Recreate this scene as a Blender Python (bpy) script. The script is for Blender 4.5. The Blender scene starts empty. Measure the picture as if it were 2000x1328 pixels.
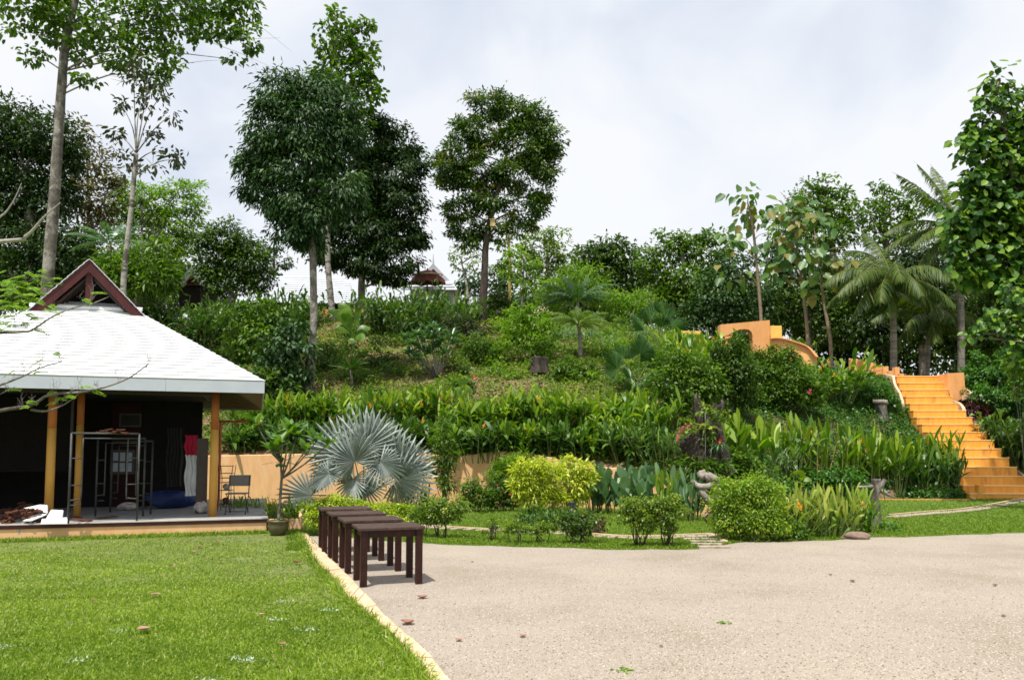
import bpy, math, random
import numpy as np
from mathutils import Vector, Matrix

S = bpy.context.scene
R = math.radians
RS = np.random.RandomState(7)
random.seed(7)

# ---------------------------------------------------------------- camera, sky, sun, exposure
F, H0, HZ, TH = 1525.0, 1.75, 880.0, R(4)      # focal length in photo pixels, eye height, horizon row, upward tilt
V0 = HZ - F * math.tan(TH)
cam = bpy.data.cameras.new('camera')
cam.sensor_width = 36; cam.lens = 36 * F / 2000; cam.shift_y = (V0 - 664) / 2000
cam.clip_end = 3000; cam.clip_start = 0.05
co = bpy.data.objects.new('camera', cam); S.collection.objects.link(co)
co.location = (0, 0, H0); co.rotation_euler = (R(90) + TH, 0, 0); S.camera = co

SUN = Vector((0.13, 0.26, -0.75)).normalized()
sl = bpy.data.lights.new('sun', 'SUN'); sl.energy = 5.0; sl.angle = R(0.8); sl.color = (1, .95, .86)
so = bpy.data.objects.new('sun', sl); S.collection.objects.link(so)
so.rotation_euler = SUN.to_track_quat('-Z', 'Y').to_euler(); so.location = (0, 0, 40)

w = bpy.data.worlds.new('World'); S.world = w; w.use_nodes = True
nt = w.node_tree; nt.nodes.clear()
def N(t, kind, **kw):
    n = t.nodes.new(kind)
    for k, v in kw.items(): setattr(n, k, v)
    return n
sky = N(nt, 'ShaderNodeTexSky', sky_type='NISHITA', sun_disc=False)
sky.sun_elevation = math.asin(-SUN.z); sky.sun_rotation = math.atan2(-SUN.x, -SUN.y)
tc = N(nt, 'ShaderNodeTexCoord'); mp = N(nt, 'ShaderNodeMapping'); mp.inputs['Scale'].default_value = (1, 1, 1.6)
mp.inputs['Location'].default_value = (3.1, 1.2, .4)
n1 = N(nt, 'ShaderNodeTexNoise'); n1.inputs['Scale'].default_value = 3.0; n1.inputs['Detail'].default_value = 5; n1.inputs['Roughness'].default_value = .48
n1.inputs['Distortion'].default_value = .3
cr = N(nt, 'ShaderNodeValToRGB')
cr.color_ramp.elements[0].position = .32; cr.color_ramp.elements[0].color = (.66, .73, .86, 1)
cr.color_ramp.elements[1].position = .57; cr.color_ramp.elements[1].color = (.97, .98, 1.0, 1)
e = cr.color_ramp.elements.new(.48); e.color = (.90, .93, .985, 1)
b1 = N(nt, 'ShaderNodeBackground'); b1.inputs['Strength'].default_value = .1
b2 = N(nt, 'ShaderNodeBackground'); b2.inputs['Strength'].default_value = .96
mx = N(nt, 'ShaderNodeMixShader'); mx.inputs[0].default_value = .9
wo = N(nt, 'ShaderNodeOutputWorld')
L = nt.links.new
L(tc.outputs['Generated'], mp.inputs[0]); L(mp.outputs[0], n1.inputs['Vector']); L(n1.outputs['Fac'], cr.inputs[0])
L(sky.outputs[0], b1.inputs['Color']); L(cr.outputs[0], b2.inputs['Color'])
L(b1.outputs[0], mx.inputs[1]); L(b2.outputs[0], mx.inputs[2]); L(mx.outputs[0], wo.inputs[0])

S.view_settings.view_transform = 'Standard'; S.view_settings.look = 'None'
S.view_settings.exposure = 0.15; S.view_settings.gamma = 1; S.view_settings.use_curve_mapping = False
S.render.engine = 'CYCLES'
cy = S.cycles
cy.max_bounces = 6; cy.diffuse_bounces = 3; cy.glossy_bounces = 2; cy.transmission_bounces = 3
cy.use_denoising = True; cy.caustics_reflective = False; cy.caustics_refractive = False
cy.filter_width = 1.6

# ---------------------------------------------------------------- photograph pixels -> places in the world
CT, ST = math.cos(TH), math.sin(TH)
def ray(u, v):
    t = (V0 - v) / F
    return ((u - 1000) / F, CT - t * ST, ST + t * CT)
def P(u, v, Y):
    r = ray(u, v); s = Y / r[1]
    return Vector((r[0] * s, Y, H0 + r[2] * s))
def G(u, v, z=0.0):
    r = ray(u, v); s = (z - H0) / r[2]
    return Vector((r[0] * s, r[1] * s, z))

# hill: columns (u, toe distance, wall height, crest row, crest distance)
COL = np.array([(-1500, 30, 1.5, 640, 46), (-600, 28, 1.5, 640, 44), (0, 27.5, 1.5, 640, 43), (300, 26.8, 1.5, 640, 44), (600, 26, 1.6, 624, 46), (900, 25.4, 1.6, 614, 47),
                (960, 25.3, 1.67, 614, 47), (1100, 24.6, 1.45, 625, 46), (1280, 22.8, .95, 648, 42), (1350, 21.4, .5, 664, 40), (1392, 21.0, .1, 690, 38.5),
                (1500, 25, .1, 704, 37.5), (1600, 27, .1, 722, 36), (1700, 28.2, .1, 742, 35.5), (1760, 28.8, .1, 750, 35.5), (1900, 29.3, .1, 752, 35.5), (2300, 29.5, .1, 752, 36), (3600, 31, .1, 752, 37)], float)
def _n2(x, y):
    return (np.sin(x * .9 + 1.3 * np.sin(y * .7)) * np.cos(y * 1.1 + .8 * np.sin(x * .6 + 2)) + .5 * np.sin(x * 2.3 + y * 1.7) * np.cos(y * 2.9 - x * 1.1)) * .5
def hill(X, Y):
    X = np.asarray(X, float); Y = np.asarray(Y, float)
    u = 1000 + F * X / np.maximum(Y, .1)
    g = lambda k: np.interp(u, COL[:, 0], COL[:, k])
    Yt, hw, vr, Yr = g(1), g(2), g(3), g(4)
    zr = H0 + (HZ - vr) / F * Yr
    s = np.clip((Y - Yt) / (Yr - Yt), 0, 1)
    prof = (1.18 * s - .18 * s * s * s)
    z = hw * np.clip((Y - Yt) / .1, 0, 1) + (zr - hw) * prof + np.maximum(Y - Yr, 0) * .02
    amp = .22 * np.clip((Y - Yt - .4) / 2.5, 0, 1)
    return z + amp * _n2(X, Y)
def hz(x, y): return float(hill(x, y))
def T(u, v, lo=14.0, hi=90.0):
    r = ray(u, v); Y = np.arange(lo, hi, .04)
    X = r[0] / r[1] * Y; Z = H0 + r[2] / r[1] * Y
    k = np.nonzero(Z <= hill(X, Y))[0]
    if len(k) == 0: return P(u, v, 45)
    i = k[0]; return Vector((X[i], Y[i], float(hill(X[i], Y[i]))))

# ---------------------------------------------------------------- materials
def ramp(t, stops, fac):
    n = N(t, 'ShaderNodeValToRGB'); els = n.color_ramp.elements
    while len(els) < len(stops): els.new(.5)
    for e, (p, c) in zip(els, stops): e.position = p; e.color = (*c, 1)
    t.links.new(fac, n.inputs[0]); return n.outputs[0]
def newmat(name):
    m = bpy.data.materials.new(name); m.use_nodes = True
    t = m.node_tree; return m, t, t.nodes['Principled BSDF'], t.nodes['Material Output']
def noise(t, scale, detail=4, rough=.55, vec=None, dist=0):
    n = N(t, 'ShaderNodeTexNoise'); n.inputs['Scale'].default_value = scale; n.inputs['Detail'].default_value = detail
    n.inputs['Roughness'].default_value = rough; n.inputs['Distortion'].default_value = dist
    if vec is not None: t.links.new(vec, n.inputs['Vector'])
    return n.outputs['Fac']
def gcoord(t, scale=(1, 1, 1)):
    g = N(t, 'ShaderNodeNewGeometry'); m = N(t, 'ShaderNodeMapping'); m.inputs['Scale'].default_value = scale
    t.links.new(g.outputs['Position'], m.inputs[0]); return m.outputs[0]
def bump(t, h, b, strength=.3, dist=.02):
    n = N(t, 'ShaderNodeBump'); n.inputs['Strength'].default_value = strength; n.inputs['Distance'].default_value = dist
    t.links.new(h, n.inputs['Height']); t.links.new(n.outputs[0], b.inputs['Normal'])
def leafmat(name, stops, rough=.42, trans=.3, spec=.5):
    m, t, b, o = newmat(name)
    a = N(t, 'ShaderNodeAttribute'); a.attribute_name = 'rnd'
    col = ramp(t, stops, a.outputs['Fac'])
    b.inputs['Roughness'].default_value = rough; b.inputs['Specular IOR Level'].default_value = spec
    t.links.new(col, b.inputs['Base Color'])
    tr = N(t, 'ShaderNodeBsdfTranslucent'); mixc = N(t, 'ShaderNodeMixRGB', blend_type='MULTIPLY'); mixc.inputs[0].default_value = 1
    mixc.inputs[2].default_value = (1.5, 1.7, .6, 1); t.links.new(col, mixc.inputs[1]); t.links.new(mixc.outputs[0], tr.inputs[0])
    ms = N(t, 'ShaderNodeMixShader'); ms.inputs[0].default_value = trans
    t.links.new(b.outputs[0], ms.inputs[1]); t.links.new(tr.outputs[0], ms.inputs[2]); t.links.new(ms.outputs[0], o.inputs[0])
    return m
def roughmat(name, c1, c2, scale=6, rough=.8, bs=.3, bd=.01, stretch=(1, 1, 1), spec=.3, spots=None, sp=(.62, .68)):
    m, t, b, o = newmat(name); v = gcoord(t, stretch)
    n = noise(t, scale, 6, .6, v)
    col = ramp(t, [(.3, c1), (.7, c2)], n)
    if spots:
        n2 = noise(t, scale * .35, 5, .7, v)
        f = ramp(t, [(sp[0], (0, 0, 0)), (sp[1], (1, 1, 1))], n2)
        mm = N(t, 'ShaderNodeMixRGB'); t.links.new(f, mm.inputs[0]); t.links.new(col, mm.inputs[1]); mm.inputs[2].default_value = (*spots, 1)
        col = mm.outputs[0]
    t.links.new(col, b.inputs['Base Color']); b.inputs['Roughness'].default_value = rough
    b.inputs['Specular IOR Level'].default_value = spec
    if bs: bump(t, noise(t, scale * 4, 5, .65, v), b, bs, bd)
    return m
def mixstop(c1, c2, *more):
    cs = [c1, c2] + list(more); return [(i / (len(cs) - 1) * .9 + .05, c) for i, c in enumerate(cs)]

M = {}
M['dark'] = leafmat('dark leaves', mixstop((.018, .048, .005), (.045, .10, .010), (.12, .20, .018)), .5, .25, .3)
M['shade'] = leafmat('very dark leaves', mixstop((.010, .028, .005), (.022, .055, .008), (.055, .105, .014)), .5, .2, .3)
M['parasol'] = roughmat('faded maroon canvas', (.13, .035, .03), (.19, .055, .045), 5, .8, .2, .01)
M['blue'] = leafmat('glossy bluish leaves', mixstop((.016, .048, .012), (.036, .090, .022), (.085, .165, .040)), .5, .18, .35)
M['mid'] = leafmat('mid green leaves', mixstop((.034, .085, .007), (.075, .155, .011), (.17, .28, .018)), .45, .32, .35)
M['bright'] = leafmat('bright green leaves', mixstop((.07, .16, .010), (.13, .25, .014), (.25, .38, .02)), .45, .38, .35)
M['yellowish'] = leafmat('yellow green leaves', mixstop((.05, .10, .015), (.11, .19, .02), (.22, .28, .03)), .45, .38)
M['redtip'] = leafmat('green leaves with reddish tips', [(0, (.018, .048, .006)), (.5, (.055, .12, .012)), (.85, (.15, .21, .02)), (1, (.30, .14, .04))], .42, .25)
M['brownleaf'] = leafmat('brownish leaves', mixstop((.035, .05, .015), (.10, .09, .02), (.20, .15, .04)), .5, .3)
M['olive'] = leafmat('dark olive leaves', mixstop((.030, .040, .018), (.050, .065, .024), (.075, .085, .03)), .4, .12)
M['teak'] = leafmat('broad sapling leaves', [(0, (.045, .12, .03)), (.6, (.09, .19, .03)), (.82, (.16, .24, .03)), (1, (.24, .14, .03))], .45, .3)
M['broad'] = leafmat('broad fresh leaves', mixstop((.022, .075, .012), (.06, .16, .018), (.20, .32, .03)), .42, .3, .4)
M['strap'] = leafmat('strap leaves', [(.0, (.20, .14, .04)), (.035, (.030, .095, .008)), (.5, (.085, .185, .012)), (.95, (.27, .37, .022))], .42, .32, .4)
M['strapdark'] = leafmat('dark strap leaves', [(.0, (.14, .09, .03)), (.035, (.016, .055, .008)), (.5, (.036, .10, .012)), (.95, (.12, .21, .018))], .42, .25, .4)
M['variegated'] = leafmat('variegated strap leaves', mixstop((.06, .15, .02), (.20, .30, .04), (.45, .46, .10)), .4, .3)
M['spider'] = leafmat('striped grassy leaves', mixstop((.04, .12, .025), (.12, .22, .07), (.30, .38, .18)), .4, .3)
M['croton'] = leafmat('yellow croton leaves', mixstop((.13, .24, .015), (.42, .48, .03), (.75, .74, .10)), .38, .35)
M['hedge'] = leafmat('clipped yellow hedge leaves', mixstop((.10, .20, .012), (.28, .38, .02), (.55, .58, .05)), .42, .35)
M['trim'] = leafmat('clipped shrub leaves', mixstop((.05, .11, .012), (.13, .22, .018), (.30, .36, .03)), .42, .3)
M['round'] = leafmat('round bush leaves', [(0, (.07, .15, .012)), (.5, (.18, .30, .02)), (.92, (.33, .45, .03)), (1, (.55, .22, .05))], .45, .35)
M['silver'] = leafmat('silver palm blades', mixstop((.18, .22, .21), (.28, .325, .31), (.42, .46, .44)), .5, .12, .4)
M['silvergreen'] = leafmat('waxy grey green leaves', mixstop((.045, .12, .045), (.09, .19, .08), (.17, .29, .13)), .35, .2, .7)
M['frond'] = leafmat('coconut leaflets', mixstop((.028, .065, .010), (.08, .13, .018), (.22, .24, .045)), .5, .28, .3)
M['frondgreen'] = leafmat('palm leaflets', mixstop((.03, .09, .02), (.055, .14, .028), (.10, .20, .035)), .38, .25, .6)
M['maroon'] = leafmat('maroon leaves', mixstop((.05, .01, .015), (.10, .02, .03), (.14, .05, .04)), .45, .15)
M['grass'] = leafmat('grass blades', [(0, (.065, .13, .010)), (.4, (.17, .265, .022)), (.86, (.37, .47, .06)), (1, (.52, .46, .26))], .5, .3, .3)
M['grassdark'] = leafmat('shorter garden grass', [(0, (.09, .16, .012)), (.6, (.16, .25, .018)), (1, (.28, .36, .03))], .5, .3, .3)
M['cover'] = leafmat('creeping leaves', mixstop((.06, .11, .012), (.15, .21, .022), (.32, .37, .05)), .5, .3, .3)
M['ivy'] = leafmat('ivy leaves', mixstop((.03, .10, .014), (.06, .17, .02), (.11, .25, .03)), .42, .3)
M['litter'] = leafmat('dry litter', mixstop((.10, .06, .03), (.22, .13, .06), (.40, .28, .16)), .8, .05, .1)
M['flower'] = leafmat('orange bracts', mixstop((.85, .25, .02), (.9, .45, .03)), .5, .2)
M['redflower'] = leafmat('red blossoms', mixstop((.65, .05, .02), (.75, .12, .04)), .5, .2)
M['pink'] = leafmat('pink petals', mixstop((.75, .06, .16), (.8, .2, .25)), .5, .2)
M['white_petal'] = leafmat('white petals', mixstop((.8, .8, .75), (.85, .85, .8)), .5, .2)

M['bark'] = roughmat('grey brown bark', (.07, .058, .048), (.22, .195, .165), 3.2, .9, 1, .06, (1.3, 1.3, 1.0), spots=(.34, .31, .275), sp=(.50, .58))
M['barkdark'] = roughmat('dark bark', (.035, .026, .02), (.10, .075, .06), 6, .9, .9, .03, (1, 1, .3))
M['barkpale'] = roughmat('pale spotted bark', (.22, .20, .17), (.44, .41, .37), 4, .85, .6, .03, (1, 1, 2), spots=(.10, .085, .07), sp=(.52, .57))
M['palmbark'] = roughmat('ringed palm bark', (.10, .085, .07), (.34, .31, .27), 3, .9, .9, .03, (.3, .3, 4))
M['stem'] = roughmat('green stem', (.07, .11, .03), (.16, .20, .05), 8, .6, 0)
M['canestem'] = roughmat('yellow cane stem', (.30, .25, .06), (.45, .36, .10), 8, .6, 0)
M['teakbark'] = roughmat('tan sapling bark', (.20, .15, .10), (.36, .28, .20), 6, .9, .5, .02)
M['deadwood'] = roughmat('weathered dead wood', (.055, .045, .04), (.22, .19, .17), 5, .9, 1, .04, (1, 1, .3), spots=(.42, .38, .34), sp=(.55, .66))
M['rotten'] = roughmat('dark rotten wood', (.022, .017, .014), (.10, .08, .065), 6, .95, 1, .06, (1, 1, .3), spots=(.26, .23, .21), sp=(.62, .72))
M['drift'] = roughmat('pale driftwood', (.17, .14, .12), (.42, .37, .33), 5, .9, 1, .04, (1, 1, .4))
M['orange'] = roughmat('orange painted plaster', (.74, .30, .045), (.88, .41, .08), 3, .8, .3, .01, (2.2, 2.2, .5), spots=(.46, .20, .06), sp=(.56, .70))
M['orangeedge'] = roughmat('worn light nosing', (.90, .55, .20), (.92, .66, .36), 5, .75, .2, .006)
M['peach'] = roughmat('peach painted wall', (.78, .42, .20), (.88, .55, .30), 3, .85, .3, .01, (1.5, 1.5, .55), spots=(.42, .35, .30), sp=(.62, .67))
M['terrace'] = roughmat('terracotta orange plaster', (.74, .33, .115), (.84, .43, .18), 2.2, .85, .3, .01, (1.6, 1.6, .5), spots=(.52, .25, .12), sp=(.57, .72))
M['yellowwall'] = roughmat('yellow orange plaster', (.86, .52, .12), (.88, .56, .15), 2, .8, .2, .008)
M['kerb'] = roughmat('worn peach kerb', (.60, .39, .24), (.70, .52, .36), 5, .85, .35, .01, spots=(.52, .36, .26), sp=(.6, .7))
M['white'] = roughmat('white roof board', (.66, .67, .69), (.73, .74, .75), 2, .55, .1, .003, (1, 1, 1), .3)
M['fascia'] = roughmat('white fascia in shade', (.46, .50, .57), (.52, .56, .62), 3, .6, .1, .004)  # white boards greyed bluish: their shade is put into the colour
M['maroonwood'] = roughmat('maroon stained wood', (.045, .010, .010), (.085, .018, .017), 5, .55, .3, .006, (1, 1, .3))
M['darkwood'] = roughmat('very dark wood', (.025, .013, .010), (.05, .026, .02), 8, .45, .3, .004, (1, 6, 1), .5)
M['tablewood'] = roughmat('dark brown table wood', (.020, .006, .0045), (.042, .013, .009), 9, .5, .3, .004, (1, 5, 1), .25)
M['tabletop'] = roughmat('worn dark table top', (.040, .022, .018), (.085, .050, .040), 7, .5, .4, .004, (1.5, 6, 1), .3, spots=(.14, .10, .085), sp=(.56, .66))
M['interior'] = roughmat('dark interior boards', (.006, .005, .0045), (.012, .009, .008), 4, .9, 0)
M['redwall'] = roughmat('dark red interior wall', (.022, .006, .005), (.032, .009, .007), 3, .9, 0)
M['slab'] = roughmat('grey cement floor', (.24, .24, .24), (.36, .355, .35), 4, .7, .3, .004, spots=(.17, .13, .11), sp=(.6, .75))
M['slabedge'] = roughmat('pale cement edge', (.55, .50, .46), (.68, .62, .58), 6, .8, .2, .004)
M['band'] = roughmat('maroon tile band', (.07, .022, .024), (.11, .035, .035), 7, .5, .1, .004)
M['column'] = roughmat('ochre painted column', (.58, .29, .055), (.68, .36, .08), 4, .6, .2, .004, (1, 1, .4))
M['columntop'] = roughmat('rust orange column paint', (.42, .13, .035), (.50, .17, .05), 4, .6, .2, .004)
M['steel'] = roughmat('dull scaffold steel', (.022, .024, .024), (.06, .062, .06), 12, .6, .2, .003, spec=.6)
M['iron'] = roughmat('black iron', (.018, .018, .018), (.04, .035, .03), 12, .5, .2, .003, spec=.5)
M['wicker'] = roughmat('grey brown mesh', (.14, .12, .11), (.23, .20, .19), 90, .8, .4, .002)
M['paper'] = roughmat('white board', (.72, .74, .78), (.80, .81, .83), 5, .7, .1, .003)
M['brick'] = roughmat('broken brown tile', (.06, .022, .014), (.16, .06, .035), 14, .85, .4, .01)
M['bag'] = roughmat('plastic bag', (.30, .27, .24), (.62, .58, .55), 9, .4, .8, .03, spots=(.45, .06, .05), sp=(.6, .63))
M['tarp'] = roughmat('blue tarpaulin', (.008, .02, .10), (.035, .06, .17), 7, .5, .8, .03)
M['cloth'] = roughmat('white cloth', (.60, .60, .62), (.72, .72, .73), 6, .8, .6, .03)
M['redcloth'] = roughmat('crimson cloth', (.40, .015, .05), (.50, .02, .07), 6, .8, .5, .03)
M['greycloth'] = roughmat('dusty grey curtain', (.02, .022, .02), (.045, .045, .042), 6, .9, .6, .03, (8, 8, 1))
M['pot'] = roughmat('olive glazed pot', (.06, .05, .025), (.14, .11, .06), 9, .4, .3, .006, spec=.6)
M['stone'] = roughmat('flat path stone', (.28, .22, .17), (.50, .41, .33), 7, .9, .8, .02)
M['rock'] = roughmat('brown rock', (.15, .10, .075), (.32, .23, .18), 5, .9, 1, .04)
M['bollard'] = roughmat('dark bollard metal', (.025, .025, .035), (.05, .05, .06), 20, .5, .4, .004)
M['lampglass'] = roughmat('smoked glass', (.12, .12, .14), (.16, .16, .18), 5, .25, 0)
M['farroof'] = roughmat('white far roof', (.46, .49, .55), (.56, .59, .64), 3, .6, .1, .004)
M['redpaint'] = roughmat('faded red paint', (.42, .08, .04), (.52, .12, .06), 6, .6, .1, .004)
M['soil'] = roughmat('dark soil', (.05, .035, .022), (.12, .08, .05), 6, .95, .8, .03)
M['canvas'] = roughmat('tan canvas', (.55, .42, .30), (.62, .50, .36), 6, .8, .2, .01)
M['box'] = roughmat('yellow wooden box', (.60, .45, .18), (.70, .55, .25), 6, .8, .2, .01)

def ground_materials():
    m, t, b, o = newmat('hill soil with moss'); v = gcoord(t)
    f = noise(t, .45, 6, .62, v); g = noise(t, 5, 5, .7, v)
    c1 = ramp(t, [(.25, (.12, .075, .045)), (.75, (.36, .22, .13))], g)
    c2 = ramp(t, [(.25, (.05, .085, .014)), (.75, (.15, .19, .035))], g)
    k = ramp(t, [(.44, (1, 1, 1)), (.54, (0, 0, 0))], f)
    mm = N(t, 'ShaderNodeMixRGB'); t.links.new(k, mm.inputs[0]); t.links.new(c1, mm.inputs[1]); t.links.new(c2, mm.inputs[2])
    t.links.new(mm.outputs[0], b.inputs['Base Color']); b.inputs['Roughness'].default_value = .95
    bump(t, noise(t, 9, 6, .7, v), b, .9, .06); M['hill'] = m
    m, t, b, o = newmat('pale gravel'); v = gcoord(t)
    vo = N(t, 'ShaderNodeTexVoronoi'); vo.inputs['Scale'].default_value = 150; t.links.new(v, vo.inputs['Vector'])
    big = noise(t, .5, 5, .6, v); fine = noise(t, 60, 4, .7, v)
    grain = N(t, 'ShaderNodeRGBToBW'); t.links.new(vo.outputs['Color'], grain.inputs[0])
    c = ramp(t, [(0, (.21, .172, .145)), (.2, (.355, .31, .26)), (.8, (.40, .355, .305)), (1, (.44, .395, .345))], grain.outputs[0])
    c2 = ramp(t, [(.32, (.84, .81, .75)), (.5, (1, .98, .96)), (.70, (1.10, 1.07, 1.03))], big)
    mm = N(t, 'ShaderNodeMixRGB', blend_type='MULTIPLY'); mm.inputs[0].default_value = 1
    t.links.new(c, mm.inputs[1]); t.links.new(c2, mm.inputs[2])
    c3 = ramp(t, [(.3, (.78, .77, .76)), (.6, (1.05, 1.05, 1.05))], fine)
    m2 = N(t, 'ShaderNodeMixRGB', blend_type='MULTIPLY'); m2.inputs[0].default_value = 1
    t.links.new(mm.outputs[0], m2.inputs[1]); t.links.new(c3, m2.inputs[2])
    t.links.new(m2.outputs[0], b.inputs['Base Color']); b.inputs['Roughness'].default_value = .95; b.inputs['Specular IOR Level'].default_value = .15
    bump(t, vo.outputs['Distance'], b, .7, .008); M['gravel'] = m
    for nm, ca, cb in (('lawn', (.09, .13, .025), (.21, .23, .07)), ('gardenlawn', (.07, .13, .016), (.13, .21, .025))):
        m, t, b, o = newmat(nm + ' soil and thatch'); v = gcoord(t)
        t.links.new(ramp(t, [(.3, ca), (.7, cb)], noise(t, 3, 8, .7, v)), b.inputs['Base Color'])
        b.inputs['Roughness'].default_value = .95; bump(t, noise(t, 40, 4, .7, v), b, .8, .02); M[nm] = m
ground_materials()

# ---------------------------------------------------------------- object helpers
C = S.collection
ORG = {}
def tag(o, label=None, cat=None, group=None, kind=None):
    for k, v in (('label', label), ('category', cat), ('group', group), ('kind', kind)):
        if v: o[k] = v
    return o
def thing(name, loc, label, cat, group=None, rz=0):
    o = bpy.data.objects.new(name, None); C.objects.link(o); o.empty_display_size = .1
    o.location = loc; o.rotation_euler = (0, 0, rz); ORG[o.name] = Matrix.Translation(loc) @ Matrix.Rotation(rz, 4, 'Z')
    return tag(o, label, cat, group)
def link(name, me, parent=None, world=True, loc=None):
    """world=True: the mesh is given in world coordinates; it is moved to its parent's frame"""
    o = bpy.data.objects.new(name, me); C.objects.link(o)
    if parent is not None:
        o.parent = parent
        if world and parent.name in ORG:
            me.transform(ORG[parent.name].inverted()); ORG[o.name] = ORG[parent.name]
        elif parent.name in ORG: ORG[o.name] = ORG[parent.name]
    elif loc is not None:
        me.transform(Matrix.Translation(-Vector(loc))); o.location = loc; ORG[o.name] = Matrix.Translation(loc)
    else: ORG[o.name] = Matrix.Identity(4)
    return o
class MB:
    def __init__(s): s.v, s.f = [], []
    def add(s, vs, fs):
        k = len(s.v); s.v += [tuple(p) for p in vs]; s.f += [tuple(i + k for i in f) for f in fs]; return s
    def box(s, c, d, m=None):
        x, y, z = d[0] / 2, d[1] / 2, d[2] / 2
        vs = [Vector(p) for p in ((-x, -y, -z), (x, -y, -z), (x, y, -z), (-x, y, -z), (-x, -y, z), (x, -y, z), (x, y, z), (-x, y, z))]
        if m is not None: vs = [m @ p for p in vs]
        c = Vector(c)
        return s.add([c + p for p in vs], [(3, 2, 1, 0), (4, 5, 6, 7), (0, 1, 5, 4), (1, 2, 6, 5), (2, 3, 7, 6), (3, 0, 4, 7)])
    def hull8(s, a, b):  # two quads joined
        return s.add(list(a) + list(b), [(3, 2, 1, 0), (4, 5, 6, 7), (0, 1, 5, 4), (1, 2, 6, 5), (2, 3, 7, 6), (3, 0, 4, 7)])
    def prism(s, poly, z0, z1):
        n = len(poly); vs = [(p[0], p[1], z0) for p in poly] + [(p[0], p[1], z1) for p in poly]
        return s.add(vs, [tuple(range(n - 1, -1, -1)), tuple(range(n, 2 * n))] + [(i, (i + 1) % n, n + (i + 1) % n, n + i) for i in range(n)])
    def extrude(s, poly, d):  # polygon of 3-D points pushed along d
        n = len(poly); d = Vector(d); vs = [Vector(p) for p in poly] + [Vector(p) + d for p in poly]
        return s.add(vs, [tuple(range(n - 1, -1, -1)), tuple(range(n, 2 * n))] + [(i, (i + 1) % n, n + (i + 1) % n, n + i) for i in range(n)])
    def tube(s, pts, rad, n=7, jit=0.0):
        pts = [Vector(p) for p in pts]
        if not hasattr(rad, '__len__'): rad = [rad] * len(pts)
        k = len(s.v); m = len(pts); up = Vector((.31, .87, .12)).normalized()
        for i, p in enumerate(pts):
            d = (pts[min(i + 1, m - 1)] - pts[max(i - 1, 0)]).normalized()
            if abs(d.dot(up)) > .95: up = Vector((.9, .1, .4)).normalized()
            a = d.cross(up).normalized(); b = d.cross(a)
            for j in range(n):
                t = 2 * math.pi * j / n; r = rad[i] * (1 + random.uniform(-jit, jit))
                s.v.append(tuple(p + (a * math.cos(t) + b * math.sin(t)) * r))
        for i in range(m - 1):
            for j in range(n):
                j2 = (j + 1) % n; s.f.append((k + i * n + j, k + i * n + j2, k + (i + 1) * n + j2, k + (i + 1) * n + j))
        s.f.append(tuple(k + j for j in range(n - 1, -1, -1))); s.f.append(tuple(k + (m - 1) * n + j for j in range(n)))
        return s
    def mesh(s, name, mat, smooth=False):
        me = bpy.data.meshes.new(name); me.from_pydata(s.v, [], s.f); me.update()
        me.materials.append(M[mat] if isinstance(mat, str) else mat)
        if smooth: me.polygons.foreach_set('use_smooth', [True] * len(me.polygons))
        return me
    def obj(s, name, mat, parent=None, smooth=False, loc=None, bevel=0, world=True):
        o = link(name, s.mesh(name, mat, smooth), parent, world, loc)
        if bevel:
            b = o.modifiers.new('edge', 'BEVEL'); b.width = bevel; b.segments = 2; b.limit_method = 'ANGLE'; b.angle_limit = R(40)
        return o
def smooth_line(pts, sub=4):
    pts = [Vector(p) for p in pts]
    if len(pts) < 3: return pts
    out = []
    for i in range(len(pts) - 1):
        p0, p1, p2, p3 = pts[max(i - 1, 0)], pts[i], pts[i + 1], pts[min(i + 2, len(pts) - 1)]
        for j in range(sub):
            t = j / sub
            out.append(.5 * ((2 * p1) + (p2 - p0) * t + (2 * p0 - 5 * p1 + 4 * p2 - p3) * t * t + (3 * p1 - p0 - 3 * p2 + p3) * t ** 3))
    return out + [pts[-1]]
def unit(a): return a / np.maximum(np.linalg.norm(a, axis=-1, keepdims=True), 1e-9)
def qmesh(name, V, Q, rnd, mat):
    """fast mesh of quads: V (n,3), Q (m,4), rnd (m)"""
    me = bpy.data.meshes.new(name); n, m = len(V), len(Q)
    me.vertices.add(n); me.vertices.foreach_set('co', np.ascontiguousarray(V, np.float32).ravel())
    me.loops.add(m * 4); me.loops.foreach_set('vertex_index', np.ascontiguousarray(Q, np.int32).ravel())
    me.polygons.add(m); me.polygons.foreach_set('loop_start', np.arange(0, m * 4, 4, dtype=np.int32))
    me.update(calc_edges=True)
    a = me.attributes.new('rnd', 'FLOAT', 'FACE'); a.data.foreach_set('value', np.ascontiguousarray(rnd, np.float32))
    me.materials.append(M[mat] if isinstance(mat, str) else mat); return me
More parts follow.
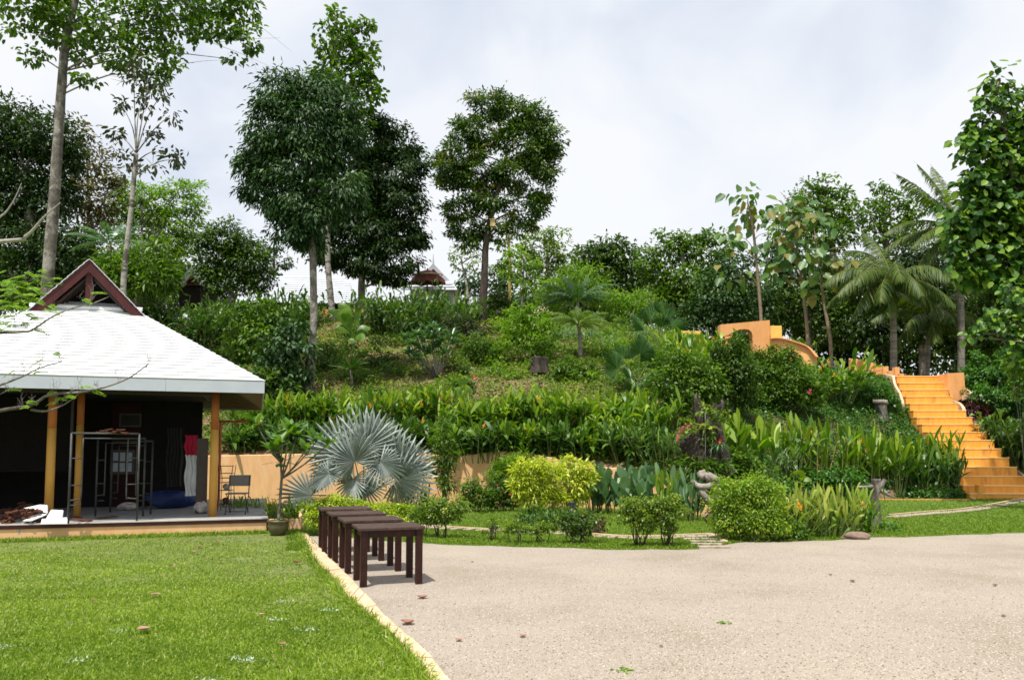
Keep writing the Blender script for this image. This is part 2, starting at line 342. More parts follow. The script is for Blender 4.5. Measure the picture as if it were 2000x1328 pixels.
def leafquads(Pn, D, Nn, Ln, Wd, rnd, big=False, fold=.25, droop=.12):
    n = len(Pn); D = unit(D); Sd = unit(np.cross(D, Nn)); Nn = np.cross(Sd, D)
    Ln = np.broadcast_to(Ln, (n,))[:, None]; Wd = np.broadcast_to(Wd, (n,))[:, None]
    if not big:
        a = Pn; b = Pn + D * Ln * .45 + Sd * Wd * .5 + Nn * Wd * fold; c = Pn + D * Ln - Nn * Ln * droop; d = Pn + D * Ln * .45 - Sd * Wd * .5 + Nn * Wd * fold
        V = np.stack([a, b, c, d], 1).reshape(-1, 3); Q = np.arange(n * 4).reshape(n, 4); return V, Q, rnd
    v = [Pn, Pn + D * Ln * .22 + Sd * Wd * .42 + Nn * Wd * fold, Pn + D * Ln * .62 + Sd * Wd * .46 + Nn * Wd * fold - Nn * Ln * droop * .4, Pn + D * Ln - Nn * Ln * droop,
         Pn + D * Ln * .62 - Sd * Wd * .46 + Nn * Wd * fold - Nn * Ln * droop * .4, Pn + D * Ln * .22 - Sd * Wd * .42 + Nn * Wd * fold]
    V = np.stack(v, 1).reshape(-1, 3); b = (np.arange(n) * 6)[:, None]
    Q = np.concatenate([b + np.array([[0, 1, 2, 3]]), b + np.array([[0, 3, 4, 5]])], 1).reshape(-1, 4)
    return V, Q, np.repeat(rnd, 2)
def straps(Pn, D, Ln, Wd, rnd, arch=.5, seg=4, side=None, prof=None):
    """long arching leaves; arch = how far the tip falls, as a share of the length"""
    n = len(Pn); D = unit(D); Ln = np.broadcast_to(Ln, (n,))[:, None]; Wd = np.broadcast_to(Wd, (n,))[:, None]; arch = np.broadcast_to(arch, (n,))[:, None]
    up = np.array([[0, 0, 1.]]); Sd = np.cross(D, up) + 1e-4; Sd = unit(Sd + RS.normal(0, .25, (n, 3)))
    if side is not None: Sd = side
    prof = prof or [.35, .8, 1., .75, .05]; rows = []
    for i in range(seg + 1):
        s = i / seg; c = Pn + D * Ln * s * (1 - .25 * arch * s) - up * Ln * arch * s * s * .75
        wv = Wd * np.interp(s, np.linspace(0, 1, len(prof)), prof) * .5
        rows += [c - Sd * wv, c + Sd * wv]
    V = np.stack(rows, 1).reshape(-1, 3); k = 2 * (seg + 1); b = (np.arange(n) * k)[:, None, None]
    q = np.array([[2 * i, 2 * i + 1, 2 * i + 3, 2 * i + 2] for i in range(seg)])[None]
    return V, (b + q).reshape(-1, 4), np.repeat(rnd, seg)
def join(*parts):
    V, Q, r, k = [], [], [], 0
    for a, b, c in parts: V.append(a); Q.append(b + k); r.append(c); k += len(a)
    return np.concatenate(V), np.concatenate(Q), np.concatenate(r)
def frac_rnd(n, bias=1.0): return RS.rand(n) ** bias
# ---------------------------------------------------------------- plant builders
CK = 1.5
def crown_leaves(lobes, Y, ll, lw, cover, droop=.5, layer=.6, clump=.17, up=.5, big=False, per=12, depth=.8, fill=.35):
    """lobes: (u, v, ru, rv[, dY]) in photo pixels at distance Y; returns leaf quads that fill those lobes in 3-D"""
    k = Y / F; A = .5 * ll * lw / (k * k) * (1.5 if big else 1); out = []
    for lb in lobes:
        u, v, ru, rv = lb[:4]; dy = lb[4] if len(lb) > 4 else RS.uniform(-.35, .35) * (ru + rv) * .5 * k
        c = np.array(P(u, v, Y + dy)); Rr = np.array([ru * k, depth * .5 * (ru + rv) * k, rv * k]); mr = Rr.mean()
        n = max(40, int(cover * CK * math.pi * ru * rv / A)); nc = max(9, n // per)
        d = unit(RS.normal(size=(nc, 3))); d[:, 2] += .12
        rad = RS.uniform(fill, 1.0, nc) ** .7 * (1 + .14 * np.sin(5 * d[:, 0] + 3 * d[:, 2] + RS.rand() * 6) + .10 * RS.normal(size=nc))
        cc = c + d * Rr * rad[:, None]
        w_ = RS.dirichlet(np.ones(nc) * 3) * n; cnt = np.maximum(2, w_.astype(int))
        idx = np.repeat(np.arange(nc), cnt); m = len(idx)
        rc = clump * mr + .5 * ll
        off = RS.normal(size=(m, 3)) * rc * .6; off[:, 2] *= layer
        p = cc[idx] + off; o = unit(off + 1e-6); dd = d[idx]
        D = o * .7 + dd * .5 + RS.normal(size=(m, 3)) * .45; D[:, 2] -= droop
        Nn = dd * .5 + RS.normal(size=(m, 3)) * .45; Nn[:, 2] += up + .3
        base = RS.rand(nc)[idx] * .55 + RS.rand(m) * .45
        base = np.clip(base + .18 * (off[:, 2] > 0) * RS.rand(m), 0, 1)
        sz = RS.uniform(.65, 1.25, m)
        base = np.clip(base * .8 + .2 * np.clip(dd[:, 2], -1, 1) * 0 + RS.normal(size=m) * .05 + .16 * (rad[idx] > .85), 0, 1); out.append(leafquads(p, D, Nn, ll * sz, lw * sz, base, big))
    return join(*out)
def limb_tree(mb, trunk, lobes, Y, r_end, k=None, n=6, twigs=0, kr=.36):
    """trunk: world points with radii; limbs run from the upper trunk to each lobe"""
    pts = smooth_line([p for p, r in trunk]); m = len(pts)
    rr = np.interp(np.linspace(0, 1, m), np.linspace(0, 1, len(trunk)), [r for p, r in trunk])
    rr = list(rr); rr[0] *= 1.35; rr[1] *= 1.1
    mb.tube(pts, rr, 9, .06)
    top = pts[-1]
    for lb in lobes:
        c = P(lb[0], lb[1], Y)
        best = min(range(m // 3, m), key=lambda i: (pts[i] - c).length + max(0, pts[i].z - c.z + .4) * 2)
        a = pts[best]; mid = a.lerp(c, .5) + Vector((random.uniform(-.09, .09) * (c - a).length, random.uniform(-.2, .2), (c - a).length * random.uniform(.02, .2)))
        r0 = max(rr[best] * (kr if r_end > .02 else .22), r_end * 1.5)
        mb.tube(smooth_line([a, mid, c], 3), list(np.linspace(r0, r_end * .7, 7)), 5, .05)
        for _ in range(twigs):
            d = Vector((random.uniform(-1, 1), random.uniform(-1, 1), random.uniform(-.5, .8))) * (c - a).length * .35
            q = a.lerp(c, random.uniform(.45, 1)); mb.tube([q, q + d * .5 + Vector((0, 0, .05)), q + d], [r_end * .7, r_end * .5, r_end * .25], 4)
def tree(name, label, cat, Y, trunk, lobes, leaf, ll, lw, cover=2.6, bark='bark', r_end=.04, group=None, base=None, twigs=1, **kw):
    """trunk: (u, v, radius in m) from the ground up at distance Y"""
    pts = [(P(u, v, Y), r) for u, v, r in trunk]
    if base is None:
        b = pts[0][0].copy(); b.z = hz(b.x, b.y) - .05
        if b.z < pts[0][0].z - .05: pts.insert(0, (b, pts[0][1] * 1.1))
        else: pts[0] = (b, pts[0][1])
    b = pts[0][0]; root = thing(name, b, label, cat, group)
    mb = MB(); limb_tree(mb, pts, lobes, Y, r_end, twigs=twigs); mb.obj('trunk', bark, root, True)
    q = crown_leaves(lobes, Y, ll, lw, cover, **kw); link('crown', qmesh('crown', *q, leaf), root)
    return root
def shrub(name, label, cat, base_px, lobes, leaf, ll, lw, cover=2.8, stems=6, group=None, bark='bark', flowers=None, stem_r=.012, ground=None, dY=0, **kw):
    b = ground or T(*base_px); root = thing(name, b, label, cat, group); Y = b.y + dY; mb = MB(); lobes = [(l[0], l[1] + l[3] * .08, l[2] * 1.13, l[3] * 1.13) for l in lobes]; cover = cover * 1.15
    for i in range(stems):
        lb = random.choice(lobes); c = P(lb[0] + random.uniform(-.6, .6) * lb[2], lb[1] + random.uniform(-.2, .5) * lb[3], Y + random.uniform(-.2, .2))
        a = b + Vector((random.uniform(-.08, .08), random.uniform(-.08, .08), -.04)) + (c - b).cross(Vector((0, 1, 0))) * 0
        mid = a.lerp(c, .5) + Vector((random.uniform(-.06, .06), 0, -.06)); mb.tube([a, mid, c], [stem_r * 1.5, stem_r, stem_r * .6], 5, .1)
    mb.obj('stems', bark, root, True)
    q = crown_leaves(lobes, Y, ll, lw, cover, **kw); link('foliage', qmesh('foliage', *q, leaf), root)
    if flowers:
        mat, cnt, sz = flowers
        for i in range(cnt):
            lb = random.choice(lobes); t = random.uniform(0, 6.28); r = random.uniform(.2, .85)
            flower(P(lb[0] + math.cos(t) * lb[2] * r, lb[1] + math.sin(t) * lb[3] * r, Y - .75 * .5 * (lb[2] + lb[3]) * Y / F), sz, mat, root)
    return root
FL = {}
def flower(p, size, mat, root, tall=False):
    key = (mat, tall)
    if key not in FL:
        n = 9 if tall else 14; D = RS.normal(size=(n, 3)); 
        if tall: D[:, 2] = np.abs(D[:, 2]) + .8; D[:, 1] *= .5
        Z = np.zeros((n, 3)); Z[:, 2] = np.linspace(-.4, .5, n) if tall else RS.normal(size=n) * .15
        FL[key] = qmesh('flower', *leafquads(Z, D, RS.normal(size=(n, 3)), RS.uniform(.6, 1.1, n), .32, RS.rand(n)), mat)
    o = bpy.data.objects.new('flower', FL[key]); C.objects.link(o); o.parent = root
    o.location = (ORG[root.name].inverted() @ p); o.scale = (size,) * 3; o.rotation_euler = (0, 0, random.uniform(0, 6)); return o
def strap_data(n_st, h, spread, ll, lw, arch=(.25, .8), per=6, el=(35, 80), low=.25, lean=.25):
    Pn, D, Ln, Wd, A, stems, rn = [], [], [], [], [], [], []
    for i in range(n_st):
        a = random.uniform(0, 6.28); r = spread * math.sqrt(random.random()); b = Vector((math.cos(a) * r, math.sin(a) * r, -.03))
        hh = h * random.uniform(.6, 1.08); t = b + Vector((math.cos(a) * r / max(spread, .01) * lean * hh + random.uniform(-.1, .1) * hh, math.sin(a) * r / max(spread, .01) * lean * hh * .8, hh * .78))
        stems.append((b, t)); az = random.uniform(0, 6.28)
        for j in range(per):
            s = low + (1 - low) * j / max(per - 1, 1); q = b.lerp(t, s); az += math.pi + random.uniform(-.5, .5)
            e = R(random.uniform(*el)); e = e + (R(88) - e) * (.5 if j == per - 1 else 0)
            D.append((math.cos(az) * math.cos(e), math.sin(az) * math.cos(e), math.sin(e))); Pn.append(q)
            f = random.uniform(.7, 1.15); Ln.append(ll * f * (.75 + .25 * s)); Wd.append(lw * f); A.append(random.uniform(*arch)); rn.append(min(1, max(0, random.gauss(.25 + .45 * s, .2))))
    return np.array(Pn, float), np.array(D, float), np.array(Ln), np.array(Wd), np.array(A), np.array(rn), stems
def strap_plant(name, label, cat, base, n_st, h, spread, ll, lw, leaf='strap', stem='stem', group=None, fl=0, flmat='flower', fl_size=.11, leafparts=False, scale_y=.8, **kw):
    b = base if isinstance(base, Vector) else T(*base); root = thing(name, b, label, cat, group)
    Pn, D, Ln, Wd, A, rn, stems = strap_data(n_st, h, spread, ll, lw, **kw)
    o = np.array([list(b)]); Pn = Pn * np.array([[1, scale_y, 1]]) + o
    # stand each stem on the ground
    q = straps(Pn, D, Ln, Wd, rn, A); link('leaves', qmesh('leaves', *q, leaf), root)
    mb = MB()
    for s, t in stems:
        s = Vector((s.x, s.y * scale_y, s.z)) + b; t = Vector((t.x, t.y * scale_y, t.z)) + b
        s.z = max(min(s.z, hz(s.x, s.y) - .03), b.z - .35) if s.y > 20 else s.z
        mb.tube([s, s.lerp(t, .5), t], [.018, .014, .006], 4)
    mb.obj('stems', stem, root)
    for i in range(fl):
        s, t = random.choice(stems); p = Vector((t.x, t.y * scale_y - spread * .3, t.z)) + b + Vector((random.uniform(-.1, .1), -.1, random.uniform(-.15, .25) * h))
        flower(p, fl_size * random.uniform(.8, 1.2), flmat, root, True)
    return root
def pinnate(L_, el, curv, n=40, ll=.6, lw=.045, hang=.6, mat='frond', rnd0=0.0, twist=0):
    """feather frond along +X starting at elevation el, bending by curv radians"""
    x = z = 0.; pts = []; a = el; st = L_ / 24
    for i in range(25):
        pts.append((x, 0, z)); x += math.cos(a) * st; z += math.sin(a) * st; a -= curv / 24
    pts = np.array(pts); s = np.linspace(.12, 1, n); idx = s * 24
    c = np.stack([np.interp(idx, np.arange(25), pts[:, k]) for k in range(3)], 1)
    tg = unit(np.stack([np.interp(np.clip(idx + .5, 0, 24), np.arange(25), pts[:, k]) - np.interp(np.clip(idx - .5, 0, 24), np.arange(25), pts[:, k]) for k in range(3)], 1))
    parts = []
    for sd in (-1, 1):
        D = tg * .75 + np.array([[0, sd, 0]]) * .85 + RS.normal(size=(n, 3)) * .06; D[:, 2] -= hang * RS.uniform(.2, .7, n)
        le = ll * np.sin(np.clip(s * .93 + .12, 0, 1) * math.pi) ** .6 * RS.uniform(.85, 1.1, n)
        side = unit(np.cross(D, np.cross(tg, D)) * .3 + tg)
        parts.append(straps(c, D, le, lw, np.clip(RS.rand(n) * .7 + rnd0, 0, 1), hang, 3, side, [.7, 1, .6, .05]))
    V, Q, r = join(*parts)
    # the rib, a thin three sided strip
    m = 25; rv = []
    for i, p in enumerate(pts):
        wv = .035 * L_ / 3 * (1 - i / 26) + .004; rv += [(p[0], -wv, p[2]), (p[0], 0, p[2] + wv), (p[0], wv, p[2])]
    rq = [[3 * i + j, 3 * i + (j + 1) % 3, 3 * i + 3 + (j + 1) % 3, 3 * i + 3 + j] for i in range(24) for j in range(3)]
    V, Q, r = join((V, Q, r), (np.array(rv), np.array(rq), np.full(len(rq), .95)))
    return qmesh('frond', V, Q, r, mat)
def place(o, loc, rot): o.location = loc; o.rotation_euler = rot; return o
def feather_palm(name, label, base, top, r, fronds, mat='frond', bark='palmbark', group=None, cat='palm', **kw):
    """fronds: (azimuth deg, elevation deg, length, bend rad)"""
    root = thing(name, base, label, cat, group)
    pts = smooth_line([base - Vector((0, 0, .1)), base.lerp(top, .5) + Vector((.05, 0, 0)), top], 8); mb = MB()
    mb.tube(pts, [r * (1.25 - .4 * i / len(pts)) * (1 + .06 * (i % 2)) for i in range(len(pts))], 10); mb.obj('trunk', bark, root, True)
    for az, el, ln, cv in fronds:
        k = dict(kw); me = pinnate(ln, R(el), cv, mat=mat, **k); o = bpy.data.objects.new('frond', me); C.objects.link(o); o.parent = root
        place(o, top - base + Vector((0, 0, random.uniform(-.1, .1))), (random.uniform(-.15, .15), 0, R(az)))
    return root
def fan_mesh(Rd, nseg=34, span=140, fused=.5, cup=.15, droop=.12, mat='silver', foldh=.055, pet=0.0, tipw=.5):
    """fan blade in the XY plane, axis +Y, hub at the origin; petiole runs to -Y"""
    mb = MB(); V = []; Fc = []; da = 2 * span / nseg
    for i in range(nseg):
        a = R(-span + da * (i + .5)); r = Rd * (.80 + .20 * math.cos(a)) * random.uniform(.9, 1.06); h = R(da / 2)
        def pt(rr, an, z): return (math.sin(an) * rr, math.cos(an) * rr, z)
        rm = r * fused; zc = cup * rm; k = len(V)
        wob = random.uniform(-.03, .03)
        V += [(0, 0, 0), pt(rm, a - h * .98, zc * .6), pt(rm, a, zc * .6 + foldh * Rd * (da / 8)), pt(rm, a + h * .98, zc * .6), pt(r, a + wob, cup * r * .9 - droop * r * random.uniform(.3, 1.6)),
              pt(r * .8, a - h * .45 + wob * .6, cup * r * .75 - droop * r * .25), pt(r * .8, a + h * .45 + wob * .6, cup * r * .75 - droop * r * .25), pt(r * .8, a + wob * .6, cup * r * .75 + .02 * Rd)]
        Fc += [(k, k + 1, k + 2), (k, k + 2, k + 3), (k + 1, k + 5, k + 7, k + 2), (k + 2, k + 7, k + 6, k + 3), (k + 5, k + 4, k + 7), (k + 7, k + 4, k + 6)]
    mb.add(V, Fc)
    if pet: mb.tube([(0, .03, 0), (0, -pet * .5, -.03), (0, -pet, -.12)], [.012, .018, .028], 5)
    me = mb.mesh('frond', mat); a = me.attributes.new('rnd', 'FLOAT', 'FACE')
    v = np.repeat(RS.rand(nseg), 6); v = np.concatenate([v, np.full(len(me.polygons) - len(v), .3)]); a.data.foreach_set('value', v.astype(np.float32)); return me
def orient(y, z):
    y = Vector(y).normalized(); x = y.cross(Vector(z)).normalized(); z = x.cross(y)
    return Matrix((x, y, z)).transposed().to_4x4()
def fan_palm(name, label, base, hubs, Y, mat, heart, group=None, cat='palm', trunk_r=.12, bark='palmbark', nseg=34, span=140, droop=.12, fused=.5, petmat='stem'):
    """hubs: (u, v, radius px, facing dy, dY) - the fan's hub in the photograph; the blade points away from the heart"""
    root = thing(name, base, label, cat, group); inv = ORG[root.name].inverted(); k = Y / F
    MB().tube([base - Vector((0, 0, .1)), base.lerp(heart, .5), heart], [trunk_r * 1.2, trunk_r, trunk_r * .8], 10, .08).obj('trunk', bark, root, True)
    for hb in hubs:
        u, v, rp, face, dY = hb[:5]; hub = P(u, v, Y + dY); ax = hub - heart
        if len(hb) > 5: ax = Vector(hb[5])
        me = fan_mesh(rp * k, nseg, span, fused, .12, droop, mat); o = bpy.data.objects.new('frond', me); C.objects.link(o); o.parent = root
        nrm = Vector((random.uniform(-.35, .35), -1 * face, .45 + random.uniform(-.2, .3))) if len(hb) < 7 else Vector(hb[6])
        o.matrix_local = inv @ Matrix.Translation(hub) @ orient(ax, nrm)
        pm = MB().tube([heart, heart.lerp(hub, .5) + Vector((0, 0, .05)), hub], [.03, .022, .014], 5).mesh('stalk', petmat)
        p = bpy.data.objects.new('stalk', pm); C.objects.link(p); p.parent = root; pm.transform(inv)
    return root
def leaf_parts(root, lobes, Y, n, ll, lw, mat, parts=300, droop=.6, ndepth=.8, name='leaf', thick=None, per=7):
    """big leaves placed one by one as parts that share a few meshes; the rest joined"""
    ms = []
    for i in range(6):
        q = leafquads(np.zeros((1, 3)), np.array([[1., 0, 0]]), np.array([[0, 0, 1.]]), np.array([1.]), np.array([lw / ll]), np.array([(i + .5) / 6]), True, .12, random.uniform(.05, .3))
        ms.append(qmesh('leaf', *q, mat))
    inv = ORG[root.name].inverted(); k = Y / F; ar = np.array([l[2] * l[3] for l in lobes], float); ar /= ar.sum(); rest = []
    for i in range(n):
        if i % per == 0:
            lb = lobes[RS.choice(len(lobes), p=ar)]; d = unit(RS.normal(size=3)); rr = RS.uniform(.3, 1.08) ** .6
            pc_ = P(lb[0], lb[1], Y) + Vector((d[0] * lb[2] * k * rr, d[1] * ndepth * .5 * (lb[2] + lb[3]) * k * rr, d[2] * lb[3] * k * rr)); d0 = d
        e_ = RS.normal(size=3); d = unit(d0 * .6 + e_ * .6); p = pc_ + Vector((e_[0], e_[1], e_[2] * .8)) * ll * .62
        D = Vector((d[0] + RS.normal() * .4, d[1] - .3 + RS.normal() * .4, d[2] * .4 - droop + RS.normal() * .3)); Z = Vector((RS.normal() * .4, -.5 + RS.normal() * .4, .8))
        sz = ll * RS.uniform(.7, 1.2)
        x = D.normalized(); y = Z.cross(x).normalized(); z = x.cross(y); mm = Matrix((x, y, z)).transposed().to_4x4()
        mm = inv @ Matrix.Translation(p) @ mm @ Matrix.Diagonal((sz, sz, sz, 1))
        if i < parts:
            o = bpy.data.objects.new(name, ms[RS.randint(6)]); C.objects.link(o); o.parent = root; o.matrix_local = mm
        else: rest.append((p, D, Z, sz, lw / ll * sz))
    if rest:
        a = [np.array([list(r[j]) for r in rest], float) for j in range(3)]
        q = leafquads(a[0], a[1], a[2], np.array([r[3] for r in rest]), np.array([r[4] for r in rest]), RS.rand(len(rest)), True, .12, .15)
        o = link('foliage', qmesh('foliage', *q, mat), root); o['kind'] = 'stuff'
# ---------------------------------------------------------------- ground
def sheet(name, poly, z, mat, kind='structure', sub=False):
    mb = MB(); mb.add([(p[0], p[1], z) for p in poly], [tuple(range(len(poly)))]); o = mb.obj(name, mat); tag(o, kind=kind); return o
sheet('ground', [(-700, -60), (700, -60), (700, 900), (-700, 900)], -.012, 'gardenlawn')
# hill grid, fanned out from where the photograph was taken so the near slope is finely divided
def build_hill():
    us = np.concatenate([np.linspace(-1500, -100, 30), np.linspace(-80, 2080, 300), np.linspace(2110, 3600, 30)])
    Ys = np.concatenate([np.linspace(20.4, 50, 230), np.linspace(51, 120, 40), np.linspace(130, 420, 20)])
    U, Yg = np.meshgrid(us, Ys); X = (U - 1000) / F * Yg; Z = hill(X, Yg)
    Yt = np.interp(U, COL[:, 0], COL[:, 1]); Z = np.where(Yg < Yt - .02, -.3, Z)
    Z += np.where(Yg > Yt + .6, .05 * np.sin(X * 7 + Yg * 3) * np.sin(Yg * 6 - X * 2), 0)
    V = np.stack([X, Yg, Z], -1).reshape(-1, 3); a, b = U.shape
    i, j = np.meshgrid(np.arange(a - 1), np.arange(b - 1), indexing='ij'); k = i * b + j
    Q = np.stack([k, k + 1, k + b + 1, k + b], -1).reshape(-1, 4)
    o = link('hill', qmesh('hill', V, Q, np.zeros(len(Q)), 'hill')); o.data.polygons.foreach_set('use_smooth', [True] * len(Q)); tag(o, kind='structure')
build_hill()
g2 = lambda u, v: tuple(G(u, v))[:2]
KR = [g2(*p) for p in ((1010, 1620), (873, 1328), (800, 1250), (765, 1220), (735, 1188), (702, 1152), (675, 1124), (648, 1098), (622, 1070), (598, 1044))]
KL = [g2(*p) for p in ((950, 1620), (837, 1328), (772, 1250), (738, 1220), (712, 1196), (684, 1175), (650, 1132), (616, 1098), (600, 1068), (587, 1042))]
KR = [tuple(p)[:2] for p in smooth_line([(*p, 0) for p in KR], 3)]; KL = [tuple(p)[:2] for p in smooth_line([(*p, 0) for p in KL], 3)]
backpx = [(598, 1046), (640, 1046), (700, 1052), (760, 1057), (840, 1062), (930, 1066), (1020, 1068), (1120, 1071), (1220, 1074), (1300, 1073), (1360, 1073), (1420, 1063), (1460, 1059), (1540, 1058), (1620, 1055), (1700, 1050), (1800, 1048), (1900, 1044), (2000, 1041), (2300, 1036), (3000, 1030)]
BK = [tuple(p)[:2] for p in smooth_line([(*g2(*p), 0) for p in backpx], 3)]
BK = [(x + .03 * math.sin(i * 2.1), y + .045 * math.sin(i * 1.3) + .03 * math.sin(i * 3.7)) for i, (x, y) in enumerate(BK)]
gpoly = [(0.3, -3), (40, -3)] + BK[::-1] + KR[::-1]
sheet('gravel_yard', gpoly, .004, 'gravel')
lawn_poly = [(-22, -3), (0.1, -3)] + KL + [g2(520, 1036), g2(0, 1058), (-22, 10)]
sheet('front_lawn', lawn_poly, .01, 'lawn')
kerb = thing('lawn_kerb', (KL[8][0], KL[8][1], 0), None, None); kerb['kind'] = 'structure'
for i in range(len(KL) - 1):
    kb = MB()
    a, b, c, d = KL[i], KR[i], KR[i + 1], KL[i + 1]
    h = .045 + .006 * math.sin(i * 1.7)
    g_ = .012; a, b, c, d = [tuple(Vector(p).lerp(Vector(q), g_)) for p, q in ((a, d), (b, c), (c, b), (d, a))]; jx = random.uniform(-.006, .006)
    a, b, c, d = [(p[0] + jx, p[1]) for p in (a, b, c, d)]
    kb.hull8([(*a, -.05), (*b, -.05), (*c, -.05), (*d, -.05)], [(*a, h), (*b, h - .004), (*c, h - .004), (*d, h)]); kb.obj('kerb_block', 'kerb', kerb, bevel=.006)

def inside(px, py, poly):
    poly = np.array(poly); n = len(poly); r = np.zeros(len(px), bool); j = n - 1
    for i in range(n):
        xi, yi = poly[i]; xj, yj = poly[j]
        c = ((yi > py) != (yj > py)) & (px < (xj - xi) * (py - yi) / (yj - yi + 1e-12) + xi); r ^= c; j = i
    return r
def sample_view(n, v0, v1, u0=-80, u1=2080, power=1.0):
    v = v0 + (v1 - v0) * RS.rand(n) ** power; u = RS.uniform(u0, u1, n); t = (V0 - v) / F
    rz = ST + t * CT; s = -H0 / rz; return (u - 1000) / F * s, (CT - t * ST) * s
def blades(n, X, Y, hgt, wid, mat, name, patch=None):
    k = len(X); az = RS.uniform(0, 6.283, k); e = RS.uniform(R(12), R(75), k)
    D = np.stack([np.cos(az) * np.cos(e), np.sin(az) * np.cos(e), np.sin(e)], 1)
    pt = .5 + .5 * _n2(X * 1.3, Y * 1.3); pt2 = .5 + .5 * _n2(X * .5 + 4, Y * .6)
    Ln = hgt * RS.uniform(.55, 1.35, k) * (.65 + .5 * pt + .35 * (.5 + .5 * _n2(X * 4.3, Y * 4.9))); Nn = RS.normal(size=(k, 3)); Nn[:, 2] += 1.2
    pt3 = .5 + .5 * _n2(X * 5.1 + 2, Y * 5.3); r = np.clip(RS.rand(k) * .50 + .26 * pt + .22 * pt2 + .22 * pt3 - .14 + (RS.rand(k) > .955) * .5, 0, 1)
    q = leafquads(np.stack([X, Y, np.full(k, .008)], 1), D, Nn, Ln, wid * RS.uniform(.7, 1.3, k), r, False, .1, .25)
    o = link(name, qmesh(name, *q, mat)); tag(o, kind='stuff'); return o
x, y = sample_view(300000, 1036, 1345, -60, 900, .85); k = inside(x, y, lawn_poly); x, y = x[k], y[k]
pile = _n2(x * 1.1 + 3, y * 1.4) + .7 * _n2(x * 3.1, y * 3.7 + 1); k = RS.rand(len(x)) < .66 + .55 * pile
tag(blades(0, x[k], y[k], .038, .011, 'grass', 'lawn_grass'), 'bright green coarse grass covering the front lawn beside the kerb', 'grass')
# longer tufts along the plinth and along the kerb
def along(pts, n, w_):
    pts = np.array(pts); seg = np.linalg.norm(np.diff(pts, axis=0), axis=1); cum = np.concatenate([[0], np.cumsum(seg)]); t = RS.rand(n) * cum[-1]
    return np.interp(t, cum, pts[:, 0]) + RS.normal(size=n) * w_, np.interp(t, cum, pts[:, 1]) + RS.normal(size=n) * w_
ex, ey = along([(a[0] - .04, a[1]) for a in KL], 5500, .035)
fx, fy = along([g2(-60, 1062), g2(520, 1042)], 9000, .07)
tag(blades(0, np.concatenate([ex, fx]), np.concatenate([ey, fy]), .085, .014, 'grass', 'edge_grass'), 'longer grass tufts fringing the kerb and the pavilion plinth', 'grass')
x, y = sample_view(210000, 965, 1078, 560, 2120, 1.0)
k = ~inside(x, y, gpoly) & (y < np.interp(1000 + F * x / y, COL[:, 0], COL[:, 1]) + 0); x, y = x[k], y[k]
tag(blades(0, x, y, .055, .016, 'grassdark', 'garden_grass'), 'short green grass of the garden lawn behind the gravel', 'grass')
# scattered stones of the gravel, real small pieces
x, y = sample_view(46000, 1045, 1335, 560, 2080, .9); k = inside(x, y, gpoly); x, y = x[k], y[k]; n = len(x)
s = RS.uniform(.004, .010, n)[:, None]; base = np.stack([x, y, np.full(n, .003)], 1)
a = RS.uniform(0, 6.28, n); dx = np.stack([np.cos(a), np.sin(a), 0 * a], 1) * s; dy = np.stack([-np.sin(a), np.cos(a), 0 * a], 1) * s * .8
top = base + np.array([[0, 0, 1]]) * s * .8
V = np.stack([base - dx - dy, base + dx - dy, base + dx + dy, base - dx + dy, top - dx * .4 - dy * .4, top + dx * .5 - dy * .4, top + dx * .5 + dy * .4, top - dx * .4 + dy * .4], 1).reshape(-1, 3)
Q = ((np.arange(n) * 8)[:, None, None] + np.array([[4, 5, 6, 7], [0, 1, 5, 4], [1, 2, 6, 5], [2, 3, 7, 6], [3, 0, 4, 7]])[None]).reshape(-1, 4)
M['grit'] = leafmat('gravel grains', [(0, (.15, .115, .09)), (.3, (.31, .265, .215)), (.8, (.39, .345, .29)), (1, (.45, .405, .35))], .9, 0, .2)
o = link('gravel', qmesh('gravel', V, Q, np.repeat(RS.rand(n) ** .9, 5), 'grit')); tag(o, 'pale sand coloured gravel grains spread over the yard', 'gravel', kind='stuff')

# ground cover on the slope
def cover(name, label, n, u0, u1, y0, y1, mat, ll, lw, dens, hgt=.10, zoff=0.0, v=None):
    U = RS.uniform(u0, u1, n); t = RS.rand(n); Yt = np.interp(U, COL[:, 0], COL[:, 1]); Yr = np.interp(U, COL[:, 0], COL[:, 4])
    Y = Yt + .2 + (Yr - Yt + 1.5) * (y0 + (y1 - y0) * t); X = (U - 1000) / F * Y
    d = dens(U, (Y - Yt) / (Yr - Yt), X, Y); k = RS.rand(n) < d; X, Y = X[k], Y[k]; m = len(X); Z = hill(X, Y)
    lump = np.clip(_n2(X * 1.7, Y * 1.7) + .5 * _n2(X * 4, Y * 4), -.5, 1.2)
    Pn = np.stack([X, Y, Z + zoff + hgt * RS.rand(m) * (1 + 1.6 * np.clip(lump, 0, 1))], 1)
    D = RS.normal(size=(m, 3)); D[:, 1] -= .5; D[:, 2] *= .5; Nn = RS.normal(size=(m, 3)) * .5 + np.array([[0, -.35, 1.]])
    sz = RS.uniform(.6, 1.3, m); o = link(name, qmesh(name, *leafquads(Pn, D, Nn, ll * sz, lw * sz, np.clip(RS.rand(m) * .7 + .25 * lump, 0, 1)), mat))
    tag(o, label, 'ground cover', kind='stuff')
def dens_main(U, s, X, Y):
    f = _n2(X * .55 + 1, Y * .6) + .6 * _n2(X * 1.9, Y * 1.7); base = np.interp(U, [250, 560, 640, 800, 960, 1150, 1400, 1500], [.45, .45, .50, .62, .76, .86, .95, 1])
    return np.clip(base + f * .7 - .06 + .25 * np.clip(1 - s * 4, 0, 1), 0.02, 1)
def dens_ivy(U, s, X, Y):
    vv = HZ - (hill(X, Y) - H0) * F / Y; L_ = np.interp(vv, LZ_, LU_) - 6; R_ = np.interp(vv, RZ_, RU_) + 6
    return np.where((U > L_) & (U < R_), 0.0, 1.0)
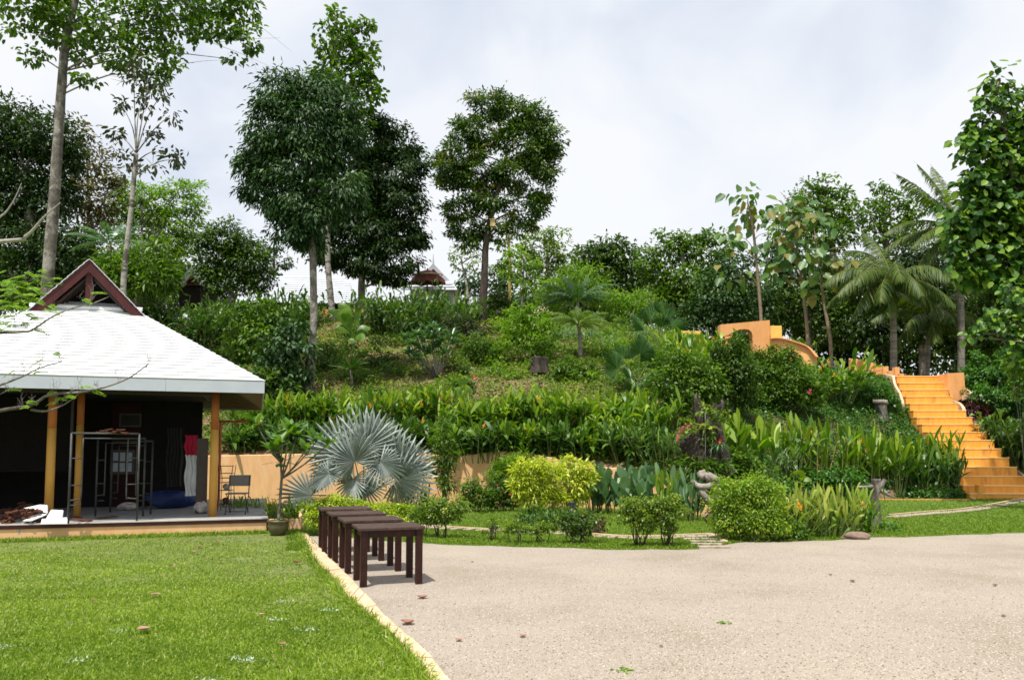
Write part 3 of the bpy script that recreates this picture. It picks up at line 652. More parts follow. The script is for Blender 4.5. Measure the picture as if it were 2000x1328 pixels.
LZ_ = np.array([190, 281, 376, 470, 570, 683, 808, 940, 1025]) / 3.495 + 680; LU_ = np.array([530, 565, 620, 665, 740, 830, 915, 985, 1060]) / 3.495 + 1600
RZ_ = np.array([190, 281, 328, 376, 424, 470, 518, 570, 625, 683, 745, 808, 870, 1025]) / 3.495 + 680; RU_ = np.array([822, 872, 897, 938, 990, 1033, 1078, 1128, 1180, 1230, 1282, 1335, 1390, 1520]) / 3.495 + 1600
cover('ground_cover', 'patchy green creeping plants covering the hill slope', 170000, 200, 1480, 0, 1, 'cover', .12, .08, dens_main, .16)
cover('ivy', 'dense bright ivy carpeting the bank beside the orange stairs', 75000, 1400, 2150, 0, 1.02, 'ivy', .10, .08, dens_ivy, .20)
cover('leaf_litter', 'dry brown leaf litter on the shaded slope under the trees', 16000, 300, 1300, .05, 1, 'litter', .13, .07, lambda U, s, X, Y: np.interp(U, [300, 700, 900, 1300], [.8, .9, .35, .15]), .03, .02)
cover('plateau_grass', 'light grass on the crest of the hill', 22000, 900, 1480, .9, 1.1, 'bright', .16, .04, lambda U, s, X, Y: np.full(len(U), .8), .12)

# ---------------------------------------------------------------- pavilion
ANG = R(18)
pc = G(520, 1040); A_ = Vector((-math.cos(ANG), -math.sin(ANG), 0)); B_ = Vector((-math.sin(ANG), math.cos(ANG), 0))
def W(a, b, z=0.0): return pc + A_ * a + B_ * b + Vector((0, 0, z))
MW = Matrix((tuple(A_), tuple(B_), (0, 0, 1))).transposed()
def pbox(mb, a0, a1, b0, b1, z0, z1):
    lo = [W(a0, b0, z0), W(a0, b1, z0), W(a1, b1, z0), W(a1, b0, z0)]; hi = [W(a0, b0, z1), W(a0, b1, z1), W(a1, b1, z1), W(a1, b0, z1)]
    return mb.hull8(lo, hi)
pav = thing('pavilion', tuple(W(3.8, 5)), 'open sided pavilion with white boarded hip roof, maroon gable and ochre columns', 'pavilion')
def depth_b(u, v, z):  # (a, b) of the pixel's point at height z
    p = G(u, v, z) - pc; return p.dot(A_), p.dot(B_)
PZ = .32
WD, DP = 9.0, 7.2
pbox(MB(), 0, WD, 0, DP, -.1, PZ - .10).obj('plinth', 'peach', pav)
pbox(MB(), -.015, WD, -.02, DP, PZ - .10, PZ - .025).obj('tile_band', 'band', pav)
pbox(MB(), -.03, WD, -.035, DP, PZ - .025, PZ).obj('slab', 'slab', pav)
pbox(MB(), -.035, WD, -.040, .03, PZ - .023, PZ + .003).obj('slab_edge', 'slabedge', pav)
def column(a, b, r=.085, top=3.0, mats=('column', 'columntop'), split=None):
    split = split or (PZ + (top - PZ) * .70); c = W(a, b)
    mb = MB().tube([c + Vector((0, 0, PZ)), c + Vector((0, 0, split))], r, 20); o = mb.obj('column', mats[0], pav, True)
    o2 = MB().tube([c + Vector((0, 0, split)), c + Vector((0, 0, top))], r * .995, 20).obj('column_cap', mats[1], o, True)
ca = depth_b(415, 1008, PZ); 
def a_on(u, b):   # a coordinate where the vertical plane of pixel column u meets the line at depth b
    k = (u - 1000) / F; q = pc + B_ * b; return (q.x - k * q.y) / -(A_.x - k * A_.y)
RC = (ca[0], ca[1])
EZ = P(515, 768, W(*RC).y - .6).z           # underside of the fascia
ET = P(515, 745, W(*RC).y - .6).z
column(RC[0], RC[1], top=EZ + .05)
column(a_on(102, RC[1]), RC[1], top=EZ + .05)
cb = depth_b(150, 1007, PZ); column(cb[0], cb[1], .075, EZ + .2)
pbox(MB(), RC[0] - .02, RC[0] + .06, RC[1] + 1.3, RC[1] + 1.38, PZ, EZ + .3).obj('post', 'columntop', pav)
# roof: eave rectangle, slopes up to the gable ridge
EA = a_on(515, -.25); EB = -.25
ea0, ea1 = EA, EA + 7.6; eb0, eb1 = EB, DP + .3
TB = 3.05; TA0 = a_on(252, TB); mid = a_on(163, TB - .4); TA1 = mid + (mid - TA0)
ea1 = mid + (mid - ea0) + .3
TZ = P(200, 600, W(mid, TB).y).z
NB = 23
def roof_board(p0, p1, q0, q1, up=.014, th=.036):
    """board between lower edge p0-p1 and upper edge q0-q1; the lower edge stands proud of the board beneath"""
    n = (p1 - p0).cross(q0 - p0).normalized()
    if n.z < 0: n = -n
    sl_ = (q0 - p0).normalized() * up * 1.1
    lo = [p0 + n * (up - th) + sl_, p1 + n * (up - th) + sl_, q1 - n * th, q0 - n * th]; hi = [p0 + n * (up + .006), p1 + n * (up + .006), q1 + n * .002, q0 + n * .002]
    return MB().hull8(lo, hi)
def slope(c0, c1, t0, t1, n, name='roof_board'):
    """c0-c1 eave line, t0-t1 top line"""
    for i in range(n):
        s0, s1 = i / n, min(1, (i + 1.12) / n); j = random.uniform(-.001, .001)
        roof_board(c0.lerp(t0, s0), c1.lerp(t1, s0), c0.lerp(t0, s1), c1.lerp(t1, s1), .021 + j * .3).obj(name, 'white', pav)
fe0, fe1 = W(ea0, eb0, ET), W(ea1, eb0, ET); ft0, ft1 = W(TA0, TB, TZ), W(TA1, TB, TZ)
slope(fe0, fe1, ft0, ft1, NB)
TBB = DP - TB
slope(W(ea0, eb1, ET), W(ea0, eb0, ET), W(TA0, TBB + .3, TZ), W(TA0, TB, TZ), NB)
slope(W(ea1, eb0, ET), W(ea1, eb1, ET), W(TA1, TB, TZ), W(TA1, TBB + .3, TZ), NB)
slope(W(ea1, eb1, ET), W(ea0, eb1, ET), W(TA1, TBB + .3, TZ), W(TA0, TBB + .3, TZ), NB)
# top row of the front slope reaches past the hips
MB().hull8([W(TA0 - .22, TB - .22, TZ - .10), W(TA1 + .35, TB - .22, TZ - .10), W(TA1 + .35, TB - .02, TZ - .03), W(TA0 - .22, TB - .02, TZ - .03)],
           [W(TA0 - .22, TB - .22, TZ - .02), W(TA1 + .35, TB - .22, TZ - .02), W(TA1 + .35, TB - .02, TZ + .05), W(TA0 - .22, TB - .02, TZ + .05)]).obj('roof_board', 'white', pav)
hb = TZ + .24
for i in range(3):  # small apron above it, under the gable
    s0, s1 = i / 3, (i + 1.1) / 3; q0 = lambda s, d: W(TA0 + .12 + d * .35 * s, TB + .03 + .45 * s, TZ + .05 + .2 * s)
    roof_board(W(TA0 + .05 + .10 * s0, TB + .03 + .45 * s0, TZ + .05 + .2 * s0), W(TA1 - .05 - .10 * s0, TB + .03 + .45 * s0, TZ + .05 + .2 * s0),
               W(TA0 + .05 + .10 * s1, TB + .03 + .45 * s1, TZ + .05 + .2 * s1), W(TA1 - .05 - .10 * s1, TB + .03 + .45 * s1, TZ + .05 + .2 * s1), .012, .015).obj('roof_board', 'white', pav)
# fascia and soffit
th = .03
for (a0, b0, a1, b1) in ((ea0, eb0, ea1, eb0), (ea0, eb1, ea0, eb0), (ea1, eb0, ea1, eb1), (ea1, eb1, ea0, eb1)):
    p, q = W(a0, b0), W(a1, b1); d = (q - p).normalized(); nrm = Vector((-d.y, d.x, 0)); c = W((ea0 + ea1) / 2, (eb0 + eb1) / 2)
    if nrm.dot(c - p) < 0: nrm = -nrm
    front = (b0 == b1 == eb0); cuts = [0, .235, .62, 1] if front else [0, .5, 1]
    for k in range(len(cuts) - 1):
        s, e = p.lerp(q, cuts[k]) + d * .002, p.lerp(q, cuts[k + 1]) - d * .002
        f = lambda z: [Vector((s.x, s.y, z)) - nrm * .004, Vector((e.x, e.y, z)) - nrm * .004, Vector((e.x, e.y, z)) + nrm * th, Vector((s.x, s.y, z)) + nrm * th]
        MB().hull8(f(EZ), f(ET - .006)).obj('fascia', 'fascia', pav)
RA = [(ea0 + .05, RC[0] - .1, eb0 + .1, eb1 - .1, 'R')]
ns = 26
for i in range(ns):   # maroon soffit boards under the right hand eave, sloping like the roof
    b0 = eb0 + .06 + (eb1 - eb0 - .12) * i / ns; b1 = b0 + (eb1 - eb0 - .12) / ns - .012
    zr_ = lambda b: min(EZ + .03 + (RC[0] + .35 - ea0) * (TZ - ET) / (TA0 - ea0), EZ + .03 + (b - eb0) * (TZ - ET) / (TB - eb0), EZ + .03 + (eb1 - b) * (TZ - ET) / (TB - eb0)); zin = zr_(b0); zi2 = zr_(b1)
    MB().hull8([W(ea0 + .04, b0, EZ + .02), W(RC[0] + .35, b0, zin - .03), W(RC[0] + .35, b1, zi2 - .03), W(ea0 + .04, b1, EZ + .02)],
               [W(ea0 + .04, b0, EZ + .04), W(RC[0] + .35, b0, zin), W(RC[0] + .35, b1, zi2), W(ea0 + .04, b1, EZ + .04)]).obj('soffit_board', 'maroonwood', pav)
# ceiling under the front and inner roof, so the room is dark
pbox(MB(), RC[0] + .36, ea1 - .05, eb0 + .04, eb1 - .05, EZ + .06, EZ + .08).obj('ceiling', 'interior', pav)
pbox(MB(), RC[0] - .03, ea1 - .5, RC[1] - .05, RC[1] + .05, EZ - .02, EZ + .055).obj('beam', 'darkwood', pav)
# gable
GB = TB - .42; apex = P(163, 507, W(mid, GB).y); az = apex.z
al = a_on(285, GB); zl = P(285, 628, W(al, GB).y).z
slope_g = (az - zl) / (mid - al); ar = mid + (mid - al)
def gz(a): return az - slope_g * abs(a - mid)
bw = .29
for sgn in (-1, 1):
    ae = mid + sgn * (mid - al)
    def gp(a, z, b): return W(a, b, z)
    mb = MB().hull8([gp(mid, az, GB), gp(ae, gz(ae), GB), gp(ae, gz(ae) - bw, GB), gp(mid, az - bw, GB)], [gp(mid, az, GB + .04), gp(ae, gz(ae), GB + .04), gp(ae, gz(ae) - bw, GB + .04), gp(mid, az - bw, GB + .04)])
    mb.obj('bargeboard', 'maroonwood', pav)
    # gable roof sheet with a pale edge
    for i in range(12):
        s0, s1 = i / 12, min(1, (i + 1.1) / 12); aa, ab = ae + (mid - ae) * s0, ae + (mid - ae) * s1
        roof_board(W(aa, GB - .03, gz(aa) + .012), W(aa, DP - GB, gz(aa) + .012), W(ab, GB - .03, gz(ab) + .012), W(ab, DP - GB, gz(ab) + .012), .012, .008).obj('roof_board', 'white', pav)
    for q in (-.15, .05, .22):   # rafters inside the opening
        MB().hull8([gp(mid, az - bw * 1.05, GB + .3 + q), gp(ae, gz(ae) - bw * 1.05, GB + .3 + q), gp(ae, gz(ae) - bw * 1.3, GB + .3 + q), gp(mid, az - bw * 1.3, GB + .3 + q)],
                   [gp(mid, az - bw * 1.05, GB + .36 + q), gp(ae, gz(ae) - bw * 1.05, GB + .36 + q), gp(ae, gz(ae) - bw * 1.3, GB + .36 + q), gp(mid, az - bw * 1.3, GB + .36 + q)]).obj('rafter', 'darkwood', pav)
pbox(MB(), mid - .075, mid + .075, GB + .06, GB + .16, TZ + .1, az - bw * 1.1).obj('king_post', 'maroonwood', pav)
MB().extrude([W(mid, GB + .62, az - .1), W(mid - 1.12, GB + .62, TZ + .02), W(mid + 1.12, GB + .62, TZ + .02)], B_ * .03).obj('gable_shade_sheet', 'interior', pav)  # dark sheet added to stand in for the shade inside the gable opening
# walls
BW = 4.6
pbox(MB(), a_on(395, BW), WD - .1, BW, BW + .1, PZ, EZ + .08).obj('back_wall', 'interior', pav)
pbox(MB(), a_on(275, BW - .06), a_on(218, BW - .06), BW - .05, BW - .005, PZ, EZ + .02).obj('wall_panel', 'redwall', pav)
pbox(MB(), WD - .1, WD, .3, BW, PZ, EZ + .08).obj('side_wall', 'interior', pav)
lb = 2.9; la0, la1 = a_on(138, lb), WD - .15
for i in range(24):
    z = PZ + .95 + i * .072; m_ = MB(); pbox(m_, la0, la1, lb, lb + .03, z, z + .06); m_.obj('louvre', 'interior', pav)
pbox(MB(), la0 - .06, la0, lb - .02, lb + .06, PZ, EZ + .05).obj('frame_post', 'darkwood', pav)
# window opening with bars; daylight beyond is put into the pale pane colour
wa0, wa1 = a_on(262, BW - .08), a_on(222, BW - .08); wz0, wz1 = P(240, 922, W(wa0, BW).y).z, P(240, 882, W(wa0, BW).y).z
M['pane'] = roughmat('daylight toned pane', (.34, .38, .48), (.42, .46, .55), 4, .3, 0)
wn = pbox(MB(), wa0 - .05, wa1 + .05, BW - .085, BW - .06, wz0 - .05, wz1 + .05).obj('window', 'darkwood', pav)
for i in range(3):
    for j in range(2):
        x0 = wa0 + (wa1 - wa0) * i / 3 + .02; x1 = wa0 + (wa1 - wa0) * (i + 1) / 3 - .02; y0 = wz0 + (wz1 - wz0) * j / 2 + .02; y1 = wz0 + (wz1 - wz0) * (j + 1) / 2 - .02
        pbox(MB(), x0, x1, BW - .1, BW - .086, y0, y1).obj('pane', 'pane', wn)
# picture low relief frame on the wall
fr = thing('picture_frame', tuple(W(a_on(256, BW), BW - .02, P(256, 835, W(a_on(256, BW), BW).y).z)), 'dim framed picture high on the dark red inner wall', 'picture')
fa0, fa1 = a_on(276, BW - .07), a_on(233, BW - .07); fz0, fz1 = P(256, 834, W(fa0, BW).y).z, P(256, 808, W(fa0, BW).y).z
pbox(MB(), fa0, fa1, BW - .09, BW - .06, fz0, fz1).obj('frame', 'darkwood', fr)
pbox(MB(), fa0 + .04, fa1 - .04, BW - .1, BW - .091, fz0 + .04, fz1 - .04).obj('picture', 'greycloth', fr)

# things in the pavilion
def at_floor(u, v): a, b = depth_b(u, v, PZ); return a, b
def scaffold(u0, v0, u1, v1, vtop, label, low=False):
    a0, b0 = at_floor(u0, v0); a1, b1 = at_floor(u1, v1); p, q = W(a0, b0, PZ), W(a1, b1, PZ); z = P(u0, vtop, p.y).z
    root = thing('scaffold_frame', tuple(p), label, 'scaffold', 'scaffold frames standing in the pavilion'); r = .021
    d = (q - p); H = z - PZ; up = Vector((0, 0, 1))
    MB().tube([p, p + up * H], r, 8).obj('post', 'steel', root, True); MB().tube([q, q + up * H], r, 8).obj('post', 'steel', root, True)
    MB().tube([p + up * H, q + up * H], r, 8).obj('top_rail', 'steel', root, True)
    for (o, e) in ((p, d), (q, -d)):
        n = o + e * .17
        MB().tube(smooth_line([n + up * (H - .1), n + up * .55, n + up * .47 - e * .03, o + up * .45], 4), .014, 6).obj('inner_rail', 'steel', root, True)
        for k in (.72, .42, .2): MB().tube([o + up * H * k, n + up * H * k], .012, 6).obj('rung', 'steel', root, True)
    MB().tube([p + d * .17 + up * (H - .1), q - d * .17 + up * (H - .1)], .014, 6).obj('inner_rail', 'steel', root, True)
    return root
scaffold(133, 1022, 267, 1017, 846, 'grey steel scaffold frame nearest the front edge, with rungs on both sides')
scaffold(186, 1008, 279, 1008, 856, 'dark scaffold frame standing just behind the front scaffold frame')
scaffold(215, 1000, 294, 1004, 862, 'third scaffold frame, rearmost in the dim room')
bt = thing('broken_tile_stack', tuple(W(*at_floor(215, 1019), P(215, 846, W(*at_floor(215, 1019)).y).z)), 'short broken boards lying on top of the front scaffold frame', 'boards')
for i in range(7):
    a, b = at_floor(190 + i * 8, 1019); z = P(200, 845 - (i % 3) * 3, W(a, b).y).z
    MB().box(W(a, b, z), (.16, .09, .025), Matrix.Rotation(random.uniform(-.5, .5), 3, 'Z') @ Matrix.Rotation(random.uniform(-.2, .2), 3, 'Y')).obj('board', 'brick', bt)
# debris pile
dp = thing('rubble_heap', tuple(W(*at_floor(60, 1022), PZ)), 'heap of broken brown roof tiles at the left edge of the pavilion floor', 'rubble')
for i in range(90):
    u = random.gauss(50, 34); u = max(-20, min(128, u)); a, b = at_floor(u, random.uniform(1008, 1027)); hgt = max(.02, .30 * math.exp(-((u - 45) / 45) ** 2) * random.random())
    MB().box(W(a, max(b, .06), PZ + hgt), (random.uniform(.06, .18), random.uniform(.05, .12), .03), Matrix.Rotation(random.uniform(0, 6), 3, 'Z') @ Matrix.Rotation(random.uniform(-.7, .7), 3, 'X') @ Matrix.Rotation(random.uniform(-.5, .5), 3, 'Y')).obj('tile', 'brick', dp)
def slabpx(name, label, pts, cat='board', mat='paper', th=.012, par=None):
    v = [W(*at_floor(u, v)) if z is None else P(u, v, W(*at_floor(u0, v0)).y) for u, v, z, u0, v0 in pts]
    o = MB().extrude(v, Vector((0, .01, -th))).obj(name, mat, par, loc=None if par else v[0])
    if not par: tag(o, label, cat)
for lab, q in (('white board lying on the rubble, nearest the scaffold post', [(79, 1027), (130, 1023), (131, 1010), (82, 1013)]), ('white board leaning up behind the flat white board', [(90, 1012), (120, 1014), (123, 996), (100, 995)]),
               ('leftmost white board, thin and slanted on the tile heap', [(44, 1017), (60, 1017), (92, 1004), (74, 1002)]), ('white board propped highest on the tile heap', [(46, 992), (66, 994), (92, 1002), (92, 986), (78, 985)])):
    f = W(*at_floor(85, 1024)); hh = .03 if 'nearest' in lab else .12
    v = [P(u, vv, f.y + (1026 - vv) * .014) for u, vv in q]; cx = v[0]
    for p in v: p.z = max(p.z, PZ + .012)
    o = MB().extrude(v, Vector((.004, .02, -.012))).obj('white_board', 'paper', None, loc=cx); tag(o, lab, 'board')
for i, (u, v, l) in enumerate(((160, 1018, 'reddish broken board lying flat beside the inner column'), (148, 1012, 'short reddish board tilted against the inner column'), (208, 1012, 'scatter of thin brown bark on the cement floor'))):
    a, b = at_floor(u, v); o = MB().box(W(a, b, PZ + .03), (.36 if i == 0 else .22 if i == 1 else .5, .16, .03 if i < 2 else .012), Matrix.Rotation(.5 * i + .2, 3, 'Z') @ Matrix.Rotation(.12 if i < 2 else 0, 3, 'Y')).obj('loose_board', 'brick', None, loc=W(a, b, PZ), bevel=.004); tag(o, l, 'board')
def lumpy(name, label, cat, c, size, mat, seed=1, rz=0, n=16):
    rs = np.random.RandomState(seed); mb = MB(); V = []
    for i in range(n // 2 + 1):
        th_ = math.pi * i / (n // 2)
        for j in range(n):
            ph = 2 * math.pi * j / n; r = 1 + .16 * math.sin(3 * ph + seed) * math.sin(th_ * 2) + .1 * rs.randn() * math.sin(th_)
            V.append((math.sin(th_) * math.cos(ph) * r * size[0] / 2, math.sin(th_) * math.sin(ph) * r * size[1] / 2, max(-.96, math.cos(th_) * r) * size[2] / 2 + size[2] * .48))
    Fc = [(i * n + j, i * n + (j + 1) % n, (i + 1) * n + (j + 1) % n, (i + 1) * n + j) for i in range(n // 2) for j in range(n)]
    m3 = Matrix.Rotation(rz, 3, 'Z'); mb.add([Vector(c) + m3 @ Vector(p) for p in V], Fc)
    o = mb.obj(name, mat, None, True, loc=c); s = o.modifiers.new('smooth', 'SUBSURF'); s.levels = s.render_levels = 1
    return tag(o, label, cat)
a, b = at_floor(393, 1003); lumpy('plastic_bag', 'crumpled pale plastic bag with red print against the right column', 'bag', W(a, b, PZ), (.34, .3, .30), 'bag', 3)
bg = MB().extrude([W(a - .08, b, PZ + .2), W(a + .04, b, PZ + .2), W(a - .07, b, PZ + .42)], B_ * .03).obj('bag_handle', 'bag', bpy.data.objects['plastic_bag'])
a, b = at_floor(330, 995); lumpy('tarpaulin_bundle', 'large rumpled blue tarpaulin bundle on the floor behind the scaffolds', 'tarpaulin', W(a, b + .5, PZ), (1.25, .6, .46), 'tarp', 5, ANG)
a, b = at_floor(245, 998); lumpy('cloth_pile', 'small dim heap of red and white cloth on the floor', 'cloth', W(a, b + .3, PZ), (.5, .3, .2), 'bag', 8, ANG)
# hanging red over white cloth, curtain, wooden door leaf
def drape(name, label, u0, u1, vt, vb, b, mat, waves=3, amp=.03, cat='cloth', par=None):
    a1, a0 = a_on(u0, b), a_on(u1, b); yy = W(a0, b).y; zt, zb = P(u0, vt, yy).z, max(PZ + .02, P(u0, vb, yy).z); mb = MB(); n, m = 24, 14; V = []
    for i in range(m + 1):
        s = i / m
        for j in range(n + 1):
            t = j / n; V.append(W(a0 + (a1 - a0) * t + .02 * math.sin(s * 9 + t * 3), b + amp * math.sin(t * waves * 6.28 + s * 1.5) + amp * .6 * math.sin(s * 7 + t * 5), zt + (zb - zt) * s))
    k = len(V); V2 = V + [p + B_ * .006 for p in V]
    Fc = [(i * (n + 1) + j, i * (n + 1) + j + 1, (i + 1) * (n + 1) + j + 1, (i + 1) * (n + 1) + j) for i in range(m) for j in range(n)]
    mb.add(V2, Fc + [tuple(k + q for q in reversed(f)) for f in Fc]); o = mb.obj(name, mat, par, True, loc=None if par else W(a0, b, zb))
    if par is None: tag(o, label, cat)
    return o
d1 = drape('hanging_cloth', 'hanging cloth, crimson above and white below, beside the brown panel', 364, 387, 888, 968, 1.75, 'cloth')
d2 = drape('red_half', '', 362, 388, 850, 889, 1.74, 'redcloth', par=d1)
drape('curtain', 'dusty grey gathered curtain hanging in the dark room', 327, 359, 836, 950, 2.6, 'greycloth', 5, .05, 'curtain')
a0, a1 = a_on(408, 1.5), a_on(386, 1.5); dl = pbox(MB(), a0, a1, 1.5, 1.54, PZ, P(396, 856, W(a0, 1.5).y).z).obj('plywood_sheet', 'darkwood', None, loc=W(a0, 1.5, PZ)); tag(dl, 'tall dark brown wooden panel standing behind the right column', 'panel')
# red gate rail and wire stand behind the column
def folding_chair(u, v):
    a, b = at_floor(u, v); p = W(a, b, PZ); root = thing('folding_chair', tuple(p), 'grey mesh folding chair with dark legs on the pavilion terrace', 'chair', rz=ANG * .4)
    mw = ORG[root.name]; t = lambda x, y, z: mw @ Vector((x, y, z))
    for s in (-1, 1):
        x = s * .22
        MB().tube([t(x, -.20, 0), t(x, .16, .46)], .012, 6).obj('leg', 'iron', root, True)
        MB().tube([t(x * .9, .22, 0), t(x * .9, -.18, .45), t(x * .9, .0, .46)], .012, 6).obj('leg', 'iron', root, True)
        MB().tube([t(x, .12, .44), t(x, .22, .86)], .012, 6).obj('back_post', 'iron', root, True)
    MB().tube([t(-.2, -.15, .06), t(.2, -.15, .06)], .01, 6).obj('stretcher', 'iron', root, True)
    MB().box(t(0, -.01, .46), (.46, .40, .025), Matrix.Rotation(ANG * .4, 3, 'Z')).obj('seat', 'wicker', root, bevel=.006)
    MB().hull8([t(-.24, .175, .62), t(.24, .175, .62), t(.24, .195, .62), t(-.24, .195, .62)], [t(-.24, .22, .87), t(.24, .22, .87), t(.24, .24, .87), t(-.24, .24, .87)]).obj('backrest', 'wicker', root, bevel=.006)
folding_chair(463, 1003)
sa, sb = at_floor(440, 999); sp = W(sa, sb + .25, PZ); st_ = thing('wire_plant_stand', tuple(sp), 'tall black wire stand with hooped shelves beside the right column', 'stand')
H_ = P(440, 908, sp.y).z - PZ
for dx, dy in ((-.16, -.1), (.16, -.1), (-.16, .1), (.16, .1)):
    MB().tube([sp + Vector((dx, dy, 0)), sp + Vector((dx * .9, dy, H_ * .7)), sp + Vector((dx * 1.15, dy, H_))], .009, 5).obj('post', 'iron', st_)
for k in (.15, .45, .62, .72, .82, .98):
    MB().tube([sp + Vector((math.cos(t / 10 * 6.2832) * .17, math.sin(t / 10 * 6.2832) * .12, H_ * k)) for t in range(11)], .007, 4).obj('hoop', 'iron', st_)
for k, m in ((.16, 'brick'), (.46, 'bag')):
    lumpy('flower_pot', ('small terracotta pot' if k < .3 else 'pale pot') + ' on a shelf of the black wire stand', 'pot', sp + Vector((0, 0, H_ * k)), (.17, .17, .15), m, 11)
# red rail of a gate behind the pavilion
ry = W(RC[0], 3).y + .6; rg = thing('red_gate', tuple(Vector((P(455, 823, ry).x, ry, 0))), 'faded red metal gate frame seen under the right eave', 'gate')
MB().tube([P(428, 823, ry), P(482, 823, ry)], .03, 6).obj('rail', 'redpaint', rg)
for u in (431,): q = P(u, 823, ry); MB().tube([q, Vector((q.x, q.y, 0))], .035, 6).obj('post', 'redpaint', rg)
# planter boxes right of the terrace
pb = thing('planter_box', tuple(G(540, 1036)), 'low peach walled planter box attached to the terrace corner', 'planter')
c0, c1, c2, c3 = G(524, 1036), G(588, 1034), G(572, 1000), G(505, 1000); wt = .16
def wallseg(mb, p, q, h, t=.14):
    p, q = Vector(p), Vector(q); d = (q - p).normalized(); n = Vector((-d.y, d.x, 0)) * t / 2
    return mb.hull8([p - n, q - n, q + n, p + n], [v + Vector((0, 0, h)) for v in (p - n, q - n, q + n, p + n)])
for p, q in ((c0, c1), (c1, c2), (c2, c3)): wallseg(MB(), p, q, .25).obj('wall', 'peach', pb, bevel=.01)
MB().prism([tuple(p)[:2] for p in (c0, c1, c2, c3)], -.05, .17).obj('soil', 'soil', pb)

# ---------------------------------------------------------------- retaining wall
rw = thing('retaining_wall', tuple(G(960, 985)), 'curving peach plastered retaining wall at the foot of the hill', 'wall')
us = np.linspace(300, 1394, 90); V = []
for u in us:
    Yt, hw = np.interp(u, COL[:, 0], COL[:, 1]), np.interp(u, COL[:, 0], COL[:, 2]) + .05 + .07 * math.sin(u / 38.)* (u > 820)
    if u > 1350: hw = .5 - (u - 1350) * .008
    x = (u - 1000) / F; V.append(((x * (Yt - .08), Yt - .08), (x * (Yt + .16), Yt + .16), max(.1, hw)))
for c in range(0, 89, 30):
    mb = MB(); seg = V[c:c + 31]; k = len(seg); vs = []
    for a, b, h in seg: vs += [(a[0], a[1], -.1), (a[0], a[1], h - .02), (a[0] + 0, a[1] + .02, h), (b[0], b[1], h), (b[0], b[1], -.1)]
    fs = [(5 * i + j, 5 * (i + 1) + j, 5 * (i + 1) + j + 1, 5 * i + j + 1) for i in range(k - 1) for j in range(4)] + [(0, 1, 2, 3, 4), tuple(5 * (k - 1) + j for j in (4, 3, 2, 1, 0))]
    mb.add(vs, fs); mb.obj('wall_section', 'peach', rw)

# ---------------------------------------------------------------- orange stairs
sv = [1025, 990, 935, 870, 808, 745, 683, 625, 570, 518, 470, 424, 376, 328, 281, 235, 190]
sv = [z / 3.495 + 680 for z in sv]
Lz = np.array([190, 281, 376, 470, 570, 683, 808, 940, 1025]) / 3.495 + 680; Lu = np.array([530, 565, 620, 665, 740, 830, 915, 985, 1060]) / 3.495 + 1600
Rz = np.array([190, 281, 328, 376, 424, 470, 518, 570, 625, 683, 745, 808, 870, 1025]) / 3.495 + 680; Ru = np.array([822, 872, 897, 938, 990, 1033, 1078, 1128, 1180, 1230, 1282, 1335, 1390, 1520]) / 3.495 + 1600
st = thing('garden_staircase', tuple(G(1960, 972)), 'broad orange staircase climbing the bank with worn light nosings', 'stairs')
Y0, run = 28.6, .38
prev_z = -.05; topz = 0
for i in range(1, len(sv)):
    Yf = Y0 + run * (i - 1); v = sv[i]; z = P(1900, v, Yf).z; ul, ur = np.interp(v, Lz, Lu), np.interp(v, Rz, Ru)
    xl, xr = P(ul, v, Yf).x, P(ur, v, Yf).x; yl = Yf + (.0 if i > 2 else .0); bk = Yf + run + .06
    skew = .12
    lo = [(xl, Yf, prev_z - .5), (xr, Yf - skew, prev_z - .5), (xr, bk - skew, prev_z - .5), (xl, bk, prev_z - .5)]; hi = [(x, y, z - .03) for x, y, _ in lo]
    o = MB().hull8(lo, hi).obj('step', 'orange', st)
    e0, e1 = (xl - .01, Yf - .018), (xr + .01, Yf - skew - .018)
    MB().hull8([(e0[0], e0[1], z - .03), (e1[0], e1[1], z - .03), (xr + .01, bk - skew - .002 * i, z - .03), (xl - .01, bk - .002 * i, z - .03)], [(e0[0], e0[1], z), (e1[0], e1[1], z), (xr + .01, bk - skew - .002 * i, z), (xl - .01, bk - .002 * i, z)]).obj('nosing', 'orangeedge', o)
    prev_z = z; topz = z; topY = Yf
sp_ = [(1903, 972, 0), (1893, 962, 1), (1880, 955, 2)]
def coping(name, px, Ys, wid, hgt, mat, root, drop=1.2):
    pts = smooth_line([P(u, v, y) for (u, v), y in zip(px, Ys)], 4); mb = MB(); vs = []
    for i, p in enumerate(pts):
        d = (pts[min(i + 1, len(pts) - 1)] - pts[max(i - 1, 0)]); d.z = 0; d.normalize(); n = Vector((-d.y, d.x, 0)) * wid / 2
        vs += [p - n - Vector((0, 0, drop)), p - n, p + n, p + n - Vector((0, 0, drop))]
    k = len(pts); mb.add(vs, [(4 * i + j, 4 * (i + 1) + j, 4 * (i + 1) + (j + 1) % 4, 4 * i + (j + 1) % 4) for i in range(k - 1) for j in range(4)] + [(0, 1, 2, 3), (4 * k - 1, 4 * k - 2, 4 * k - 3, 4 * k - 4)])
    return mb.obj(name, mat, root)
coping('coping', [(1903, 974), (1890, 962), (1879, 950)], [28.5, 29, 29.6], .12, 0, 'kerb', st, .4)
coping('coping', [(1812, 863), (1802, 848), (1800, 835), (1805, 828)], [31.4, 31.8, 32.2, 32.4], .10, 0, 'kerb', st, .35)
coping('coping', [(1745, 733), (1748, 750), (1758, 768), (1764, 788)], [34.6, 34, 33.5, 33], .10, 0, 'kerb', st, .35)
coping('coping', [(1857, 781), (1873, 786), (1882, 797), (1884, 812)], [33.3, 33, 32.7, 32.5], .12, 0, 'kerb', st, .6)
coping('coping', [(1884, 757), (1897, 768), (1880, 772)], [33.6, 33.2, 33.0], .08, 0, 'kerb', st, .2)
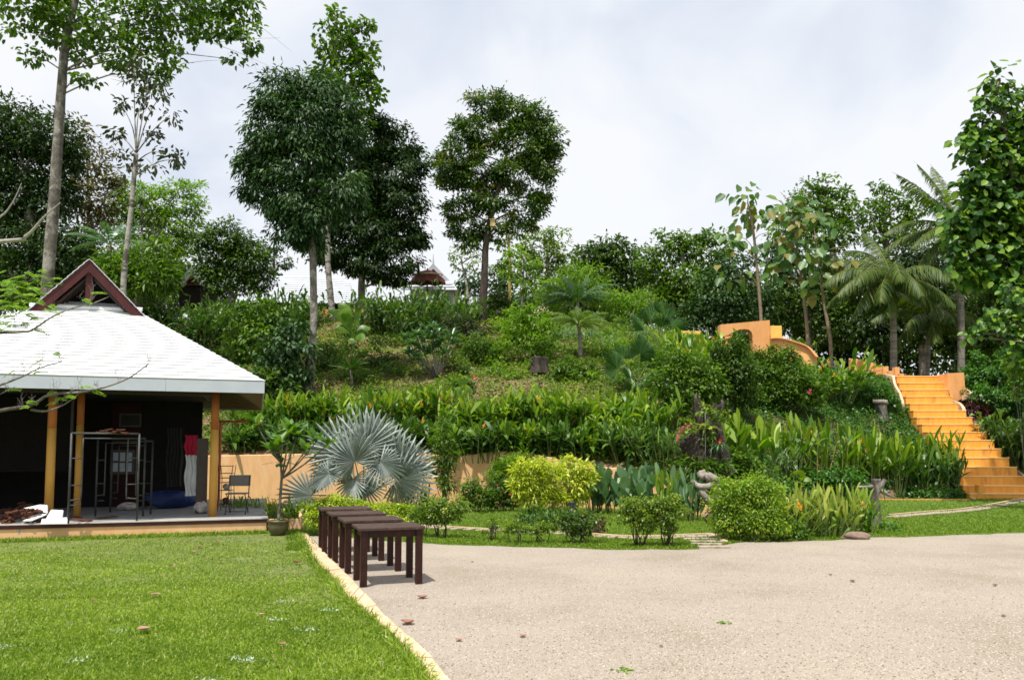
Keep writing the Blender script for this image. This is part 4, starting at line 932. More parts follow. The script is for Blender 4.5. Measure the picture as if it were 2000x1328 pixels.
coping('coping', [(1984, 915), (2000, 928), (2020, 945)], [30.4, 30, 29.5], .10, 0, 'kerb', st, .3)
yb = 33.2
def prismpx(px, Y, depth, name, mat, root, bevel=.012):
    o = MB().extrude([P(u, v, Y) for u, v in px], Vector((0, depth, 0))).obj(name, mat, root, bevel=bevel); return o
prismpx([(1852, 729), (1883, 728), (1887, 775), (1870, 784), (1858, 783), (1853, 760)], 33.4, 1.1, 'parapet', 'terrace', st)
MB().extrude([P(1836, 735, 34.6), P(1851.5, 729, 33.45), P(1852.5, 782, 33.45), P(1846, 768, 34.2)], Vector((.15, .05, 0))).obj('parapet', 'orange', st)
prismpx([(1911, 947), (1922, 947), (1922, 962), (1911, 962)], 28.5, .25, 'small_post', 'orange', st)

# stepped parapet path and arch wall above
pw = thing('stepped_parapet', tuple(Vector((P(1700, 735, 36).x, 36, hz(P(1700, 735, 36).x, 36)))), 'stepped orange parapet descending from the arch wall to the stair head', 'wall')
sg = [((1405 + 255, 700), (1683, 700)), ]
def z5(x, y): return (x / 3.846 + 1340, y / 3.846 + 560)
steps = [(1240, 540, 1318), (1318, 558, 1335), (1335, 565, 1420), (1420, 575, 1426), (1426, 603, 1482), (1482, 597, 1520), (1520, 632, 1570), (1570, 603, 1604), (1604, 652, 1638)]
for i, (x0, y0, x1) in enumerate(steps):
    y1 = y0 + (6 if x1 - x0 > 60 else 1); Yy = 37.2 - i * .25; (ua, va), (ub, vb) = z5(x0, y0), z5(x1 + .8, y1); vd = 745
    MB().extrude([P(ua, va, Yy), P(ub, vb, Yy - .1), P(ub, vd, Yy - .1), P(ua, vd, Yy)], Vector((0, .28, 0))).obj('parapet_block', 'terrace', pw, bevel=.01)
coping('coping', [z5(1500, 655), z5(1555, 672), z5(1590, 700), z5(1600, 740)], [35.4, 35.0, 34.6, 34.4], .12, 0, 'kerb', pw, .5)
coping('coping', [z5(1270, 652), z5(1320, 642), z5(1370, 640)], [36.2, 36.2, 36], .5, 0, 'terrace', pw, .6)
coping('coping', [z5(1620, 660), z5(1760, 672), z5(1870, 668)], [36.4, 36.5, 36.4], .16, 0, 'terrace', pw, .8)
aw = thing('arch_wall', tuple(Vector((P(1450, 700, 38).x, 38, hz(P(1450, 700, 38).x, 38)))), 'orange plastered wall with a rounded doorway at the top of the path', 'wall')
def arch_wall():
    Y = 38.2; o = [z5(258, 285), z5(628, 250), z5(632, 560), z5(505, 560), z5(500, 370), z5(492, 340), z5(470, 322), z5(440, 318), z5(400, 322), z5(370, 335), z5(352, 360), z5(350, 560), z5(258, 560)]
    pts = [P(u, v, Y) for u, v in o]; D = Vector((0, .55, 0)); mb = MB()
    # front, back, rim as quads fan
    n = len(pts); outer = [0, 1, 2, 3]; vs = pts + [p + D for p in pts]
    quads = [(0, 1, 7, 8), (0, 8, 9), (0, 9, 10), (0, 10, 11, 12), (1, 2, 3, 4), (1, 4, 5), (1, 5, 6), (1, 6, 7)]
    mb.add(vs, quads + [tuple(i + n for i in reversed(q)) for q in quads] + [(i, i + n, (i + 1) % n + n, (i + 1) % n) for i in range(n)])
    mb.obj('wall_panel', 'terrace', aw)
arch_wall()
prismpx([z5(634, 294), z5(720, 294), z5(722, 400), z5(634, 400)], 38.5, .5, 'pier', 'yellowwall', aw, .02)
MB().extrude([P(*z5(636, 384), 38.3), P(*z5(720, 380), 38), P(*z5(860, 420), 37.6), P(*z5(925, 452), 37.4), P(*z5(985, 520), 37.1), P(*z5(985, 640), 37.1), P(*z5(636, 640), 38.3)], Vector((0, .3, 0))).obj('side_wall', 'terrace', aw)
coping('coping', [z5(636, 384), z5(720, 383), z5(860, 422), z5(925, 454), z5(985, 522)], [38.25, 37.95, 37.5, 37.3, 37.0], .2, 0, 'terrace', aw, .06)
prismpx([z5(-60, 332), z5(120, 332), z5(120, 360), z5(-60, 360)], 40, .3, 'low_wall', 'yellowwall', aw)

# ---------------------------------------------------------------- far buildings on the plateau
def z2(x, y): return (x / 2.778 + 240, y / 2.778 + 420)
h1 = thing('gabled_house', tuple(Vector((P(375, 560, 52).x, 52, hz(P(375, 560, 52).x, 52)))), 'small white gabled house half hidden left of the dark round bush', 'house')
MB().extrude([P(*z2(287, 372), 52), P(*z2(365, 290), 52), P(*z2(440, 372), 52), P(*z2(425, 380), 52), P(*z2(365, 318), 52), P(*z2(300, 380), 52)], Vector((0, 4, 0))).obj('roof', 'farroof', h1)
MB().extrude([P(*z2(280, 380), 51.7), P(*z2(364, 286), 51.7), P(*z2(386, 300), 51.7), P(*z2(322, 376), 51.7)], Vector((0, .12, 0))).obj('roof_slope', 'farroof', h1)
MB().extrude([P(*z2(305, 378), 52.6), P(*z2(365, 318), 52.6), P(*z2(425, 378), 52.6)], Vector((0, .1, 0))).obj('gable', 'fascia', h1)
MB().extrude([P(*z2(348, 378), 52.5), P(*z2(348, 345), 52.5), P(*z2(395, 345), 52.5), P(*z2(410, 378), 52.5)], Vector((0, .05, 0))).obj('gable_panel', 'maroonwood', h1)
MB().extrude([P(*z2(305, 382), 52.8), P(*z2(420, 382), 52.8), P(*z2(420, 520), 52.8), P(*z2(305, 520), 52.8)], Vector((0, 3, 0))).obj('wall', 'interior', h1)
h2 = thing('long_roofed_house', tuple(Vector((P(610, 590, 54).x, 54, hz(P(610, 590, 54).x, 54)))), 'long low house with a white boarded roof behind the tall trunks', 'house')
e0, e1, t0, t1 = P(*z2(795, 478), 52), P(*z2(1262, 478), 52), P(*z2(805, 330), 56), P(*z2(1225, 338), 56)
for i in range(14):
    s0, s1 = i / 14, min(1, (i + 1.1) / 14); roof_board(e0.lerp(t0, s0), e1.lerp(t1, s0), e0.lerp(t0, s1), e1.lerp(t1, s1), .03, .03).obj('roof_board', 'farroof', h2)
MB().extrude([P(*z2(800, 480), 52.6), P(*z2(1255, 480), 52.6), P(*z2(1255, 560), 52.6), P(*z2(800, 560), 52.6)], Vector((0, 3, 0))).obj('wall', 'interior', h2)
MB().tube([P(*z2(800, 340), 55.8), P(*z2(800, 300), 55.8)], [.08, .02], 5).obj('finial', 'farroof', h2)
tw = thing('terrace_wall', tuple(T(672, 612)), 'short run of orange terrace wall under the long roofed house', 'wall')
MB().extrude([P(*z2(1040, 512), 46.6), P(*z2(1420, 512), 46.6), P(*z2(1420, 550), 46.6), P(*z2(1040, 550), 46.6)], Vector((0, .4, 0))).obj('wall_section', 'terrace', tw)
h3 = thing('red_gable_house', tuple(Vector((P(845, 560, 52).x, 52, hz(P(845, 560, 52).x, 52)))), 'white roofed house with a maroon gable at the crest', 'house')
MB().extrude([P(*z2(1560, 400), 52), P(*z2(1683, 262), 52), P(*z2(1815, 400), 52), P(*z2(1798, 402), 52), P(*z2(1683, 290), 52), P(*z2(1580, 402), 52)], Vector((0, 4, 0))).obj('roof', 'farroof', h3)
MB().extrude([P(*z2(1600, 372), 52.4), P(*z2(1683, 278), 52.4), P(*z2(1768, 372), 52.4)], Vector((0, .1, 0))).obj('gable', 'maroonwood', h3)
for i in range(3): y = 362 + i * 15; MB().hull8([P(*z2(1540 - i * 8, y + 15), 51.6 - .2 * i), P(*z2(1790 + i * 12, y + 15), 51.6 - .2 * i), P(*z2(1790 + i * 8, y), 52 - .2 * i), P(*z2(1550 - i * 5, y), 52 - .2 * i)], [P(*z2(1540 - i * 8, y + 11), 51.6 - .2 * i), P(*z2(1790 + i * 12, y + 11), 51.6 - .2 * i), P(*z2(1790 + i * 8, y - 3), 52 - .2 * i), P(*z2(1550 - i * 5, y - 3), 52 - .2 * i)]).obj('roof_board', 'farroof', h3)
MB().extrude([P(*z2(1560, 405), 52.8), P(*z2(1790, 405), 52.8), P(*z2(1790, 520), 52.8), P(*z2(1560, 520), 52.8)], Vector((0, 3, 0))).obj('wall', 'farroof', h3)
MB().tube([P(*z2(1684, 268), 52.2), P(*z2(1684, 212), 52.2)], [.07, .015], 5).obj('finial', 'farroof', h3)
pu = P(*z2(1652, 330), 50.6); um = thing('parasol', tuple(Vector((pu.x, pu.y, hz(pu.x, pu.y)))), 'maroon parasol with a tan rim in front of the red gable house', 'parasol')
V = [tuple(pu + Vector((0, 0, .42)))]; n = 16; k = .72
for j in range(n): t = 6.2832 * j / n; V.append(tuple(pu + Vector((math.cos(t) * k * 1.7, math.sin(t) * k, -.45 - .12 * (j % 2)))))
for j in range(n): t = 6.2832 * j / n; V.append(tuple(pu + Vector((math.cos(t) * k * .9, math.sin(t) * k * .55, .22))))
MB().add(V, [(0, 1 + n + j, 1 + n + (j + 1) % n) for j in range(n)] + [(1 + n + j, 1 + j, 1 + (j + 1) % n, 1 + n + (j + 1) % n) for j in range(n)]).obj('canopy', 'parasol', um)
MB().tube([tuple(pu + Vector((math.cos(6.2832 * j / 16) * k * 1.35, math.sin(6.2832 * j / 16) * k * .8, .05 + .02 * (j % 2)))) for j in range(17)], .05, 4).obj('rim', 'canvas', um)
MB().tube([pu + Vector((0, 0, .5)), Vector((pu.x, pu.y, hz(pu.x, pu.y)))], .05, 6).obj('pole', 'darkwood', um)
y = 50; kr = thing('crest_kiosk', tuple(Vector((P(1060, 612, y).x, y, hz(P(1060, 612, y).x, y)))), 'low cream tented roof with an orange post on the crest', 'kiosk')
a0, a1, ap = P(1033, 615, y), P(1088, 615, y), P(1060, 598, y + 1.2)
MB().add([a0, a1, a1 + Vector((0, 2.4, 0)), a0 + Vector((0, 2.4, 0)), ap - Vector((.25, 0, 0)), ap + Vector((.25, 0, 0))], [(0, 1, 5, 4), (1, 2, 5), (2, 3, 4, 5), (3, 0, 4), (3, 2, 1, 0)]).obj('roof', 'canvas', kr)
MB().box(ap + Vector((0, 0, .05)), (.4, .3, .22)).obj('cap', 'white', kr); q = P(1043, 620, y + .3); MB().tube([q + Vector((0, 0, .2)), Vector((q.x, q.y, hz(q.x, q.y)))], .12, 6).obj('post', 'yellowwall', kr)

# ---------------------------------------------------------------- garden path
def ribbon(name, px, w_, z, mat, kind='structure'):
    pts = smooth_line([G(*p) for p in px], 4); vs = []
    for i, p in enumerate(pts):
        d = pts[min(i + 1, len(pts) - 1)] - pts[max(i - 1, 0)]; d.normalize(); n = Vector((-d.y, d.x, 0)) * w_ / 2
        vs += [p - n, p + n]
    k = len(pts); lo = [Vector((p.x, p.y, -.03)) for p in vs]; hi = [Vector((p.x, p.y, z)) for p in vs]; m = 2 * k
    fs = [(m + 2 * i, m + 2 * i + 1, m + 2 * i + 3, m + 2 * i + 2) for i in range(k - 1)] + [(2 * i, 2 * i + 2, m + 2 * i + 2, m + 2 * i) for i in range(k - 1)] + [(2 * i + 1, m + 2 * i + 1, m + 2 * i + 3, 2 * i + 3) for i in range(k - 1)]
    return tag(MB().add(lo + hi, fs).obj(name, mat), kind=kind)
pl = [(600, 1018), (700, 1024), (840, 1030), (960, 1037), (1110, 1043), (1230, 1051), (1320, 1049), (1389, 1046)]
ribbon('path_kerb', pl, .07, .06, 'kerb')
def path_stones(name, label, px, n, w_, off):
    root = thing(name, tuple(G(*px[len(px) // 2])), label, 'path'); pts = smooth_line([G(*p) for p in px], 8)
    for i in range(n):
        s = (i + .5) / n * (len(pts) - 1); a = pts[int(s)]; b = pts[min(int(s) + 1, len(pts) - 1)]; p = a.lerp(b, s % 1); d = (b - a).normalized(); nn = Vector((d.y, -d.x, 0))
        for r in range(2):
            c = p + nn * (off + r * .15 + random.uniform(-.02, .02)); L_ = (pts[-1] - pts[0]).length / n
            MB().box(c + Vector((0, 0, .015 + random.uniform(0, .012))), (L_ * random.uniform(.7, .93), .13, .05), Matrix.Rotation(math.atan2(d.y, d.x) + random.uniform(-.08, .08), 3, 'Z')).obj('stone', 'stone', root, bevel=.008)
path_stones('garden_path', 'narrow flat stone path curving along the garden lawn behind the shrubs', pl[2:], 30, .3, .12)
px2 = [(1735, 1010), (1800, 1004), (1870, 999), (1930, 990), (1998, 977), (2050, 972)]
ribbon('path_edging', [(u, v - 2) for u, v in px2], .06, .055, 'kerb')
path_stones('stair_path', 'narrow flat stone path leading across the grass to the orange stairs', px2, 18, .3, .12)
ribbon('bed_edging', [(1690, 977), (1760, 977), (1840, 977), (1893, 977)], .07, .05, 'terrace')
ribbon('bed_edging', [(1905, 974), (1950, 974), (2050, 974)], .07, .05, 'kerb')
pv = thing('paving_patch', tuple(G(1375, 1060)), 'patch of worn flat paving stones where the path meets the gravel', 'paving')
for r in range(5):
    v = 1050 + r * 5.2
    for j in range(3):
        u = 1345 + r * 9 + j * 24 + random.uniform(-4, 4)
        if u > 1420: continue
        c = G(u, v); MB().box(c + Vector((0, 0, .02)), (random.uniform(.22, .34), .13, .06), Matrix.Rotation(random.uniform(-.25, .05), 3, 'Z')).obj('stone', 'stone', pv, bevel=.01)
wallseg(MB(), G(1392, 1046), G(1418, 1061), .05, .09).obj('edge', 'kerb', pv)

# ---------------------------------------------------------------- four tables
TBp = []
tdir = (G(822, 1141) - G(704, 1148)); rot = math.atan2(tdir.y, tdir.x); Wt = tdir.length + .02
corner = [G(704, 1148), G(680, 1122) * 0, 0, 0]
ft = [(G(704, 1148) + G(822, 1141)) / 2]; bkp = G(742, 1097)
dirb = Vector((-math.sin(rot), math.cos(rot), 0))
leftn = G(704, 1148); leftf = G(622, 1076)
ln = leftf - leftn; lab = ['dark wooden table nearest the camera with its end facing the lawn kerb', 'second dark wooden table behind the nearest one', 'third dark wooden table in the row beside the kerb', 'farthest dark wooden table, next to the clipped yellow hedge']
TH_ = .755; tw_, td = Wt, .66; gap = .14
rowd = ln.normalized(); step_ = (ln.length - .45) / 3
for i in range(4):
    p0 = leftn + rowd * step_ * i; root = thing('wooden_table', tuple(p0), lab[i], 'table', 'dark wooden tables in a row along the kerb', rz=rot + random.uniform(-.01, .01)); mw = ORG[root.name]
    dd = min(td, step_ - .07); l = .085; t = lambda x, y, z: mw @ Vector((x, y, z)); m3 = mw.to_3x3()
    sh = 0
    MB().box(t(tw_ / 2, dd / 2, TH_ - .018), (tw_ + .05, dd + .05, .036), m3).obj('tabletop', 'tabletop', root, bevel=.005)
    for x, y in ((l / 2, l / 2), (tw_ - l / 2, l / 2), (l / 2, dd - l / 2), (tw_ - l / 2, dd - l / 2)): MB().box(t(x, y, (TH_ - .036) / 2), (l, l, TH_ - .036), m3).obj('leg', 'tablewood', root, bevel=.005)
    for x, y, a, b in ((tw_ / 2, l / 2, tw_ - 2 * l, .03), (tw_ / 2, dd - l / 2, tw_ - 2 * l, .03), (l / 2, dd / 2, .03, dd - 2 * l), (tw_ - l / 2, dd / 2, .03, dd - 2 * l)): MB().box(t(x, y, TH_ - .036 - .045), (a, b, .09), m3).obj('apron', 'tablewood', root)
# ================================================================ vegetation
# ---- tall trees, left
tree('tall_tree', 'very tall grey trunked tree whose leafy boughs cross the top left of the sky', 'tree', 31,
     [(93, 556, .235), (104, 420, .215), (113, 280, .19), (121, 160, .18), (128, 90, .165), (146, 0, .15), (165, -90, .10)],
     [(40, 15, 60, 30), (100, 62, 40, 30), (62, 112, 26, 22), (30, 62, 26, 18), (130, 30, 50, 35), (172, 100, 42, 32), (165, 150, 26, 16), (215, 50, 62, 42), (250, 112, 52, 34), (296, 155, 34, 22), (322, 72, 44, 36), (330, 15, 80, 32),
      (405, 15, 66, 32), (392, 66, 38, 24), (440, 55, 34, 34), (474, 18, 38, 34), (486, 78, 24, 36), (462, 118, 18, 14), (300, -35, 200, 30), (100, -35, 120, 30), (330, 122, 30, 24)],
     'mid', .24, .15, 2.3, bark='bark', r_end=.012, clump=.22, droop=.7, big=True, per=8, twigs=3)
tree('slender_pale_tree', 'slender pale spotted trunk with sparse bronze leaf clusters rising right of the pavilion gable', 'tree', 29,
     [(240, 582, .105), (246, 500, .10), (257, 400, .09), (266, 300, .08)],
     [(290, 165, 46, 22), (262, 135, 28, 28), (312, 190, 34, 20), (332, 226, 18, 22), (226, 262, 14, 10), (322, 300, 24, 13), (290, 328, 34, 11), (250, 322, 18, 16), (345, 312, 14, 10), (276, 205, 28, 20), (298, 262, 12, 14), (238, 205, 12, 12)],
     'olive', .24, .12, .9, bark='barkpale', r_end=.018, clump=.2, droop=.6, big=True, per=5, twigs=2)
tree('dark_tree', 'dense dark tree filling the far left edge behind the tall trunk', 'tree', 42, [(60, 600, .35), (60, 450, .3), (50, 330, .2)],
     [(20, 262, 85, 70), (95, 270, 62, 55), (20, 380, 90, 80), (100, 380, 55, 60), (40, 480, 90, 70), (120, 500, 60, 60), (60, 560, 100, 50), (-60, 330, 80, 120), (135, 310, 26, 40)], 'shade', .30, .12, 3.2, twigs=0, clump=.15)
tree('autumnal_tree', 'brownish yellow leaved tree between the two pale trunks', 'tree', 46, [(180, 600, .25), (178, 480, .2), (172, 380, .12)],
     [(152, 262, 26, 30), (172, 320, 40, 40), (160, 400, 42, 48), (200, 400, 40, 50), (222, 345, 20, 24), (175, 450, 45, 40), (140, 340, 24, 34), (232, 300, 10, 12)], 'brownleaf', .28, .12, 1.7, twigs=3, clump=.2)
tree('feathery_tree', 'bright green feathery tree with layered boughs left of the dark round bush', 'tree', 50, [(300, 600, .25), (302, 500, .2), (310, 430, .1)],
     [(290, 400, 55, 34), (350, 372, 48, 20), (375, 408, 34, 18), (330, 432, 55, 25), (270, 450, 50, 34), (368, 455, 42, 22), (240, 412, 36, 34), (320, 480, 60, 30), (250, 370, 34, 22)], 'bright', .30, .10, 2.2, layer=.35, clump=.14, droop=.3, twigs=1)
tree('dark_leaved_sapling', 'reddish brown drooping sapling in front of the feathery tree', 'tree', 44, [(280, 600, .1), (278, 500, .08), (276, 440, .05)],
     [(282, 432, 26, 18), (262, 480, 24, 18), (300, 470, 20, 16), (276, 385, 16, 14)], 'redtip', .34, .14, 1.6, droop=.9, big=True)
tree('narrow_leaf_tree', 'rounded light green tree with narrow glossy leaves behind the slender pale trunk', 'tree', 38, [(270, 600, .14), (268, 560, .12), (266, 530, .1)],
     [(270, 508, 66, 40), (225, 535, 40, 40), (310, 535, 38, 38), (270, 555, 60, 30)], 'mid', .42, .09, 2.8, droop=.45, clump=.16, twigs=0)
tree('dark_round_tree', 'dark round bushy tree in front of the small white gable', 'tree', 45, [(452, 600, .2), (450, 540, .15), (450, 500, .1)],
     [(440, 470, 42, 34), (410, 515, 48, 38), (484, 515, 42, 42), (450, 550, 68, 34), (505, 550, 30, 30), (470, 480, 36, 30), (395, 470, 18, 18)], 'dark', .24, .10, 3.0, clump=.15)
tree('misty_tree', 'small pale grey green tree far off right of the dark round tree', 'tree', 80, [(535, 560, .2), (535, 520, .15), (536, 490, .1)],
     [(536, 478, 24, 16), (518, 500, 22, 16), (550, 512, 20, 18), (530, 530, 26, 16)], 'blue', .40, .2, 1.7)
# ---- central tall trees
tree('dense_drooping_tree', 'tall dome shaped tree with dense drooping bluish leaves on the left of the tall group', 'tree', 31,
     [(603, 770, .19), (609, 690, .155), (613, 600, .145), (611, 480, .13), (614, 380, .11), (616, 300, .08)],
     [(552, 182, 54, 40), (610, 178, 58, 38), (660, 215, 45, 40), (530, 245, 56, 46), (600, 250, 76, 56), (668, 285, 48, 50), (512, 310, 44, 46), (590, 330, 82, 55), (510, 372, 42, 26), (588, 400, 60, 44), (668, 380, 46, 46), (570, 445, 42, 30), (483, 335, 20, 24),
      (620, 430, 50, 40), (540, 405, 36, 24), (600, 470, 36, 22)], 'blue', .25, .075, 4.6, bark='bark', droop=1.0, clump=.24, twigs=0, layer=.7, per=60, fill=.5)
tree('towering_tree', 'tallest tree with big bright leaves and a ragged spire above the dense drooping crown', 'tree', 45,
     [(648, 604, .20), (641, 520, .17), (640, 420, .16), (645, 300, .15), (660, 180, .12), (655, 90, .07)],
     [(654, 32, 12, 20), (640, 60, 22, 20), (668, 78, 24, 24), (702, 52, 30, 15), (722, 46, 14, 12), (645, 105, 30, 22), (690, 100, 34, 20), (722, 88, 16, 10), (640, 140, 40, 22), (700, 140, 34, 26), (722, 118, 20, 14), (715, 168, 32, 26), (730, 185, 18, 14), (708, 208, 24, 18), (670, 170, 34, 30),
      (690, 235, 30, 26)], 'mid', .36, .2, 3.2, bark='barkpale', big=True, clump=.22, twigs=1, per=12)
tree('layered_dark_tree', 'broad dark tree with layered drooping boughs in the middle of the tall group', 'tree', 47,
     [(706, 600, .22), (708, 520, .2), (722, 420, .17), (742, 320, .1)],
     [(757, 252, 44, 26), (728, 290, 44, 40), (792, 292, 26, 34), (755, 340, 66, 44), (812, 330, 20, 30), (720, 380, 60, 44), (782, 395, 50, 46), (716, 450, 74, 46), (788, 460, 44, 36), (690, 510, 58, 30), (755, 510, 66, 34), (810, 470, 22, 22), (640, 480, 46, 40), (650, 430, 40, 40), (770, 545, 40, 14)],
     'shade', .30, .11, 4.6, droop=.9, clump=.24, twigs=0, per=55, layer=.5, fill=.5)
tree('forked_tree', 'tree with a dark forked trunk and open reddish tipped crown standing alone on the crest', 'tree', 43,
     [(942, 612, .24), (946, 540, .20), (949, 480, .18), (960, 420, .16), (978, 350, .12), (990, 300, .08)],
     [(962, 205, 48, 26), (1000, 222, 46, 28), (1045, 238, 42, 30), (1078, 275, 26, 36), (1015, 282, 60, 40), (945, 262, 44, 32), (900, 255, 22, 24), (905, 300, 42, 30), (880, 330, 38, 26), (852, 312, 16, 16), (1066, 330, 34, 34), (1005, 345, 48, 34), (930, 350, 48, 34), (872, 362, 24, 18), (898, 408, 36, 28),
      (1062, 375, 20, 22), (1028, 410, 38, 26), (960, 395, 50, 24), (905, 452, 32, 22), (1010, 446, 34, 18), (960, 455, 38, 22), (915, 480, 22, 10), (1052, 300, 30, 30)], 'redtip', .25, .10, 4.0, bark='barkdark', clump=.26, twigs=1, r_end=.03, per=50, layer=.55, fill=.45)
q = P(962, 437, 42.4); MB().box(q, (.26, .22, .34)).obj('nest_box', 'box', None, loc=q, bevel=.01); bh = bpy.data.objects['nest_box']; tag(bh, 'small yellow nest box hung on the dark forked trunk', 'nest box')
MB().box(q + Vector((0, -.02, .2)), (.32, .3, .04)).obj('lid', 'box', bh)
# ---- background trees, centre and right
def bg(name, label, Y, lobes, leaf, ll=.42, lw=.2, cov=2.2, trunk=None, bark='bark', **kw):
    u = sum(l[0] for l in lobes) / len(lobes); vb = 640; vt = min(l[1] for l in lobes)
    tk = trunk or [(u, vb, .22), (u + 4, (vb + vt) / 2 + 30, .18), (u, vt + 30, .1)]
    return tree(name, label, 'tree', Y, tk, lobes, leaf, ll, lw, cov, bark=bark, **kw)
bg('airy_tree', 'pale yellow green airy tree beyond the forked trunk', 66, [(1072, 462, 34, 18), (1040, 484, 34, 22), (1092, 490, 24, 24), (1060, 515, 44, 26), (1030, 530, 30, 26), (1085, 545, 36, 22), (1105, 520, 16, 16)], 'yellowish', .40, .16, 1.9, twigs=2)
bg('domed_tree', 'domed mid green tree at the centre of the far treeline', 60, [(1188, 482, 40, 20), (1150, 505, 40, 28), (1220, 508, 36, 32), (1185, 530, 64, 36), (1165, 565, 60, 30), (1225, 560, 44, 30), (1130, 545, 34, 26)], 'dark', .38, .18, 2.8)
bg('spreading_tree', 'wide spreading green tree with a knobbly top right of the domed tree', 56, [(1305, 462, 20, 13), (1345, 468, 36, 16), (1395, 466, 40, 16), (1300, 500, 46, 30), (1370, 500, 60, 30), (1290, 545, 44, 30), (1350, 550, 60, 36), (1410, 540, 40, 34), (1265, 520, 24, 26), (1310, 590, 50, 26)], 'mid', .36, .17, 2.5)
bg('glossy_tree', 'glossy dark bluish tree behind the broad leaved saplings', 49, [(1440, 535, 50, 38), (1410, 580, 50, 40), (1470, 590, 50, 40), (1420, 620, 60, 30), (1370, 610, 40, 30), (1350, 640, 44, 20)], 'blue', .30, .13, 2.8)
bg('umbrella_tree', 'slim tree with flat tiers of light green leaves just right of the forked trunk', 52, [(1008, 492, 24, 8), (1025, 515, 38, 11), (992, 535, 26, 9), (1040, 545, 34, 10), (1018, 565, 26, 9)], 'bright', .36, .14, 2.0, trunk=[(1018, 612, .07), (1022, 550, .06), (1024, 500, .04)], bark='barkpale', layer=.3)
bg('twin_trunk_tree', 'slim yellowish trunk with sparse tiered leaves close beside the forked trunk', 54, [(985, 482, 24, 11), (1000, 505, 30, 10), (975, 520, 26, 12), (990, 460, 16, 8)], 'mid', .32, .15, 1.7, trunk=[(996, 612, .12), (995, 540, .11), (993, 440, .06)], bark='canestem', layer=.4)
bg('bare_limbed_tree', 'pale limbed tree with sparse light leaves left of the forked trunk', 55, [(898, 500, 20, 10), (920, 520, 18, 12), (888, 520, 10, 8), (932, 498, 14, 10)], 'yellowish', .30, .13, 1.3, trunk=[(915, 610, .10), (912, 560, .09), (902, 515, .05)], bark='barkpale', twigs=3)
bg('bluish_tree', 'hazy bluish green trees low between the trunks beyond the crest', 85, [(925, 550, 30, 24), (960, 575, 34, 26), (1040, 590, 40, 20), (1005, 590, 30, 24), (900, 575, 24, 18), (980, 548, 34, 24)], 'blue', .5, .25, 2.4)
bg('rounded_tree', 'rounded flat topped tree rising above the middle of the right treeline', 58, [(1605, 362, 34, 16), (1640, 378, 26, 14), (1572, 388, 40, 20), (1635, 400, 40, 16), (1600, 420, 56, 26), (1660, 430, 26, 22), (1560, 450, 50, 34), (1620, 460, 60, 36), (1550, 410, 24, 20)], 'mid', .36, .18, 2.4, trunk=[(1632, 640, .3), (1630, 520, .26), (1612, 400, .12)])
bg('tufted_tree', 'tree with a small tufted head above spreading boughs left of the tall coconut fronds', 57, [(1722, 366, 24, 11), (1740, 382, 12, 10), (1705, 400, 26, 16), (1755, 395, 36, 14), (1790, 410, 30, 12), (1700, 430, 34, 20), (1750, 425, 46, 18), (1710, 460, 40, 24), (1770, 460, 50, 30)], 'mid', .36, .18, 2.1, trunk=[(1730, 640, .3), (1732, 520, .24), (1726, 400, .1)])
bg('shade_tree', 'dark shady tree behind the saplings and the arch wall', 52, [(1530, 500, 50, 40), (1560, 560, 60, 46), (1500, 610, 46, 40), (1590, 620, 60, 50), (1640, 560, 50, 50), (1660, 640, 50, 40)], 'dark', .34, .15, 2.8)
bg('gloomy_tree', 'darkest tree in the shade directly behind the coconut palms', 50, [(1720, 560, 60, 60), (1790, 560, 60, 60), (1720, 640, 60, 50), (1800, 640, 60, 50), (1860, 600, 50, 60), (1880, 660, 40, 40), (1850, 520, 50, 50), (1780, 500, 50, 30)], 'shade', .34, .15, 2.6)
bg('corner_tree', 'dark tree at the right edge behind the big leaved tree', 42, [(1920, 560, 50, 50), (1980, 560, 50, 60), (1940, 640, 60, 50), (2020, 620, 60, 80), (1920, 690, 40, 24), (1990, 700, 50, 40), (2060, 500, 70, 120)], 'dark', .30, .14, 2.8)
def wood(name, label, Y, lobes, leaf, ll, lw, cov):
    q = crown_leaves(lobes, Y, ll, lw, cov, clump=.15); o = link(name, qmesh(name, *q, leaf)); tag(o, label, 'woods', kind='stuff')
wood('undergrowth', 'dark tangled undergrowth at the base of the trees behind the palms', 55, [(x, 668 + (x % 5) * 6, 46, 42) for x in range(1380, 2200, 50)] + [(x, 712, 50, 24) for x in range(1640, 2200, 50)] + [(x, 600, 50, 30) for x in range(1060, 1400, 50)] + [(x, 540, 50, 60) for x in range(-150, 330, 60)], 'dark', .42, .22, 2.2)
wood('far_woods', 'dark mass of woodland closing the background behind the crest', 95, [(x, 588 + (x % 7) * 3, 60, 52) for x in range(1080, 2200, 60)] + [(x, 560, 60, 60) for x in range(-150, 420, 60)] + [(x, 610, 40, 22) for x in range(430, 1080, 50)], 'dark', .65, .32, 2.4)
shrub('bamboo_like_shrub', 'soft fine leaved light green shrub on the crest right of the grass tufts', 'shrub', (1230, 650), [(1200, 590, 22, 18), (1245, 590, 26, 20), (1225, 615, 36, 22), (1260, 620, 22, 20)], 'bright', .34, .06, 2.6, ground=T(1230, 646) + Vector((0, 0, 0)), dY=3)
shrub('soft_crest_shrub', 'soft light green shrub behind the feathery young palm', 'shrub', (1120, 640), [(1130, 545, 44, 26), (1165, 570, 30, 26), (1090, 565, 30, 26), (1075, 600, 24, 26)], 'bright', .36, .07, 2.0, ground=Vector((P(1130, 620, 48).x, 48, hz(P(1130, 620, 48).x, 48))))

